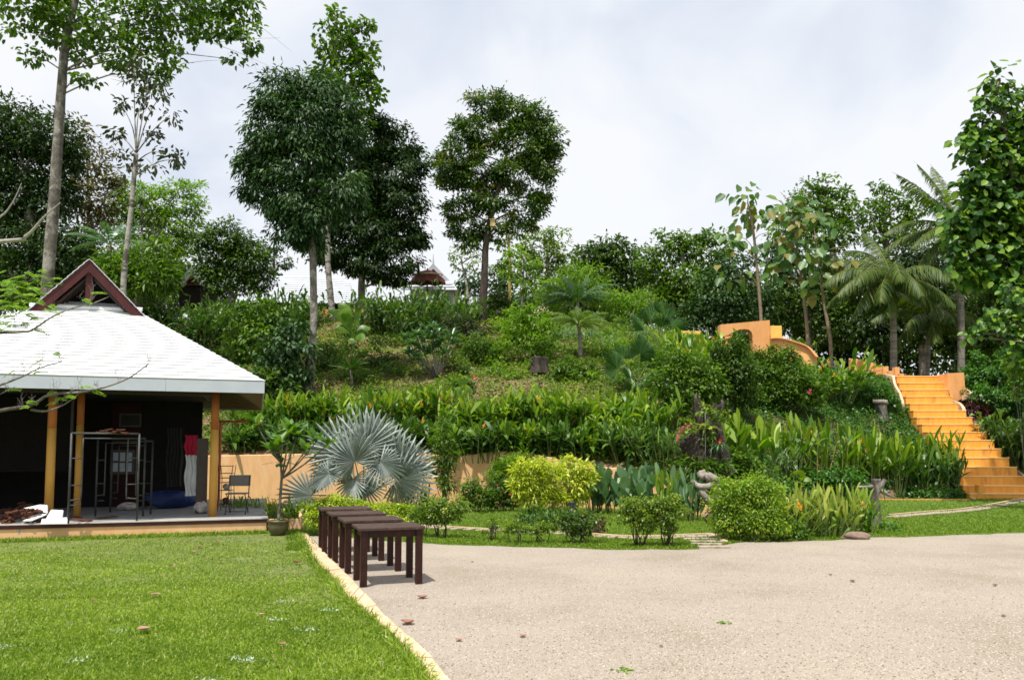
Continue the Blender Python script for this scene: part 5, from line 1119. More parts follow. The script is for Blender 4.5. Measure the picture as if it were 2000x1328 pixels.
# ---- broad leaved saplings
def sapling(label, Y, trunk, lobes, n, base=None):
    pts = [(P(u, v, Y), r) for u, v, r in trunk]; b = pts[0][0].copy(); b.z = hz(b.x, b.y) - .05
    if b.z < pts[0][0].z - .05: pts.insert(0, (b, pts[0][1]))
    root = thing('broad_leaved_sapling', b, label, 'tree', 'thin broad leaved saplings above the arch wall'); mb = MB(); limb_tree(mb, pts, lobes, Y, .018, n=5, twigs=1); mb.obj('trunk', 'teakbark', root, True)
    leaf_parts(root, lobes, Y, n, .60, .42, 'teak', droop=.9, ndepth=1.0)
sapling('leftmost thin sapling with huge leaves, its trunk rising behind the orange arch wall', 41, [(1487, 628, .09), (1480, 540, .08), (1471, 450, .07), (1460, 395, .04)],
        [(1458, 384, 26, 13), (1440, 415, 24, 22), (1432, 462, 30, 24), (1424, 485, 24, 20), (1478, 420, 26, 26), (1500, 455, 18, 26), (1450, 532, 30, 16), (1430, 540, 16, 12), (1475, 395, 16, 12)], 105)
sapling('middle thin sapling with huge leaves, slightly leaning', 40, [(1578, 660, .09), (1571, 590, .08), (1562, 520, .07), (1545, 410, .04)],
        [(1524, 375, 20, 10), (1550, 390, 34, 18), (1515, 405, 18, 20), (1565, 410, 28, 16), (1540, 430, 26, 20), (1530, 540, 32, 20), (1555, 520, 26, 22), (1545, 470, 26, 24), (1535, 505, 30, 18)], 110)
sapling('rightmost thin sapling with huge leaves, closest to the coconut palms', 39, [(1622, 668, .09), (1611, 600, .08), (1602, 535, .07), (1592, 460, .04)],
        [(1590, 440, 30, 16), (1620, 480, 34, 28), (1575, 500, 30, 26), (1650, 500, 30, 20), (1675, 478, 22, 14), (1605, 530, 34, 22), (1640, 525, 24, 16), (1600, 555, 24, 14)], 105)
# ---- coconut palms
def onhill(u, Y): x = (u - 1000) / F * Y; return Vector((x, Y, hz(x, Y)))
def coconut(label, u_b, Y, ut, vt, r, fr, group='coconut palms beside the stair head'):
    b = onhill(u_b, Y); feather_palm('coconut_palm', label, b, P(ut, vt, Y), r, fr, 'frond', group=group, n=54, ll=.85, lw=.075, hang=.75)
coconut('nearer coconut palm with pale drooping fronds left of the stair head', 1747, 37.5, 1742, 545, .135,
        [(180, 40, 4.0, 1.7), (200, 20, 3.9, 1.4), (165, 5, 3.7, 1.1), (190, -25, 3.2, .6), (215, 30, 3.8, 1.6), (230, 0, 3.5, 1.2), (250, 35, 3.6, 1.9), (270, 10, 3.3, 1.5), (150, 55, 3.8, 1.6), (120, 70, 3.8, 1.3), (95, 78, 3.6, .8), (60, 60, 3.9, 1.5), (30, 35, 4.0, 1.6), (10, 15, 3.8, 1.3), (340, 25, 4.0, 1.6), (320, 0, 3.5, 1.2), (300, 30, 3.6, 1.7), (350, -20, 3.2, .7), (285, -15, 3.0, .8), (205, -10, 3.6, .9), (240, -35, 3.0, .5)])
coconut('taller coconut palm behind, its upright fronds rising beside the big leaved tree', 1880, 39, 1872, 452, .145,
        [(178, 66, 4.6, .7), (150, 78, 4.4, .5), (200, 55, 4.6, 1.1), (185, 30, 4.5, 1.3), (170, 12, 4.4, 1.1), (210, 5, 4.3, 1.0), (0, 60, 4.4, 1.2), (20, 30, 4.4, 1.4), (195, -15, 4.0, .9), (230, 20, 4.2, 1.5), (260, 35, 4.0, 1.8), (175, -40, 3.6, .5), (215, -40, 3.6, .6), (250, -30, 3.4, .8), (290, 0, 3.8, 1.3), (330, 20, 4.0, 1.5), (340, -20, 3.6, .9), (90, 80, 4.5, .4)])
coconut('short coconut palm in deep shade between the two taller palm trunks', 1812, 41, 1812, 620, .10,
        [(180, 30, 3.4, 1.3), (0, 30, 3.4, 1.3), (220, 10, 3.2, 1.2), (320, 10, 3.2, 1.2), (200, 60, 3.4, 1.3), (340, 60, 3.4, 1.3), (270, 20, 3.0, 1.4), (190, -20, 3.0, .7), (350, -15, 3.0, .7), (250, -20, 2.8, .7)])
feather_palm('young_palm', 'small feathery palm among the trees above the pavilion gable', onhill(212, 40), P(214, 478, 40), .12, [(a, e, 2.2, 1.1) for a, e in ((180, 60), (150, 45), (210, 40), (0, 60), (30, 40), (330, 35), (250, 45), (290, 50), (90, 75), (190, 15), (350, 15))], 'silvergreen', n=30, ll=.5, lw=.05, hang=.4)
b = T(1133, 700); feather_palm('slim_palm', 'slim young palm with fine arching fronds standing on the open slope', b, P(1130, 636, b.y), .085,
        [(a, e, l, c) for a, e, l, c in ((180, 62, 1.7, 1.4), (150, 50, 1.6, 1.3), (210, 45, 1.7, 1.5), (0, 62, 1.7, 1.4), (30, 50, 1.7, 1.3), (330, 45, 1.6, 1.5), (250, 55, 1.5, 1.5), (290, 55, 1.5, 1.5), (90, 75, 1.6, .9), (190, 25, 1.5, 1.2), (350, 25, 1.5, 1.2), (230, 20, 1.4, 1.1), (310, 20, 1.4, 1.1))], 'yellowish', n=46, ll=.42, lw=.028, hang=.5)
b = onhill(1128, 45); feather_palm('feathery_palm', 'bright arching feather palm on the crest behind the slim young palm', b, P(1128, 590, 45), .1,
        [(a, e, l, c) for a, e, l, c in ((180, 60, 2.6, 1.3), (165, 40, 2.5, 1.2), (0, 60, 2.7, 1.3), (20, 42, 2.6, 1.2), (120, 72, 2.6, .9), (60, 72, 2.6, .9), (210, 45, 2.4, 1.4), (330, 45, 2.4, 1.4), (270, 60, 2.2, 1.5), (185, 20, 2.2, 1.0), (355, 20, 2.3, 1.0))], 'frondgreen', n=40, ll=.55, lw=.05, hang=.45)
# broad palm with jagged fronds (dark green) on the slope
b = T(1284, 690); Yb = b.y; fan_palm('jagged_palm', 'dark green palm with broad jagged fronds above the open fan palm', b,
        [(1270, 628, 36, 1, .2), (1300, 622, 38, 1, .3), (1258, 645, 30, .6, 0), (1312, 645, 38, .6, 0), (1290, 640, 34, 1.2, -.3), (1280, 612, 32, 1, .5), (1306, 662, 34, .5, -.3), (1266, 665, 28, .6, -.3), (1292, 606, 26, .8, .4), (1250, 632, 26, .5, .2)], Yb, 'frondgreen', P(1286, 668, Yb), nseg=13, span=58, fused=.6, trunk_r=.07, droop=.3)
b = T(1245, 775); Yb = b.y; fan_palm('fan_palm', 'green fan palm with round pleated fans on the slope behind the heliconias', b,
        [(1250, 690, 40, 1, 0, (0, 0, 1)), (1268, 705, 38, 1, .1), (1205, 720, 44, .8, -.3), (1232, 738, 34, .9, -.4), (1258, 742, 34, .9, -.4), (1298, 752, 40, .5, -.2), (1285, 722, 34, .9, 0), (1216, 700, 34, .8, .2), (1240, 760, 30, .8, -.4)], Yb, 'frondgreen', P(1246, 745, Yb), nseg=30, span=125, fused=.6, trunk_r=.07, droop=.22)

# ---- big leaved tree, right
def big_leaf_tree(name, label, Y, u_b, trunk, lobes, n, ll, lw, mat, parts=300, bark='bark'):
    b = onhill(u_b, Y) if Y > 22 else Vector(((u_b - 1000) / F * Y, Y, 0)); pts = [(b - Vector((0, 0, .1)), trunk[0][2] * 1.1)] + [(P(u, v, Y), r) for u, v, r in trunk]
    root = thing(name, b, label, 'tree'); mb = MB(); limb_tree(mb, pts, lobes, Y, .03, twigs=1); mb.obj('trunk', bark, root, True)
    leaf_parts(root, lobes, Y, n, ll, lw, mat, parts=parts, droop=.75)
    return root
LB = [(1950, 160, 18, 24), (1948, 205, 30, 26), (1978, 190, 20, 26), (1930, 240, 36, 26), (1985, 240, 34, 40), (1915, 290, 40, 34), (1965, 300, 50, 50), (1900, 345, 34, 34), (1950, 370, 60, 50), (1990, 370, 50, 60), (1895, 405, 40, 36), (1940, 430, 60, 50), (1985, 450, 50, 60), (1868, 440, 16, 18), (1885, 530, 30, 18), (1925, 195, 12, 12), (1900, 262, 14, 14),
      (1878, 470, 22, 26), (1915, 480, 46, 36), (1965, 500, 56, 46), (1895, 505, 30, 20), (2030, 300, 50, 110), (2030, 450, 50, 110), (1950, 545, 44, 22), (2000, 545, 50, 30)]
big_leaf_tree('big_leaved_tree', 'tall tree with big glossy rounded leaves towering at the right edge', 25, 2030, [(2030, 700, .2), (2015, 560, .17), (1990, 400, .13), (1962, 230, .06)], LB, 3600, .31, .24, 'broad')
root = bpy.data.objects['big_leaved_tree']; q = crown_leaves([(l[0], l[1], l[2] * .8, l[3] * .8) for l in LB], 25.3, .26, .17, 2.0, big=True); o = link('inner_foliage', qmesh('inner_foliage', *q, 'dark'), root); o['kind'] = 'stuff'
big_leaf_tree('low_bough_tree', 'bright leaved tree whose low boughs reach in from the right edge above the shaded plants', 22.5, 2130, [(2120, 800, .16), (2100, 700, .14), (2080, 600, .1)],
        [(1992, 598, 22, 34), (1975, 630, 26, 12), (1945, 640, 30, 9), (1915, 652, 26, 9), (1888, 660, 16, 7), (1985, 665, 26, 20), (1940, 612, 22, 8), (1975, 560, 26, 18), (2030, 640, 40, 60), (1998, 690, 20, 20)], 760, .21, .15, 'broad', 260)
shrub('vine_cone', 'leaning cone of bright ivy on the bank right of the stair head', 'climber', (1912, 745), [(1908, 700, 8, 18), (1912, 720, 14, 16), (1930, 735, 28, 18), (1890, 735, 20, 16), (1950, 750, 34, 26), (1915, 755, 34, 20)], 'ivy', .13, .10, 3, ground=onhill(1912, 34))
shrub('ivy_mound', 'bright ivy covered mound right of the stair parapet', 'climber', (1930, 770), [(1925, 770, 34, 18), (1958, 780, 34, 22), (1990, 760, 28, 40), (1955, 705, 8, 14), (1960, 725, 20, 18)], 'ivy', .13, .10, 3, ground=onhill(1945, 33))
shrub('dark_bush', 'dark broad leaved bush at the right edge above the spiky shaded plants', 'shrub', (1990, 760), [(1985, 715, 24, 24), (2005, 745, 26, 26), (1990, 690, 20, 14)], 'mid', .20, .14, 2.4, ground=onhill(2000, 29), big=True)
for i, (u, v, l) in enumerate(((1905, 880, 'blackish spiky leaved plant beside the upper right side of the stairs'), (1940, 905, 'blackish arching strap plant halfway down the right side of the stairs'), (1975, 925, 'dark arching strap plant near the stair foot on the right'), (1995, 860, 'dark strap plant with yellowing long leaves at the right edge'), (1935, 845, 'dense maroon black shrub beneath the parapet block'))):
    Yq = 31 - i * .4; g = onhill(u + 8, Yq); g = Vector((g.x, g.y, g.z))
    if i == 4: shrub('dark_shrub', l, 'shrub', (0, 0), [(1906, 800, 16, 16), (1924, 820, 20, 20), (1898, 782, 8, 8), (1945, 848, 20, 20)], 'maroon', .2, .06, 2.6, ground=onhill(1902, 33)); continue
    gz_ = P(u, v - 10, Yq).z; g.z = min(g.z, 4)
    strap_plant('shaded_strap_plant', l, 'plant', Vector((P(u + 58, v, Yq).x, Yq, min(hz(P(u + 58, v, Yq).x, Yq), gz_))), 30, 1.9, .55, 1.25, .11, 'strapdark' if i != 3 else 'strap', arch=(.5, 1.2), el=(30, 75), group='dark strap plants right of the stairs')

# ---- hedge of dark strap leaves along the crest; the colour includes the shade there
HL = ['dark ginger clump nearest the red leaved shrub', 'dark ginger clump below the small white gable', 'dark ginger clump under the dark round tree', 'dark ginger clump between the dark round tree and the bright bush',
      'dark ginger clump at the left end of the long white roof', 'dark ginger clump below the middle of the long white roof', 'dark ginger clump touching the dense tree trunk', 'dark ginger clump left of the red gable house', 'dark ginger clump below the maroon parasol', 'dark ginger clump below the right slope of the red gable house', 'dark ginger clump left of the forked trunk', 'small dark ginger clump at the foot of the forked trunk']
for l, (u, vb, h, Yk) in zip(HL, ((330, 668, 2.3, 0), (372, 668, 2.5, 0), (415, 662, 2.4, 0), (462, 650, 2.6, 0), (520, 640, 2.3, 0), (565, 632, 2.2, 0), (602, 628, 2.0, 0), (722, 640, 2.3, 0), (772, 650, 2.6, 0), (820, 650, 3.1, 0), (868, 648, 2.8, 0), (912, 632, 1.9, 0))):
    for k in (0, 1):
        if k and u in (602, 912): continue
        strap_plant('ginger_clump', l + (' (front row)' if k else ''), 'plant', T(u + (22 if k else 0), vb + (14 if k else 0)), 26, h * random.uniform(.8, 1.02), .75, .95, .13, 'strapdark', arch=(.3, 1.0), el=(12, 82), group='dark ginger hedge along the crest', per=9, low=.05, lean=.4)
for o in list(C.objects):
    if o.name.startswith('ginger_clump') and o['label'].endswith('(front row)'): o['label'] = o['label'].replace('dark ginger clump', 'front dark ginger clump').replace(' (front row)', '')
shrub('red_tipped_shrub', 'red and orange tipped shrub right of the pavilion gable', 'shrub', (292, 665), [(290, 595, 34, 20), (318, 612, 24, 20), (275, 620, 20, 20), (310, 640, 26, 20), (265, 592, 14, 14)], 'redtip', .20, .09, 2.8)
shrub('red_fringe_shrub', 'small red fringed shrub just above the pavilion roof edge', 'shrub', (335, 690), [(330, 665, 24, 18), (350, 680, 20, 16)], 'redtip', .18, .08, 2.4)
shrub('dark_dome_shrub', 'dark rounded shrub between the slender trunk and the red tipped shrub', 'shrub', (275, 610), [(275, 580, 26, 16)], 'dark', .16, .07, 2.8)
shrub('lush_shrub', 'tall leafy shrub with bright top sprays right of the pavilion roof', 'shrub', (500, 762), [(500, 604, 30, 18), (468, 632, 26, 22), (520, 630, 36, 24), (450, 660, 20, 22), (500, 665, 46, 30), (540, 620, 24, 20), (470, 695, 26, 22)], 'mid', .22, .11, 2.6, big=True, droop=.8)
shrub('glossy_shrub', 'dark glossy shrub with drooping leaves beside the leaning tree trunk', 'shrub', (562, 775), [(575, 640, 30, 26), (555, 670, 38, 30), (585, 690, 26, 26), (545, 705, 34, 24), (570, 735, 34, 24), (520, 715, 16, 12)], 'blue', .24, .12, 2.6, big=True, droop=.9)
shrub('shade_shrub', 'dark low shrub in the shade under the glossy shrub', 'shrub', (530, 790), [(520, 755, 30, 22), (550, 765, 30, 20), (490, 735, 24, 20)], 'dark', .22, .11, 2.6)

# ---- banana, spiky plant, frangipani and shrubs on the slope
def banana(label, base, leaves, Y, group=None):
    root = thing('banana_plant', base, label, 'plant', group); inv = ORG[root.name].inverted(); top = base + Vector((0, 0, .7)); MB().tube([base - Vector((0, 0, .05)), top], [.09, .05], 8).obj('stem', 'stem', root, True)
    for u, v, wd in leaves:
        tip = P(u, v, Y - random.uniform(-.3, .5)); d = tip - top; L_ = d.length; n = 9; D = d.normalized(); sd = D.cross(Vector((0, -1, .35))).normalized(); up = sd.cross(D)
        if up.z < 0: up = -up
        vs = []; 
        for i in range(n):
            s = i / (n - 1); c = top + d * s + Vector((0, 0, 1)) * L_ * .22 * math.sin(s * math.pi); wv = wd * math.sin(min(1, max(0, s - .22) / .78) ** .8 * math.pi) ** .6 * .5 + .012 if s > .2 else .015
            vs += [c - sd * wv - up * wv * .25, c, c + sd * wv - up * wv * .25]
        Q = [[3 * i + j, 3 * i + j + 1, 3 * i + 4 + j, 3 * i + 3 + j] for i in range(n - 1) for j in (0, 1)]
        link('leaf', qmesh('leaf', np.array([list(p) for p in vs]), np.array(Q), RS.uniform(.3, .7, len(Q)), 'strap'), root)
b = T(690, 690); banana('banana plant with broad upright leaves right of the tall pale trunks', b, [(662, 592, .5), (668, 612, .45), (640, 606, .4), (724, 640, .42), (712, 665, .4), (684, 672, .4), (706, 600, .3), (655, 640, .35)], b.y)
b = T(905, 800); banana('single young banana plant with a silvery upright leaf behind the heliconias', b, [(901, 740, .35), (925, 765, .3), (885, 770, .3)], b.y)
b = T(688, 760); root = thing('spiky_plant', b, 'spiky rosette plant on a short bare stem below the banana plant', 'plant'); tp = P(686, 722, b.y)
MB().tube([b - Vector((0, 0, .05)), b.lerp(tp, .5), tp], [.06, .05, .05], 7).obj('stem', 'bark', root, True)
n = 90; az = RS.uniform(0, 6.28, n); el = RS.uniform(R(-5), R(88), n); D = np.stack([np.cos(az) * np.cos(el), np.sin(az) * np.cos(el), np.sin(el)], 1)
link('leaves', qmesh('leaves', *straps(np.array([list(tp)]).repeat(n, 0), D, RS.uniform(.7, 1.15, n), .055, RS.rand(n), RS.uniform(.05, .5, n)), 'strapdark'), root)
b = T(852, 738); Yb = b.y; root = thing('frangipani_shrub', b, 'bare stemmed frangipani with glossy leaf rosettes on the open slope', 'shrub'); mb = MB(); tips = [(792, 660), (806, 672), (815, 655), (832, 662), (846, 640), (858, 650), (872, 662), (884, 655), (800, 690), (822, 684), (838, 690), (852, 678), (868, 690), (826, 644), (888, 672), (862, 668), (812, 700), (842, 658)]
for u, v in tips:
    c = P(u, v, Yb + random.uniform(-.5, .5)); m1 = b.lerp(c, .45) + Vector((0, 0, -.12)); mb.tube([b, m1, c], [.035, .024, .015], 5)
mb.obj('stems', 'bark', root, True)
for u, v in tips: pass
Pn, D = [], []
for u, v in tips:
    c = P(u, v, Yb + random.uniform(-.5, .5))
    for k in range(24): a = random.uniform(0, 6.28); e = random.uniform(-.2, 1.2); c = c + Vector((0, 0, 0)); Pn.append(list(c)); D.append((math.cos(a) * math.cos(e), math.sin(a) * math.cos(e), math.sin(e)))
Pn, D = np.array(Pn), np.array(D); n = len(Pn); Nn = np.cross(np.cross(D, [[0, 0, 1.]]), D) + .01
link('foliage', qmesh('foliage', *leafquads(Pn, D, Nn, RS.uniform(.32, .50, n), .13, RS.rand(n), True, .1, .2), 'silvergreen'), root)
for a in (('drooping_shrub', 'dark narrow leaved drooping shrub below the forked trunk', (905, 690), [(900, 630, 24, 16), (930, 640, 26, 14), (880, 645, 16, 14), (910, 660, 26, 16)], 'olive', .30, .08, 1.6),
          ('soft_shrub', 'soft light green shrub left of the bright young tree', (945, 712), [(935, 670, 30, 20), (955, 690, 26, 18), (915, 690, 20, 16)], 'mid', .14, .06, 1.8),
          ('bright_young_tree', 'bright airy young tree above the slope stump', (1038, 712), [(1020, 612, 24, 16), (1045, 630, 34, 20), (1010, 640, 28, 18), (1070, 645, 22, 16), (1040, 665, 40, 20), (1000, 670, 22, 14), (1065, 680, 24, 14)], 'bright', .16, .09, 1.7),
          ('dark_stub_shrub', 'small dark round shrub just above the slope stump', (1062, 696), [(1062, 680, 15, 13)], 'dark', .12, .06, 2.8),
          ('rusty_topiary', 'rusty brown topped small tree beside the forked trunk', (973, 612), [(975, 583, 24, 11), (968, 592, 22, 10), (985, 594, 16, 9)], 'redtip', .14, .07, 3.2),
          ('crest_bush', 'bright bush on the crest just left of the cream tent roof', (1000, 650), [(1000, 620, 22, 14), (980, 640, 20, 12)], 'bright', .16, .09, 2.0),
          ('lower_slope_bush', 'light green bush on the lower slope right of the stump', (1110, 745), [(1105, 715, 24, 16), (1130, 730, 26, 14), (1150, 712, 20, 14)], 'mid', .14, .08, 2.0),
          ('leafy_bank_bush', 'leafy bush between the stump and the fan palm', (1185, 700), [(1175, 690, 22, 12), (1200, 680, 24, 14), (1165, 700, 20, 12)], 'bright', .14, .08, 2.0),
          ('small_weed_bush', 'small dark green weed on the litter strewn slope below the frangipani', (905, 765), [(895, 752, 18, 10), (915, 745, 14, 10)], 'mid', .14, .07, 2.0),
          ('slope_weed', 'low leafy weed under the bare frangipani stems', (770, 735), [(765, 720, 20, 10), (790, 728, 20, 8)], 'mid', .14, .07, 1.4),
          ('brown_twig_shrub', 'twiggy yellow green shrub right of the frangipani', (875, 725), [(880, 700, 22, 22), (900, 715, 20, 14)], 'yellowish', .12, .06, 1.3)):
    shrub(a[0], a[1], 'shrub', a[2], a[3], a[4], a[5], a[6], a[7])
flower(P(927, 738, T(930, 745).y - .3), .14, 'pink', bpy.data.objects['small_weed_bush'])
def tuft(label, u, vb, h, n, spread, mat, wd=.035):
    b = T(u, vb); root = thing('grass_tuft', b, label, 'grass tuft', 'fountain grass tufts on the crest'); az = RS.uniform(0, 6.28, n); el = RS.uniform(R(45), R(88), n); D = np.stack([np.cos(az) * np.cos(el), np.sin(az) * np.cos(el), np.sin(el)], 1)
    Pn = np.array([list(b)]) + np.stack([RS.normal(size=n) * spread, RS.normal(size=n) * spread * .7, np.full(n, -.05)], 1)
    link('blades', qmesh('blades', *straps(Pn, D, RS.uniform(.8, 1.3, n) * h, wd, RS.rand(n), RS.uniform(.6, 1.5, n)), mat), root)
tuft('broad fountain grass left of the slim palm', 1105, 662, 1.7, 320, .35, 'spider'); tuft('fountain grass immediately behind the slim palm trunk', 1148, 664, 1.5, 280, .3, 'spider')
tuft('separate fountain grass right of the slim palm', 1192, 676, 1.35, 320, .22, 'spider'); tuft('pale fountain grass left of the jagged palm', 1255, 662, 1.3, 260, .25, 'spider'); tuft('grass tuft beside the yellow pier of the arch wall', 1545, 678, 1.5, 240, .5, 'bright')
for u, v in (): pass

def scrub(name, label, n, u0, u1, s0, s1, mat, rnd_r, ll, lw, cov):
    lobes = []; V = []
    for i in range(n):
        u = random.uniform(u0, u1); Yt, Yr = float(np.interp(u, COL[:, 0], COL[:, 1])), float(np.interp(u, COL[:, 0], COL[:, 4])); Y = Yt + 1.2 + (Yr - Yt) * random.uniform(s0, s1); X = (u - 1000) / F * Y
        z = hz(X, Y); r = random.uniform(*rnd_r); v = HZ - (z + r * .35 - H0) * F / Y; V.append(crown_leaves([(u, v, r * F / Y * 1.3, r * F / Y * .7, 0)], Y, ll, lw, cov))
    o = link(name, qmesh(name, *join(*V), mat)); tag(o, label, 'scrub', kind='stuff')
scrub('low_scrub', 'low mixed green scrub scattered over the open slope', 60, 640, 1320, .15, .98, 'mid', (.25, .6), .13, .07, 1.5)
scrub('bright_scrub', 'low bright green scrub scattered near the crest', 60, 860, 1420, .2, 1.02, 'bright', (.25, .55), .13, .07, 1.5)
scrub('shade_scrub', 'low dark scrub on the shaded slope beside the pavilion roof', 60, 300, 760, .05, .95, 'dark', (.3, .7), .16, .08, 1.6)
# ---- heliconia rows behind the retaining wall
HB = [('upper_heliconia', 0)]
def helic(label, u, vb, h, fl=2, leaf='strap', nst=26, spread=.55, ll=.62, lw=.105, group=None, **kw):
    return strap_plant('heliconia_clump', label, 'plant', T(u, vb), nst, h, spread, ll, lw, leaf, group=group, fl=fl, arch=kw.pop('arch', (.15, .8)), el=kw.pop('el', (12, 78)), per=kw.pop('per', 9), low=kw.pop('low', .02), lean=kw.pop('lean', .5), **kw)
gl = 'orange flowered heliconias behind the retaining wall, left part'; gr = 'orange flowered heliconias behind the retaining wall, middle part'
ORD = ['leftmost', 'second from left', 'third from left', 'fourth from left', 'fifth from left', 'sixth from left', 'seventh from left', 'eighth from left', 'ninth from left']
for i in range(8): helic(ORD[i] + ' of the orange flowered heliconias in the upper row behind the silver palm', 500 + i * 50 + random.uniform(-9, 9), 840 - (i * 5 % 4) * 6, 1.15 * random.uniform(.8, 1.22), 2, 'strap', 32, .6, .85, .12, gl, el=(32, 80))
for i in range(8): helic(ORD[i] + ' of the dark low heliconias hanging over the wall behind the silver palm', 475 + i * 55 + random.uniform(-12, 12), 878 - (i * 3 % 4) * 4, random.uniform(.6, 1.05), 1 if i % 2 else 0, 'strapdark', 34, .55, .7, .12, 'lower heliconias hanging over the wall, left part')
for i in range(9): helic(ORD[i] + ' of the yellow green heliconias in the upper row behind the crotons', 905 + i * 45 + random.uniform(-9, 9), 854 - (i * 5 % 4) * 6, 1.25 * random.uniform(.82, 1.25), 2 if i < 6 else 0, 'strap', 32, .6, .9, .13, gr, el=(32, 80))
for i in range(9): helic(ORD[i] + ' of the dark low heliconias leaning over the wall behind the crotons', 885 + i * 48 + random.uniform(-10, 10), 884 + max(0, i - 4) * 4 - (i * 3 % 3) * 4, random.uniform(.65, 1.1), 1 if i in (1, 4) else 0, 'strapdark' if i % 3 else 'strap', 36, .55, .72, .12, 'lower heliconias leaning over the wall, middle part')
helic('pale leaved heliconia spilling over the wall left of the croton', 960, 899, .75, 0, 'variegated', 10, .35, .5, .05, None, arch=(.7, 1.3), el=(0, 50))
for i, (u, v, h) in enumerate(((1215, 880, 1.5), (1262, 905, 1.5), (1300, 918, 1.4))): helic(['glossy fresh ginger clump left of the big stump group', 'dark grassy ginger clump below the fresh ginger clump', 'dark grassy clump touching the rotten stump'][i], u, v, h, 0, ['strap', 'strapdark', 'strapdark'][i], 40, .55, .75, [.13, .05, .045][i], None, arch=(.3, .9))
# heliconias high on the right
for i, (u, v, l) in enumerate(((1345, 745, 'yellow green heliconia clump left of the arch wall'), (1392, 742, 'yellow green heliconia clump directly below the arch doorway'))): helic(l, u, v, 2.0, 4, 'strap', 34, .6, .95, .13, 'yellow green heliconias below the arch wall')
helic('big leaved heliconia in front of the stepped orange parapet', 1636, 788, 2.1, 6, 'strap', 22, .5, 1.15, .17, None, el=(20, 78), per=7, low=.3)
# dense shrubs right of the fan palm
for a in (('fine_leaf_shrub', 'dense fine leaved shrub right of the fan palm', (1330, 822), [(1315, 705, 30, 22), (1350, 720, 34, 28), (1310, 745, 38, 26), (1355, 765, 44, 26), (1320, 785, 34, 20), (1385, 750, 30, 30)], 'mid', .13, .07, 2.6),
          ('arch_shrub', 'dark shrub mass under the arch doorway', (1425, 815), [(1420, 690, 34, 26), (1445, 665, 16, 18), (1400, 725, 30, 30), (1440, 730, 36, 36), (1410, 765, 40, 24), (1450, 775, 34, 22)], 'dark', .13, .07, 2.8),
          ('ramp_shrub', 'green shrub in front of the sloping orange side wall', (1530, 810), [(1520, 700, 30, 22), (1545, 700, 20, 16), (1500, 730, 32, 28), (1550, 735, 36, 28), (1490, 765, 34, 24), (1540, 770, 44, 26), (1585, 755, 24, 26), (1580, 775, 30, 18)], 'mid', .13, .08, 2.7),
          ('pillar_shrub', 'dark shrub filling the gap behind the ramp shrub', (1480, 790), [(1475, 710, 24, 24), (1480, 745, 30, 30), (1465, 775, 30, 20)], 'dark', .13, .08, 2.6),
          ('pale_slope_shrub', 'pale green shrub between the jagged palm and the heliconias', (1305, 700), [(1300, 672, 20, 12), (1320, 690, 18, 12)], 'bright', .12, .07, 2.0),
          ('rust_leaf_shrub', 'rusty leaved shrub behind the forked rotten stump', (1390, 830), [(1385, 778, 20, 12), (1400, 795, 24, 12), (1370, 785, 14, 12)], 'redtip', .12, .06, 1.8),
          ('leafy_stump_shrub', 'fresh leafy shrub right of the rotten stump', (1440, 935), [(1425, 890, 22, 14), (1450, 900, 28, 18), (1420, 915, 24, 16), (1465, 915, 24, 16)], 'mid', .15, .09, 2.4),
          ('ivy_bank', 'leafy green bank shrub behind the variegated ginger', (1600, 960), [(1580, 935, 40, 14), (1640, 930, 40, 16), (1540, 945, 30, 14), (1670, 950, 34, 16)], 'ivy', .12, .08, 2.6),
          ('ivy_hump', 'rounded hump of ivy left of the stair head', (1660, 790), [(1712, 757, 22, 10), (1700, 772, 34, 14), (1735, 780, 20, 14), (1660, 805, 30, 12)], 'ivy', .12, .09, 2.8),
          ('weed_patch', 'dense low weeds along the bed edging left of the stair foot', (1800, 970), [(1760, 962, 40, 9), (1830, 962, 40, 9), (1870, 965, 22, 8), (1720, 965, 24, 9)], 'ivy', .09, .06, 2.8)):
    shrub(a[0], a[1], 'shrub', a[2], a[3], a[4], a[5], a[6], a[7])
flower(P(1583, 765, T(1530, 810).y - 1.0), .16, 'pink', bpy.data.objects['ramp_shrub']); flower(P(1403, 872, 22.5), .14, 'redflower', bpy.data.objects['leafy_stump_shrub'])
# ---- tall canna band
cn = [('tall broad leaved canna just right of the rotten stump', 1442, 915, 2.0, 8, 'strap', .24), ('second tall canna from the rotten stump', 1475, 925, 1.9, 8, 'strap', .2), ('sparse tall canna behind the striped grassy plant', 1535, 915, 2.0, 12, 'strapdark', .15),
      ('tall canna right of the striped grassy plant with two orange flowers', 1585, 930, 2.2, 14, 'strap', .16), ('tall canna clump with bare yellow canes', 1645, 935, 2.3, 14, 'strap', .15), ('tall canna clump behind the lopped post', 1690, 945, 2.1, 16, 'strapdark', .14), ('dense canna clump right of the lopped post', 1740, 950, 2.1, 22, 'strapdark', .13)]
for i, (l, u, v, h, n, m, w_) in enumerate(cn): strap_plant('canna_clump', l, 'plant', T(u, v), n + 2, h * .85, .55, 1.0, w_ * 1.05, 'strap', 'canestem' if i in (3, 4) else 'stem', 'tall cannas below the bank', fl=2 if i in (3, 5) else 0, arch=(.05, .5), el=(38, 86), per=5, low=.3, lean=.2)
for l, u, v, h in (('dense dark green canna clump touching the stair foot', 1845, 955, 1.75), ('dense dark green canna clump left of the stair foot clump', 1800, 958, 1.7), ('upright canna clump below the slope stump by the stairs', 1770, 930, 1.8), ('upright canna clump spilling onto the stairs', 1835, 925, 1.9)):
    strap_plant('canna_clump', l, 'plant', T(u, v), 26, h * .82, .55, .8, .13, 'strapdark' if v > 940 else 'strap', group='tall cannas below the bank', fl=1 if u in (1770, 1800) else 0, arch=(.1, .5), el=(35, 84), per=6, low=.15, lean=.3)
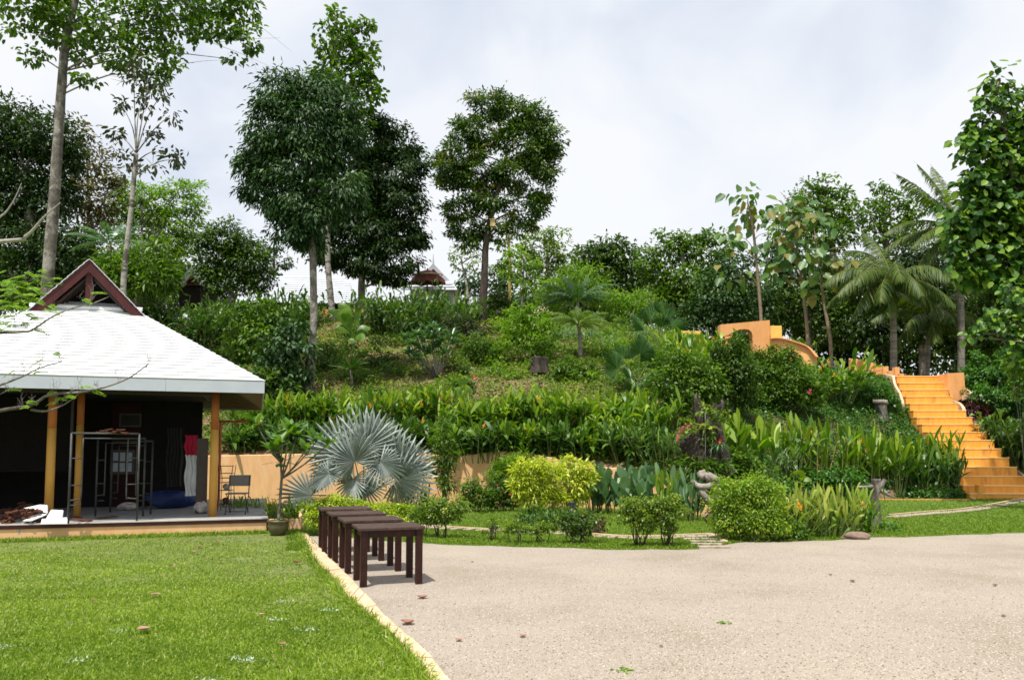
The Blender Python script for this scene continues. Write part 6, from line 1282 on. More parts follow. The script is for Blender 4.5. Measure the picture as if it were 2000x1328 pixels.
root = strap_plant('striped_grass_plant', 'rounded striped grassy plant among the cannas', 'plant', T(1532, 925), 40, 1.0, .42, .55, .035, 'spider', arch=(.5, 1.1), el=(20, 70), per=7, low=.3)
strap_plant('broad_leaf_plant', 'low broad leaved plant in front of the striped grassy plant', 'plant', T(1555, 955), 10, .6, .4, .45, .2, 'strap', arch=(.3, .7), el=(20, 60), per=4)
strap_plant('taro_plant', 'large drooping leaf plant beside the driftwood', 'plant', T(1405, 938), 6, .5, .2, .6, .24, 'frondgreen', arch=(.4, .8), el=(10, 50), per=3)

# ---- stumps, driftwood, post, rock
def lathe_stump(name, label, base, h, r, mat, lean=(0, 0), cat='tree stump', hollow=True):
    rs = np.random.RandomState(int(abs(base.x) * 10)); n = 18; V = []; prof = [(-.15, 1.35), (.1, 1.12), (.5, .92), (.9, .9), (1.0, .88)]
    for s, k in prof:
        for j in range(n):
            t = 6.2832 * j / n; rr = r * k * (1 + .10 * math.sin(3 * t + 1) + .07 * math.sin(7 * t) + .04 * rs.randn()); V.append(base + Vector((math.cos(t) * rr + lean[0] * s * h, math.sin(t) * rr + lean[1] * s * h, s * h + (rs.uniform(-.05, .06) * h if s == 1 else 0))))
    Fc = [(i * n + j, i * n + (j + 1) % n, (i + 1) * n + (j + 1) % n, (i + 1) * n + j) for i in range(4) for j in range(n)]; k = len(V); V.append(base + Vector((lean[0] * h, lean[1] * h, h * (.86 if hollow else .97)))); Fc += [(4 * n + j, 4 * n + (j + 1) % n, k) for j in range(n)]
    o = MB().add(V, Fc).obj(name, mat, None, True, loc=base); return tag(o, label, cat)
b = T(1052, 726); s1 = lathe_stump('tree_stump', 'squat grey tree stump on the open middle slope', b, .60, .40, 'rotten')
b = T(1720, 818); s2 = lathe_stump('tree_stump', 'pale topped tree stump on the ivy bank left of the stairs', b, .68, .27, 'deadwood', (.04, 0)); MB().tube([b + Vector((.02, 0, .62)), b + Vector((.03, 0, .78))], [.31, .27], 14, .08).obj('cap', 'drift', s2, True)
b = G(1352, 925); bY = 22.6; b = Vector((P(1388, 900, bY).x, bY, hz(P(1388, 900, bY).x, bY)))
rs_ = thing('rotten_stump', b, 'large leaning rotten stump with two broken trunks and ferns growing on it', 'tree stump')
pp = lambda u, v, dy=0: P(u, v, bY + dy)
def ridged(mb, pts, rr, n=30, sub=5, ridge=.14, seed=1):
    rs = np.random.RandomState(seed); L_ = smooth_line(pts, sub); m = len(L_); rad = np.interp(np.linspace(0, 1, m), np.linspace(0, 1, len(rr)), rr); k = len(mb.v); ph = rs.rand(4) * 6
    lum = [1 + ridge * (math.sin(3 * t + ph[0]) * .6 + abs(math.sin(5.5 * t + ph[1])) * .8 - .4 + .35 * math.sin(13 * t + ph[2])) for t in np.linspace(0, 6.2832, n, endpoint=False)]
    up = Vector((0, 1, 0))
    for i, p in enumerate(L_):
        d = (L_[min(i + 1, m - 1)] - L_[max(i - 1, 0)]).normalized(); a = d.cross(up).normalized(); b = d.cross(a)
        for j in range(n):
            t = 6.2832 * j / n + .05 * i; r = rad[i] * lum[j] * (1 + .07 * rs.randn()); top = (rs.uniform(-.16, .22) * rad[-1] * 2) if i == m - 1 else 0
            mb.v.append(tuple(p + (a * math.cos(t) + b * math.sin(t)) * r + d * top))
    for i in range(m - 1):
        for j in range(n): j2 = (j + 1) % n; mb.f.append((k + i * n + j, k + i * n + j2, k + (i + 1) * n + j2, k + (i + 1) * n + j))
    c = len(mb.v); mb.v.append(tuple(L_[-1] - (L_[-1] - L_[-2]) * .8))
    for j in range(n): mb.f.append((k + (m - 1) * n + j, k + (m - 1) * n + (j + 1) % n, c))
    return mb
for nm, pts, rr, sd in (('broken_trunk', [(1402, 925), (1390, 880), (1380, 840), (1368, 805), (1360, 778)], [.40, .27, .20, .17, .07], 2), ('broken_trunk', [(1414, 925), (1405, 870), (1396, 830), (1396, 805), (1400, 790)], [.26, .19, .16, .14, .12], 5), ('leaning_bole', [(1396, 938), (1374, 905), (1358, 880), (1348, 856)], [.38, .33, .31, .31], 8), ('root', [(1402, 930), (1414, 905), (1412, 870)], [.25, .18, .12], 11)):
    ridged(MB(), [pp(u, v, -.2 if nm == 'leaning_bole' else 0) for u, v in pts], rr, seed=sd).obj(nm, 'rotten', rs_, False)
MB().tube([pp(1362, 790), pp(1359, 776), pp(1361, 766)], [.06, .04, .01], 6, .2).obj('splinter', 'deadwood', rs_); MB().tube([pp(1409, 800), pp(1411, 786), pp(1409, 780)], [.06, .05, .02], 6, .2).obj('splinter', 'deadwood', rs_)
M['rotred'] = roughmat('red rotten wood', (.28, .07, .05), (.45, .16, .12), 7, .9, .8, .03)
MB().tube([pp(1327, 846, -.3), pp(1334, 837, -.3), pp(1345, 833, -.25), pp(1354, 838, -.2)], [.03, .07, .07, .03], 6, .35).obj('red_shard', 'rotred', rs_)
MB().tube([pp(1322, 862, -.4), pp(1326, 848, -.4)], [.03, .06], 5, .3).obj('red_shard', 'rotred', rs_)
c = pp(1382, 838, -.45); n = 26; az = RS.uniform(0, 6.28, n); el = RS.uniform(R(5), R(75), n); D = np.stack([np.cos(az) * np.cos(el), np.sin(az) * np.cos(el) - .2, np.sin(el)], 1)
fr_ = thing('bird_nest_fern', c, 'yellow green bird nest fern perched between the broken trunks', 'fern'); link('leaves', qmesh('leaves', *straps(np.array([list(c)]).repeat(n, 0), D, RS.uniform(.35, .6, n), .10, RS.rand(n), RS.uniform(.3, .9, n)), 'variegated'), fr_)
c = pp(1336, 824, -.3); fr2 = thing('perched_fern', c, 'small yellowish fern tuft on the leaning bole top', 'fern'); n = 30; D = RS.normal(size=(n, 3)); D[:, 2] = abs(D[:, 2]); link('leaves', qmesh('leaves', *straps(np.array([list(c)]).repeat(n, 0), D, RS.uniform(.15, .35, n), .05, RS.rand(n), .4), 'yellowish'), fr2)
c = pp(1405, 872, -.6); fr3 = thing('bromeliad', c, 'red centred bromeliad at the foot of the rotten stump', 'bromeliad'); n = 34; az = RS.uniform(0, 6.28, n); el = RS.uniform(0, 1.2, n); D = np.stack([np.cos(az) * np.cos(el), np.sin(az) * np.cos(el), np.sin(el)], 1)
link('leaves', qmesh('leaves', *straps(np.array([list(c)]).repeat(n, 0), D, RS.uniform(.3, .5, n), .05, RS.rand(n), .8), 'silvergreen'), fr3); flower(c + Vector((0, -.05, .15)), .12, 'redflower', fr3)
for a in (('stump_fern', 'leafy fern growth burying the foot of the rotten stump', [(1352, 905, 18, 12), (1378, 915, 22, 14), (1402, 905, 16, 12)], 'mid', .2, .05), ('stump_creeper', 'rusty and green creeper over the top of the rotten stump', [(1378, 800, 10, 10), (1402, 812, 12, 12), (1388, 858, 9, 12), (1352, 838, 10, 8)], 'trim', .10, .06)):
    shrub(a[0], a[1], 'fern' if 'fern' in a[0] else 'climber', (0, 0), a[2], a[3], a[4], a[5], 2.4, 4, ground=Vector((b.x if False else P(1375, 900, bY - .55).x, bY - .55, max(0, hz(P(1375, 900, bY - .55).x, bY - .55)))))
# driftwood
dY = 19.4; dw = thing('driftwood', Vector((P(1395, 985, dY).x, dY, 0)), 'knotted pale driftwood log at the end of the retaining wall', 'driftwood'); dq = lambda u, v, d=0: P(u, v, dY + d)
for pts, rr in (([(1351, 938, 0), (1362, 948, -.05), (1380, 950, -.1), (1396, 942, 0)], [.05, .07, .075, .06]), ([(1372, 925, .1), (1384, 932, 0), (1398, 945, 0), (1404, 965, 0), (1394, 985, 0), (1408, 1000, 0)], [.07, .09, .09, .08, .08, .05]), ([(1366, 950, 0), (1376, 968, -.1), (1390, 985, 0), (1404, 1006, .1)], [.06, .08, .09, .08]), ([(1384, 928, 0), (1396, 934, -.1), (1405, 939, -.1)], [.09, .08, .05]), ([(1376, 932, 0), (1368, 926, .1), (1378, 922, .1)], [.08, .09, .08])):
    MB().tube(smooth_line([dq(*p) for p in pts], 4), list(np.interp(np.linspace(0, 1, (len(pts) - 1) * 4 + 1), np.linspace(0, 1, len(rr)), rr)), 12, .1).obj('log', 'drift', dw, True)
# lopped post
pb_ = G(1710, 1026); pY = pb_.y; lp = thing('lopped_tree', pb_, 'short lopped dead tree with two cut arms standing at the bed corner', 'tree stump'); lq = lambda u, v, d=0: P(u, v, pY + d)
MB().tube(smooth_line([pb_ - Vector((0, 0, .05)), lq(1711, 1000), lq(1708, 970), lq(1711, 950), lq(1711, 935)], 3), list(np.interp(np.linspace(0, 1, 13), [0, .2, .5, .75, 1], [.15, .11, .095, .10, .10])), 12, .1).obj('trunk', 'deadwood', lp, True)
MB().tube([lq(1706, 950), lq(1692, 951, -.05), lq(1677, 951, -.1)], [.05, .035, .03], 8, .12).obj('branch', 'drift', lp, True)
MB().tube([lq(1714, 957), lq(1722, 947, -.05), lq(1728, 936, -.05)], [.08, .06, .045], 9, .12).obj('branch', 'deadwood', lp, True)
MB().tube([lq(1718, 953), lq(1728, 961, -.1), lq(1735, 966, -.1), lq(1745, 970, -.15)], [.06, .045, .035, .02], 8, .15).obj('branch', 'drift', lp, True)
MB().tube([lq(1728, 961, -.1), lq(1738, 958, -.1)], [.03, .012], 6, .15).obj('branch', 'drift', lp, True)
g = G(1672, 1052); MB_ = lumpy('rock', 'flat topped brown rock at the edge of the gravel by the variegated ginger', 'rock', g - Vector((0, 0, .05)), (.60, .36, .20), 'rock', 21)
shrub('low_weed', 'low leafy weeds around the foot of the lopped tree', 'shrub', (0, 0), [(1735, 1032, 20, 8), (1752, 1036, 12, 6), (1697, 1038, 12, 6)], 'ivy', .07, .05, 2.2, ground=G(1732, 1036), stems=3)

# ---- garden plants on the lawn
b = G(705, 1008); Yb = b.y; heart = P(708, 975, Yb)
fan_palm('silver_fan_palm', 'large silvery blue fan palm spreading behind the tables', b,
    [(712, 875, 84, 1, -.25, (.03, 0, 1), (.25, -1, .35)), (693, 901, 74, 1, -.55, (-.45, 0, .9), (-.5, -1, .25)), (643, 925, 52, 1, -.35, (-.7, 0, -.5), (-.6, -1, .6)), (608, 967, 66, 1, -.2, (-1, 0, .2), (.2, -1, .5)), (776, 911, 78, 1, .2, (.55, 0, .85), (.6, -1, .2)), (750, 887, 74, 1, .1, (.25, 0, 1), (.5, -1, .1)),
     (775, 937, 82, 1, .05, (1, 0, .12), (-.3, -1, -.45)), (743, 902, 62, 1, -.5, (.5, 0, -.85), (.5, -1, .7)), (674, 887, 84, 1, .35, (-.75, 0, .75), (-.3, -1, .6)), (664, 906, 66, 1, .3, (-1, 0, -.1), (0, -1, .8)), (712, 946, 48, 1, -.2, (.7, 0, -.7), (.3, -1, .5)), (690, 935, 52, 1, -.35, (-.2, 0, -1), (-.4, -1, .9)),
     (730, 868, 70, 1, .5, (.2, 0, 1), (0, -1, .3)), (800, 915, 58, 1, .45, (1, 0, .5), (.4, -1, .2)), (640, 880, 52, 1, .6, (-.9, 0, .5), (.1, -1, .4)), (592, 988, 50, 1, .1, (-.8, 0, -.6), (0, -1, .4))], Yb, 'silver', heart, trunk_r=.16, nseg=27, span=138, fused=.46, droop=.10, petmat='silver')
# potted frangipani
pbs = G(543, 1046); pot = thing('potted_frangipani', pbs, 'frangipani in a round olive glazed pot at the terrace corner', 'potted plant'); pY2 = pbs.y
prof = [(0, .11), (.02, .13), (.10, .19), (.20, .215), (.27, .20), (.29, .225), (.32, .225), (.32, .19), (.26, .17)]; n = 22; V = []
for z, r in prof:
    for j in range(n): V.append(pbs + Vector((math.cos(6.2832 * j / n) * r, math.sin(6.2832 * j / n) * r, z)))
k = len(prof) * n; V.append(pbs + Vector((0, 0, .27))); MB().add(V, [(i * n + j, i * n + (j + 1) % n, (i + 1) * n + (j + 1) % n, (i + 1) * n + j) for i in range(len(prof) - 1) for j in range(n)] + [((len(prof) - 1) * n + j, (len(prof) - 1) * n + (j + 1) % n, k) for j in range(n)]).obj('pot', 'pot', pot, True)
fq = lambda u, v, d=0: P(u, v, pY2 + d); inv = ORG[pot.name].inverted()
fk = fq(550, 935)
tipsp = [(500, 828, 0), (566, 838, .1), (552, 862, -.2), (618, 862, .1), (535, 880, -.3), (596, 880, -.2), (570, 880, .2), (640, 868, .3), (548, 905, .1), (580, 850, 0), (532, 862, .2)]
mb = MB(); mb.tube(smooth_line([pbs + Vector((0, 0, .25)), fq(546, 990), fk], 4), list(np.linspace(.035, .026, 9)), 8, .08); mb.tube(smooth_line([fk, fq(548, 900), fq(545, 885)], 3), [.024, .022, .021, .02, .019, .018, .016], 7, .05)
for u, v, d in tipsp:
    a = fk if u > 560 else fq(548, 900); c = fq(u, v, d); mb.tube(smooth_line([a, a.lerp(c, .5) + Vector((0, 0, -.05)), c], 3), list(np.linspace(.020, .013, 7)), 6, .05)
mb.obj('trunk', 'bark', pot, True)
lm = [qmesh('leaf', *straps(np.zeros((1, 3)), np.array([[1., 0, .1]]), np.array([1.]), .30, np.array([v]), .25, 5, np.array([[0, 1., 0]]), [.15, .6, .95, 1, .7, .05]), 'silvergreen' if v > .7 else 'strap') for v in (.2, .5, .8, .6)]
for u, v, d in tipsp:
    for j in range(13):
        az = j * 2.4 + random.uniform(-.2, .2); el = random.uniform(-.2, 1.15); s = random.uniform(.30, .46); o = bpy.data.objects.new('leaf', random.choice(lm)); C.objects.link(o); o.parent = pot
        o.matrix_local = inv @ Matrix.Translation(fq(u, v, d)) @ Matrix.Rotation(az, 4, 'Z') @ Matrix.Rotation(-el, 4, 'Y') @ Matrix.Diagonal((s, s, s, 1))
strap_plant('potted_weeds', 'small green shoots in the soil of the olive pot', 'plant', pbs + Vector((0, 0, .27)), 12, .1, .12, .12, .012, 'strap')
# planter + strap plants near the chair
b_ = W(-.8, 2.9, 0); strap_plant('spider_lily', 'bright green strap leaved lily against the peach wall behind the chair', 'plant', Vector((P(500, 975, 20).x, 20, 0)), 40, .55, .5, .5, .04, 'strap', arch=(.4, 1.0)); strap_plant('spider_lily', 'second strap leaved lily, closer to the wire stand', 'plant', Vector((P(462, 975, 20.3).x, 20.3, 0)), 34, .5, .45, .5, .04, 'strap', arch=(.4, 1.0))
strap_plant('planter_lily', 'strap leaved plant beside the pot in the peach planter box', 'plant', Vector((P(560, 985, 17.6).x, 17.6, .15)), 26, .5, .35, .5, .035, 'strap', arch=(.3, .9))
shrub('slender_bamboo', 'slender column of narrow light green leaves right of the silver palm', 'shrub', (0, 0), [(866, 835, 10, 16), (862, 862, 22, 18), (872, 890, 24, 20), (860, 915, 24, 18), (872, 940, 18, 16)], 'mid', .15, .035, 2.0, ground=G(868, 993), stems=12, bark='stem', droop=.3)
strap_plant('dark_strap_plant', 'deep green strap plant between the silver palm and the clipped hedge', 'plant', G(800, 1000), 30, .9, .5, .6, .05, 'strapdark', arch=(.4, 1))
strap_plant('dark_strap_plant', 'deep green strap plant at the foot of the slender bamboo', 'plant', G(845, 998), 20, .6, .4, .5, .05, 'strapdark', arch=(.4, 1))
GS = [('clipped_hedge_bush', 'yellow green clipped bush left end of the low hedge, behind the tables', (640, 1045), [(622, 992, 26, 18), (650, 988, 28, 16), (635, 1010, 36, 18)], 'hedge', .055, .035, 3.2, 5),
      ('clipped_hedge_bush', 'yellow green clipped bush directly above the farthest table', (690, 1042), [(690, 990, 34, 15), (680, 1005, 30, 14), (715, 996, 20, 14)], 'hedge', .055, .035, 3.2, 5),
      ('clipped_hedge_bush', 'clipped bush right of the farthest table, greener towards its base', (765, 1045), [(745, 998, 30, 15), (778, 1000, 30, 14), (765, 1014, 34, 14)], 'hedge', .055, .035, 3.2, 6),
      ('umbrella_clipped_bush', 'clipped bush on a thin leaning stem right of the tables', (862, 1052), [(850, 990, 28, 16), (885, 990, 28, 14), (868, 1004, 36, 14), (842, 1008, 18, 12)], 'trim', .055, .035, 3.2, 8),
      ('umbrella_clipped_bush', 'small clipped bush on thin stems close to the tables right corner', (822, 1048), [(815, 1005, 18, 12), (828, 1015, 16, 10)], 'trim', .055, .035, 2.6, 4),
      ('red_flowering_shrub', 'dark shrub dotted with red flowers beside the left bollard', (928, 1000), [(922, 955, 24, 18), (940, 972, 24, 16), (915, 978, 16, 12)], 'mid', .08, .045, 2.8, 8),
      ('red_flowering_shrub', 'red dotted shrub touching the yellow croton', (985, 998), [(975, 955, 26, 22), (1000, 970, 24, 20), (965, 978, 20, 14)], 'dark', .08, .045, 2.8, 8),
      ('upright_conifer_shrub', 'soft upright green shrub against the wall behind the croton', (1000, 990), [(1000, 905, 26, 18), (975, 920, 18, 18), (1020, 900, 18, 16), (990, 935, 26, 20)], 'bright', .10, .03, 2.6, 8),
      ('yellow_croton', 'bright yellow green croton, left half of the double rounded bush', (1045, 1010), [(1030, 918, 26, 17), (1052, 912, 20, 15), (1020, 948, 20, 18), (1046, 948, 26, 22), (1042, 976, 24, 14)], 'croton', .13, .04, 3.0, 8),
      ('yellow_croton', 'bright yellow green croton, right half of the double rounded bush', (1110, 1005), [(1108, 912, 26, 16), (1134, 922, 22, 20), (1126, 948, 28, 24), (1116, 972, 26, 14)], 'croton', .13, .04, 3.0, 8),
      ('golden_croton', 'narrow croton filling the dip between the two rounded yellow crotons', (1078, 1008), [(1080, 925, 20, 22), (1078, 952, 22, 22), (1080, 975, 20, 12)], 'croton', .12, .04, 2.8, 5),
      ('flat_topped_bush', 'wide flat topped clipped bush with bare crooked stems, left half', (1250, 1068), [(1230, 990, 24, 14), (1255, 985, 26, 12), (1240, 1008, 32, 16), (1262, 1025, 20, 12)], 'trim', .055, .035, 3.0, 10),
      ('flat_topped_bush', 'flat topped clipped bush with upright stems, right half of the pair', (1302, 1068), [(1290, 984, 28, 12), (1316, 990, 22, 16), (1300, 1006, 32, 16), (1310, 1030, 14, 12)], 'trim', .055, .035, 3.0, 12),
      ('sparse_bush', 'sparse twiggy little bush on the path edge left of the small clipped pair', (957, 1056), [(962, 1020, 14, 10), (975, 1018, 16, 10), (955, 1032, 14, 10)], 'trim', .045, .028, 1.1, 8),
      ('small_clipped_bush', 'small flat clipped bush, left of the small pair', (1012, 1062), [(1005, 1030, 22, 10), (1022, 1034, 16, 8)], 'trim', .05, .03, 2.4, 5),
      ('small_clipped_bush', 'small flat clipped bush, right of the small pair', (1058, 1060), [(1050, 1030, 22, 9), (1072, 1030, 18, 10)], 'trim', .05, .03, 2.4, 5),
      ('rusty_bush', 'rusty green bush before the right bollard', (1128, 1062), [(1115, 1015, 26, 16), (1145, 1015, 28, 16), (1125, 1032, 34, 12)], 'redtip', .06, .04, 2.8, 8),
      ('maroon_bush', 'small maroon leaved bush right of the rusty bush', (1172, 1045), [(1175, 1025, 10, 9), (1166, 1038, 10, 7)], 'maroon', .06, .04, 2.6, 3),
      ('rounded_fine_bush', 'big rounded fine leaved yellow green bush, left half', (1435, 1056), [(1430, 965, 34, 26), (1415, 995, 28, 26), (1440, 1010, 40, 30), (1420, 1032, 26, 16)], 'round', .065, .028, 3.0, 10),
      ('rounded_fine_bush', 'big rounded fine leaved bush with rusty patches, right half', (1490, 1056), [(1470, 955, 34, 24), (1500, 975, 30, 28), (1485, 1005, 42, 32), (1510, 1030, 30, 18), (1470, 1038, 34, 12)], 'round', .065, .028, 3.0, 10),
      ('dark_low_shrub', 'low deep green shrub between the rounded bush and the variegated ginger', (1540, 1054), [(1535, 1030, 28, 16), (1560, 1040, 24, 10)], 'mid', .08, .05, 2.8, 5),
      ('maroon_stem_shrub', 'small dark red shrub below the driftwood', (1398, 1025), [(1395, 1005, 12, 16), (1402, 1020, 8, 8)], 'maroon', .07, .04, 1.8, 4),
      ('fern_mound', 'dark ferny mound under the yellow crotons', (1060, 1022), [(1045, 1005, 28, 12), (1080, 1008, 26, 12), (1110, 1003, 20, 10)], 'dark', .12, .04, 2.8, 6)]
for nm, l, bp, lobes, mt, ll, lw, cv, stn in GS:
    fl_ = ('redflower', 7, .05) if 'red_flower' in nm else None
    shrub(nm, l, 'shrub', (0, 0), lobes, mt, ll, lw, cv, stn, ground=G(*bp), flowers=fl_, bark='barkdark' if 'clipped' in l else 'bark', stem_r=.010, clump=.16)
strap_plant('dark_underplant', 'dark strap leaved underplanting at the foot of the crotons', 'plant', G(1062, 1028), 36, .35, .5, .4, .05, 'strapdark', arch=(.4, 1.1)); strap_plant('dark_underplant', 'dark strap leaves in front of the right croton half', 'plant', G(1105, 1026), 26, .3, .4, .35, .045, 'strapdark', arch=(.4, 1.1))
strap_plant('pale_tuft', 'pale yellowish leaf tuft just above the rusty bush', 'plant', G(1135, 1030), 8, .35, .1, .22, .05, 'variegated', arch=(.3, .8))
for i, (u, v, l) in enumerate(((1165, 1001, 'waxy grey green paddle leaved clump right of the yellow croton'), (1200, 1003, 'second waxy grey green paddle leaved clump from the croton'), (1240, 1006, 'waxy grey green paddle leaved clump before the gap in the wall'), (1275, 1008, 'rightmost waxy grey green paddle leaved clump, yellower below'))):
    strap_plant('paddle_leaf_clump', l, 'plant', G(u, v), 15, 1.3, .35, .62, .27, 'silvergreen', 'stem', 'waxy paddle leaved clumps against the wall', arch=(.05, .4), el=(55, 84), per=4, low=.35, lean=.15, scale_y=.6)
for u, v, l in ((1318, 1014, 'upright arrow leaved clump with one orange flower'), (1345, 1018, 'upright arrow leaved clump closest to the wall end')):
    strap_plant('arrow_leaf_clump', l, 'plant', G(u, v), 18, 1.1, .28, .5, .14, 'silvergreen' if u > 1330 else 'strap', 'stem', 'upright arrow leaved clumps', fl=1 if u < 1330 else 0, arch=(.02, .2), el=(65, 87), per=4, low=.3, lean=.1)
for i, (u, v, l) in enumerate(((1548, 1050, 'variegated yellow striped ginger beside the rounded bush'), (1590, 1048, 'variegated ginger with an orange bract, second from the rounded bush'), (1632, 1046, 'variegated ginger above the brown rock'), (1664, 1042, 'greener variegated ginger next to the lopped tree'))):
    strap_plant('variegated_ginger', l, 'plant', G(u, v), 30, 1.0 - .1 * (i == 3), .42, .55, .075, 'variegated' if i < 3 else 'strap', group='variegated gingers at the gravel edge', fl=2 if i in (1, 3) else 0, arch=(.1, .6), el=(45, 84), per=6, low=.1)
# bollard lamps
def bollard(label, u, vb, vt):
    b = G(u, vb); z = P(u, vt, b.y).z; root = thing('bollard_lamp', b, label, 'garden lamp', 'dark bollard lamps on the garden lawn'); r = .085
    MB().tube([b, b + Vector((0, 0, z * .62))], r, 18).obj('post', 'bollard', root, True)
    for k in range(4): q = b + Vector((0, 0, z * (.64 + .065 * k))); MB().tube([q, q + Vector((0, 0, z * .02))], r * 1.02, 18).obj('louvre_ring', 'bollard', root, True)
    MB().tube([b + Vector((0, 0, z * .62)), b + Vector((0, 0, z * .9))], r * .8, 16).obj('lens', 'lampglass', root, True)
    MB().tube([b + Vector((0, 0, z * .89)), b + Vector((0, 0, z * .95)), b + Vector((0, 0, z * .99)), b + Vector((0, 0, z))], [r * 1.02, r * .95, r * .6, r * .1], 18).obj('cap', 'bollard', root, True)
bollard('dark bollard lamp beside the red flowering shrub', 896, 978, 943); bollard('dark bollard lamp in front of the yellow croton', 1117, 1012, 979)

# ---- near branches reaching in from the left
nb = Vector((-4.6, 2.9, 0)); nr = thing('overhanging_tree', nb, 'tree outside the left edge whose thin twigs reach across the white roof', 'tree'); nY = 3.6
nq = lambda u, v, d=0: P(u, v, nY + d)
MB().tube(smooth_line([nb - Vector((0, 0, .1)), nb + Vector((.1, 0, 1.2)), nb + Vector((-.1, .1, 2.4)), nb + Vector((.1, .2, 3.6))], 4), list(np.linspace(.10, .05, 13)), 10, .06).obj('trunk', 'bark', nr, True)
BR = [([(-420, 880), (-100, 830), (0, 802), (60, 792), (95, 772), (155, 766), (205, 756), (252, 738), (288, 712)], .012, [(60, 792), (95, 775), (130, 768), (160, 765), (190, 758), (230, 748), (285, 718), (40, 797)]),
      ([(60, 800), (90, 803), (125, 790), (153, 770)], .007, [(115, 793)]),
      ([(-420, 860), (-60, 775), (0, 752), (40, 737), (80, 718), (122, 706)], .009, [(20, 745), (45, 735), (75, 722), (115, 708)]),
      ([(-420, 760), (-80, 660), (0, 650), (40, 648), (62, 645), (100, 620), (140, 602), (180, 593), (212, 580)], .009, [(50, 640), (160, 596), (172, 590), (30, 640)]),
      ([(-420, 700), (-60, 620), (0, 605), (40, 585), (85, 562)], .009, [(0, 600), (20, 590), (45, 578), (70, 566), (85, 560), (30, 570)]),
      ([(-60, 640), (0, 610), (30, 570), (60, 545)], .006, [(20, 590), (40, 560), (60, 548), (10, 600)]),
      ([(-300, 900), (-60, 800), (0, 770), (30, 755)], .006, [(10, 765)])]
lf = ([], [], [], []); random.seed(5)
def compound(c, ln, sz):
    """feathery compound leaf: small leaflets along a short stalk"""
    a = random.uniform(-.5, .5); d = Vector((math.cos(a), random.uniform(-.6, .3), math.sin(a) * .6 + .05)).normalized() * random.choice((1, 1, -1))
    for i in range(9):
        s = (i + 1) / 9; p = c + d * ln * s + Vector((0, 0, -.25 * ln * s * s))
        for sd in (-1, 1):
            lf[0].append(list(p)); q = Vector((0, sd * .55, 0)) + d * .7 + Vector((0, 0, sd * .38)); lf[1].append(list(q)); lf[2].append((random.gauss(0, .3), -.4, 1)); lf[3].append(sz * (1.15 - .5 * s))
tw = MB()
for pts, r0, nodes in BR:
    sp3 = smooth_line([nq(u, v) for u, v in pts], 4); sp3[0] = nb + Vector((0, .05, 1.1 + .2 * BR.index((pts, r0, nodes)))) if pts[0][0] < -250 else sp3[0]
    MB().tube(sp3, list(np.linspace(r0 * .93, r0 * .19, len(sp3))), 6, .05).obj('branch', 'bark', nr, True)
    for (u, v) in nodes:
        c = nq(u, v)
        for k in range(2):
            dd = .58 * Vector((random.uniform(-.05, .08), random.uniform(-.05, .05), random.uniform(.02, .16))); e_ = c + dd; tw.tube([c, c + dd * .5 + Vector((.01, 0, 0)), e_], [.0014, .001, .0006], 4)
            for m_ in range(5): w2 = .58 * Vector((random.uniform(-.04, .05), random.uniform(-.02, .02), random.uniform(.0, .07))); s0 = c + dd * random.uniform(.3, 1); tw.tube([s0, s0 + w2], [.0007, .0004], 3)
        if v > 650 and u > 100 and random.random() < .25: continue
        for k in range(random.choice((1, 1, 2)) + (3 if v < 615 and u < 100 else 0)): compound(c + .58 * Vector((random.uniform(-.06, .06), 0, random.uniform(-.03, .09))), random.uniform(.045, .08), .021)
for _ in range(60):
    u, v = random.gauss(25, 35), random.gauss(590, 22)
    if u < 95 and v < 660: compound(nq(u, v, random.uniform(-.2, .2)), random.uniform(.05, .09), .022)
tw.obj('twigs', 'bark', nr)['kind'] = 'stuff'
Pn, D, Nn, sz = [np.array(a, float) for a in lf]; link('leaflets', qmesh('leaflets', *leafquads(Pn, D, Nn, sz, sz * .42, RS.rand(len(Pn))), 'bright'), nr)['kind'] = 'stuff'
MB().tube(smooth_line([P(-420, 500, 8), P(0, 472, 8), P(50, 462, 8), P(85, 425, 8), P(118, 396, 8)], 4), list(np.linspace(.03, .004, 17)), 6, .06).obj('branch', 'barkpale', nr, True)
MB().tube(smooth_line([P(-420, 560, 8.5), P(-60, 450, 8.5), P(0, 424, 8.5), P(25, 395, 8.5), P(42, 358, 8.5)], 4), list(np.linspace(.02, .003, 17)), 6, .06).obj('branch', 'barkpale', nr, True)

# ---- pale bleached blades in the lawn, light glints put into their colour
V = []
for u, v in ((572, 1078), (515, 1076), (603, 1230), (640, 1192), (465, 1285), (490, 1290), (232, 1232), (6, 1264), (555, 1174), (400, 1330), (150, 1290), (540, 1210)):
    c = G(u, v, .03); n = 26; D = RS.normal(size=(n, 3)); D[:, 2] = abs(D[:, 2]) * .8; V.append(leafquads(np.array([list(c)]) + RS.normal(size=(n, 3)) * [[.05, .035, .004]], D, RS.normal(size=(n, 3)) * .4 + np.array([[0, 0, 1.]]), .035, .012, RS.rand(n)))
M['glint'] = leafmat('bleached blades', mixstop((.30, .42, .26), (.58, .66, .58)), .6, .2)
tag(link('glint_grass', qmesh('glint_grass', *join(*V), 'glint')), 'small pale bleached tufts on the front lawn, sparkle painted in', 'grass', kind='stuff')
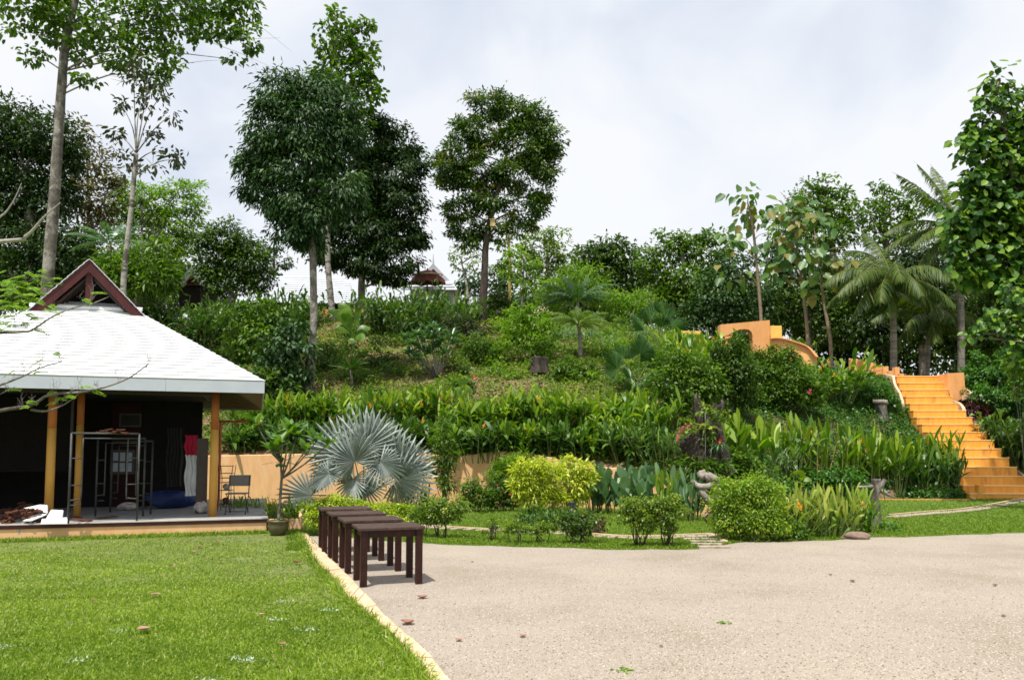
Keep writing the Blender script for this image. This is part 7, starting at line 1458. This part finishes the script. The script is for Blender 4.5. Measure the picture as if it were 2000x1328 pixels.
# ---- fallen leaves
M['fallen'] = leafmat('fallen dry leaf', mixstop((.16, .07, .05), (.30, .15, .11), (.42, .25, .20)), .7, .05, .2)
def fallen(label, u, v, size, lawn, tone=.5, curl=.35):
    c = G(u, v, .05 if lawn else .012); a = random.uniform(0, 6.28); mb = []; n = 7; rows = []
    for i in range(n):
        s = i / (n - 1); wd = size * .42 * math.sin(s * math.pi) ** .7 + .001
        x = (s - .5) * size; z = curl * size * (abs(s - .5) * 1.6) ** 2
        rows += [(x, -wd, z + wd * curl * 1.2), (x, 0, z), (x, wd, z + wd * curl * 1.2)]
    V = np.array(rows); ca, sa = math.cos(a), math.sin(a); V = np.stack([V[:, 0] * ca - V[:, 1] * sa + c.x, V[:, 0] * sa + V[:, 1] * ca + c.y, V[:, 2] + c.z], 1)
    Q = np.array([[3 * i + j, 3 * i + j + 1, 3 * i + 4 + j, 3 * i + 3 + j] for i in range(n - 1) for j in (0, 1)])
    o = link('fallen_leaf', qmesh('fallen_leaf', V, Q, np.clip(RS.rand(len(Q)) * .25 + tone - .12, 0, 1), 'fallen'), None, loc=c); tag(o, label, 'fallen leaf', 'fallen leaves on ' + ('the lawn' if lawn else 'the gravel'))
for a in (('pinkish brown fallen leaf, largest on the lawn, lower left', 280, 1230, .13, True, .75), ('pale curled fallen leaf in the middle of the lawn', 303, 1162, .11, True, .9), ('small dark fallen leaf left on the lawn', 182, 1172, .06, True, .2), ('pale fallen leaf on the lawn nearest the kerb bend', 511, 1200, .07, True, .9), ('brown curled leaf low on the right of the lawn', 551, 1258, .07, True, .4),
          ('dark curled leaf near the upper end of the kerb', 580, 1098, .12, True, .1), ('pale leaf high on the lawn below the plinth', 382, 1078, .11, True, .9), ('orange leaf on the lawn closest to the plinth', 390, 1067, .10, True, .8), ('pinkish leaf in the upper middle of the lawn', 338, 1107, .08, True, .7), ('small dark leaf right of the pinkish leaf', 432, 1101, .06, True, .15),
          ('yellow brown leaf below the pot', 424, 1057, .10, True, .6), ('crumpled brown leaf on the gravel in front of the tables', 825, 1167, .13, False, .45), ('reddish brown maple like leaf with a stalk beside the kerb', 796, 1217, .15, False, .35), ('tan leaf on the gravel below the reddish leaf', 896, 1250, .07, False, .6), ('thin brown leaf on the gravel at lower centre', 1021, 1242, .07, False, .5),
          ('dark leaf on the far gravel, right of centre', 1665, 1135, .08, False, .15), ('small red leaf left of the dark leaf on far gravel', 1622, 1122, .06, False, .3), ('reddish leaf near the right edge of the gravel', 1944, 1143, .08, False, .4), ('small brown leaf low at the right edge', 1960, 1202, .06, False, .45), ('tiny dark leaf at lower centre of the gravel', 1291, 1261, .04, False, .2), ('small leaf on the gravel behind the tables right side', 922, 1097, .05, False, .4)):
    fallen(*a)
for i, (u, v) in enumerate(((1218, 1308), (1414, 1217))):
    c = G(u, v, .006); n = 14; D = RS.normal(size=(n, 3)); D[:, 2] = abs(D[:, 2]) * .3
    o = link('green_sprig', qmesh('green_sprig', *leafquads(np.array([list(c)]) + RS.normal(size=(n, 3)) * [[.035, .03, 0]], D, np.array([[0, 0, 1.]]).repeat(n, 0), .045, .025, RS.rand(n), True), 'bright'), None, loc=c); tag(o, ['bright green sprig lying on the gravel at the bottom centre', 'tiny green sprig on the gravel right of centre'][i], 'sprig')
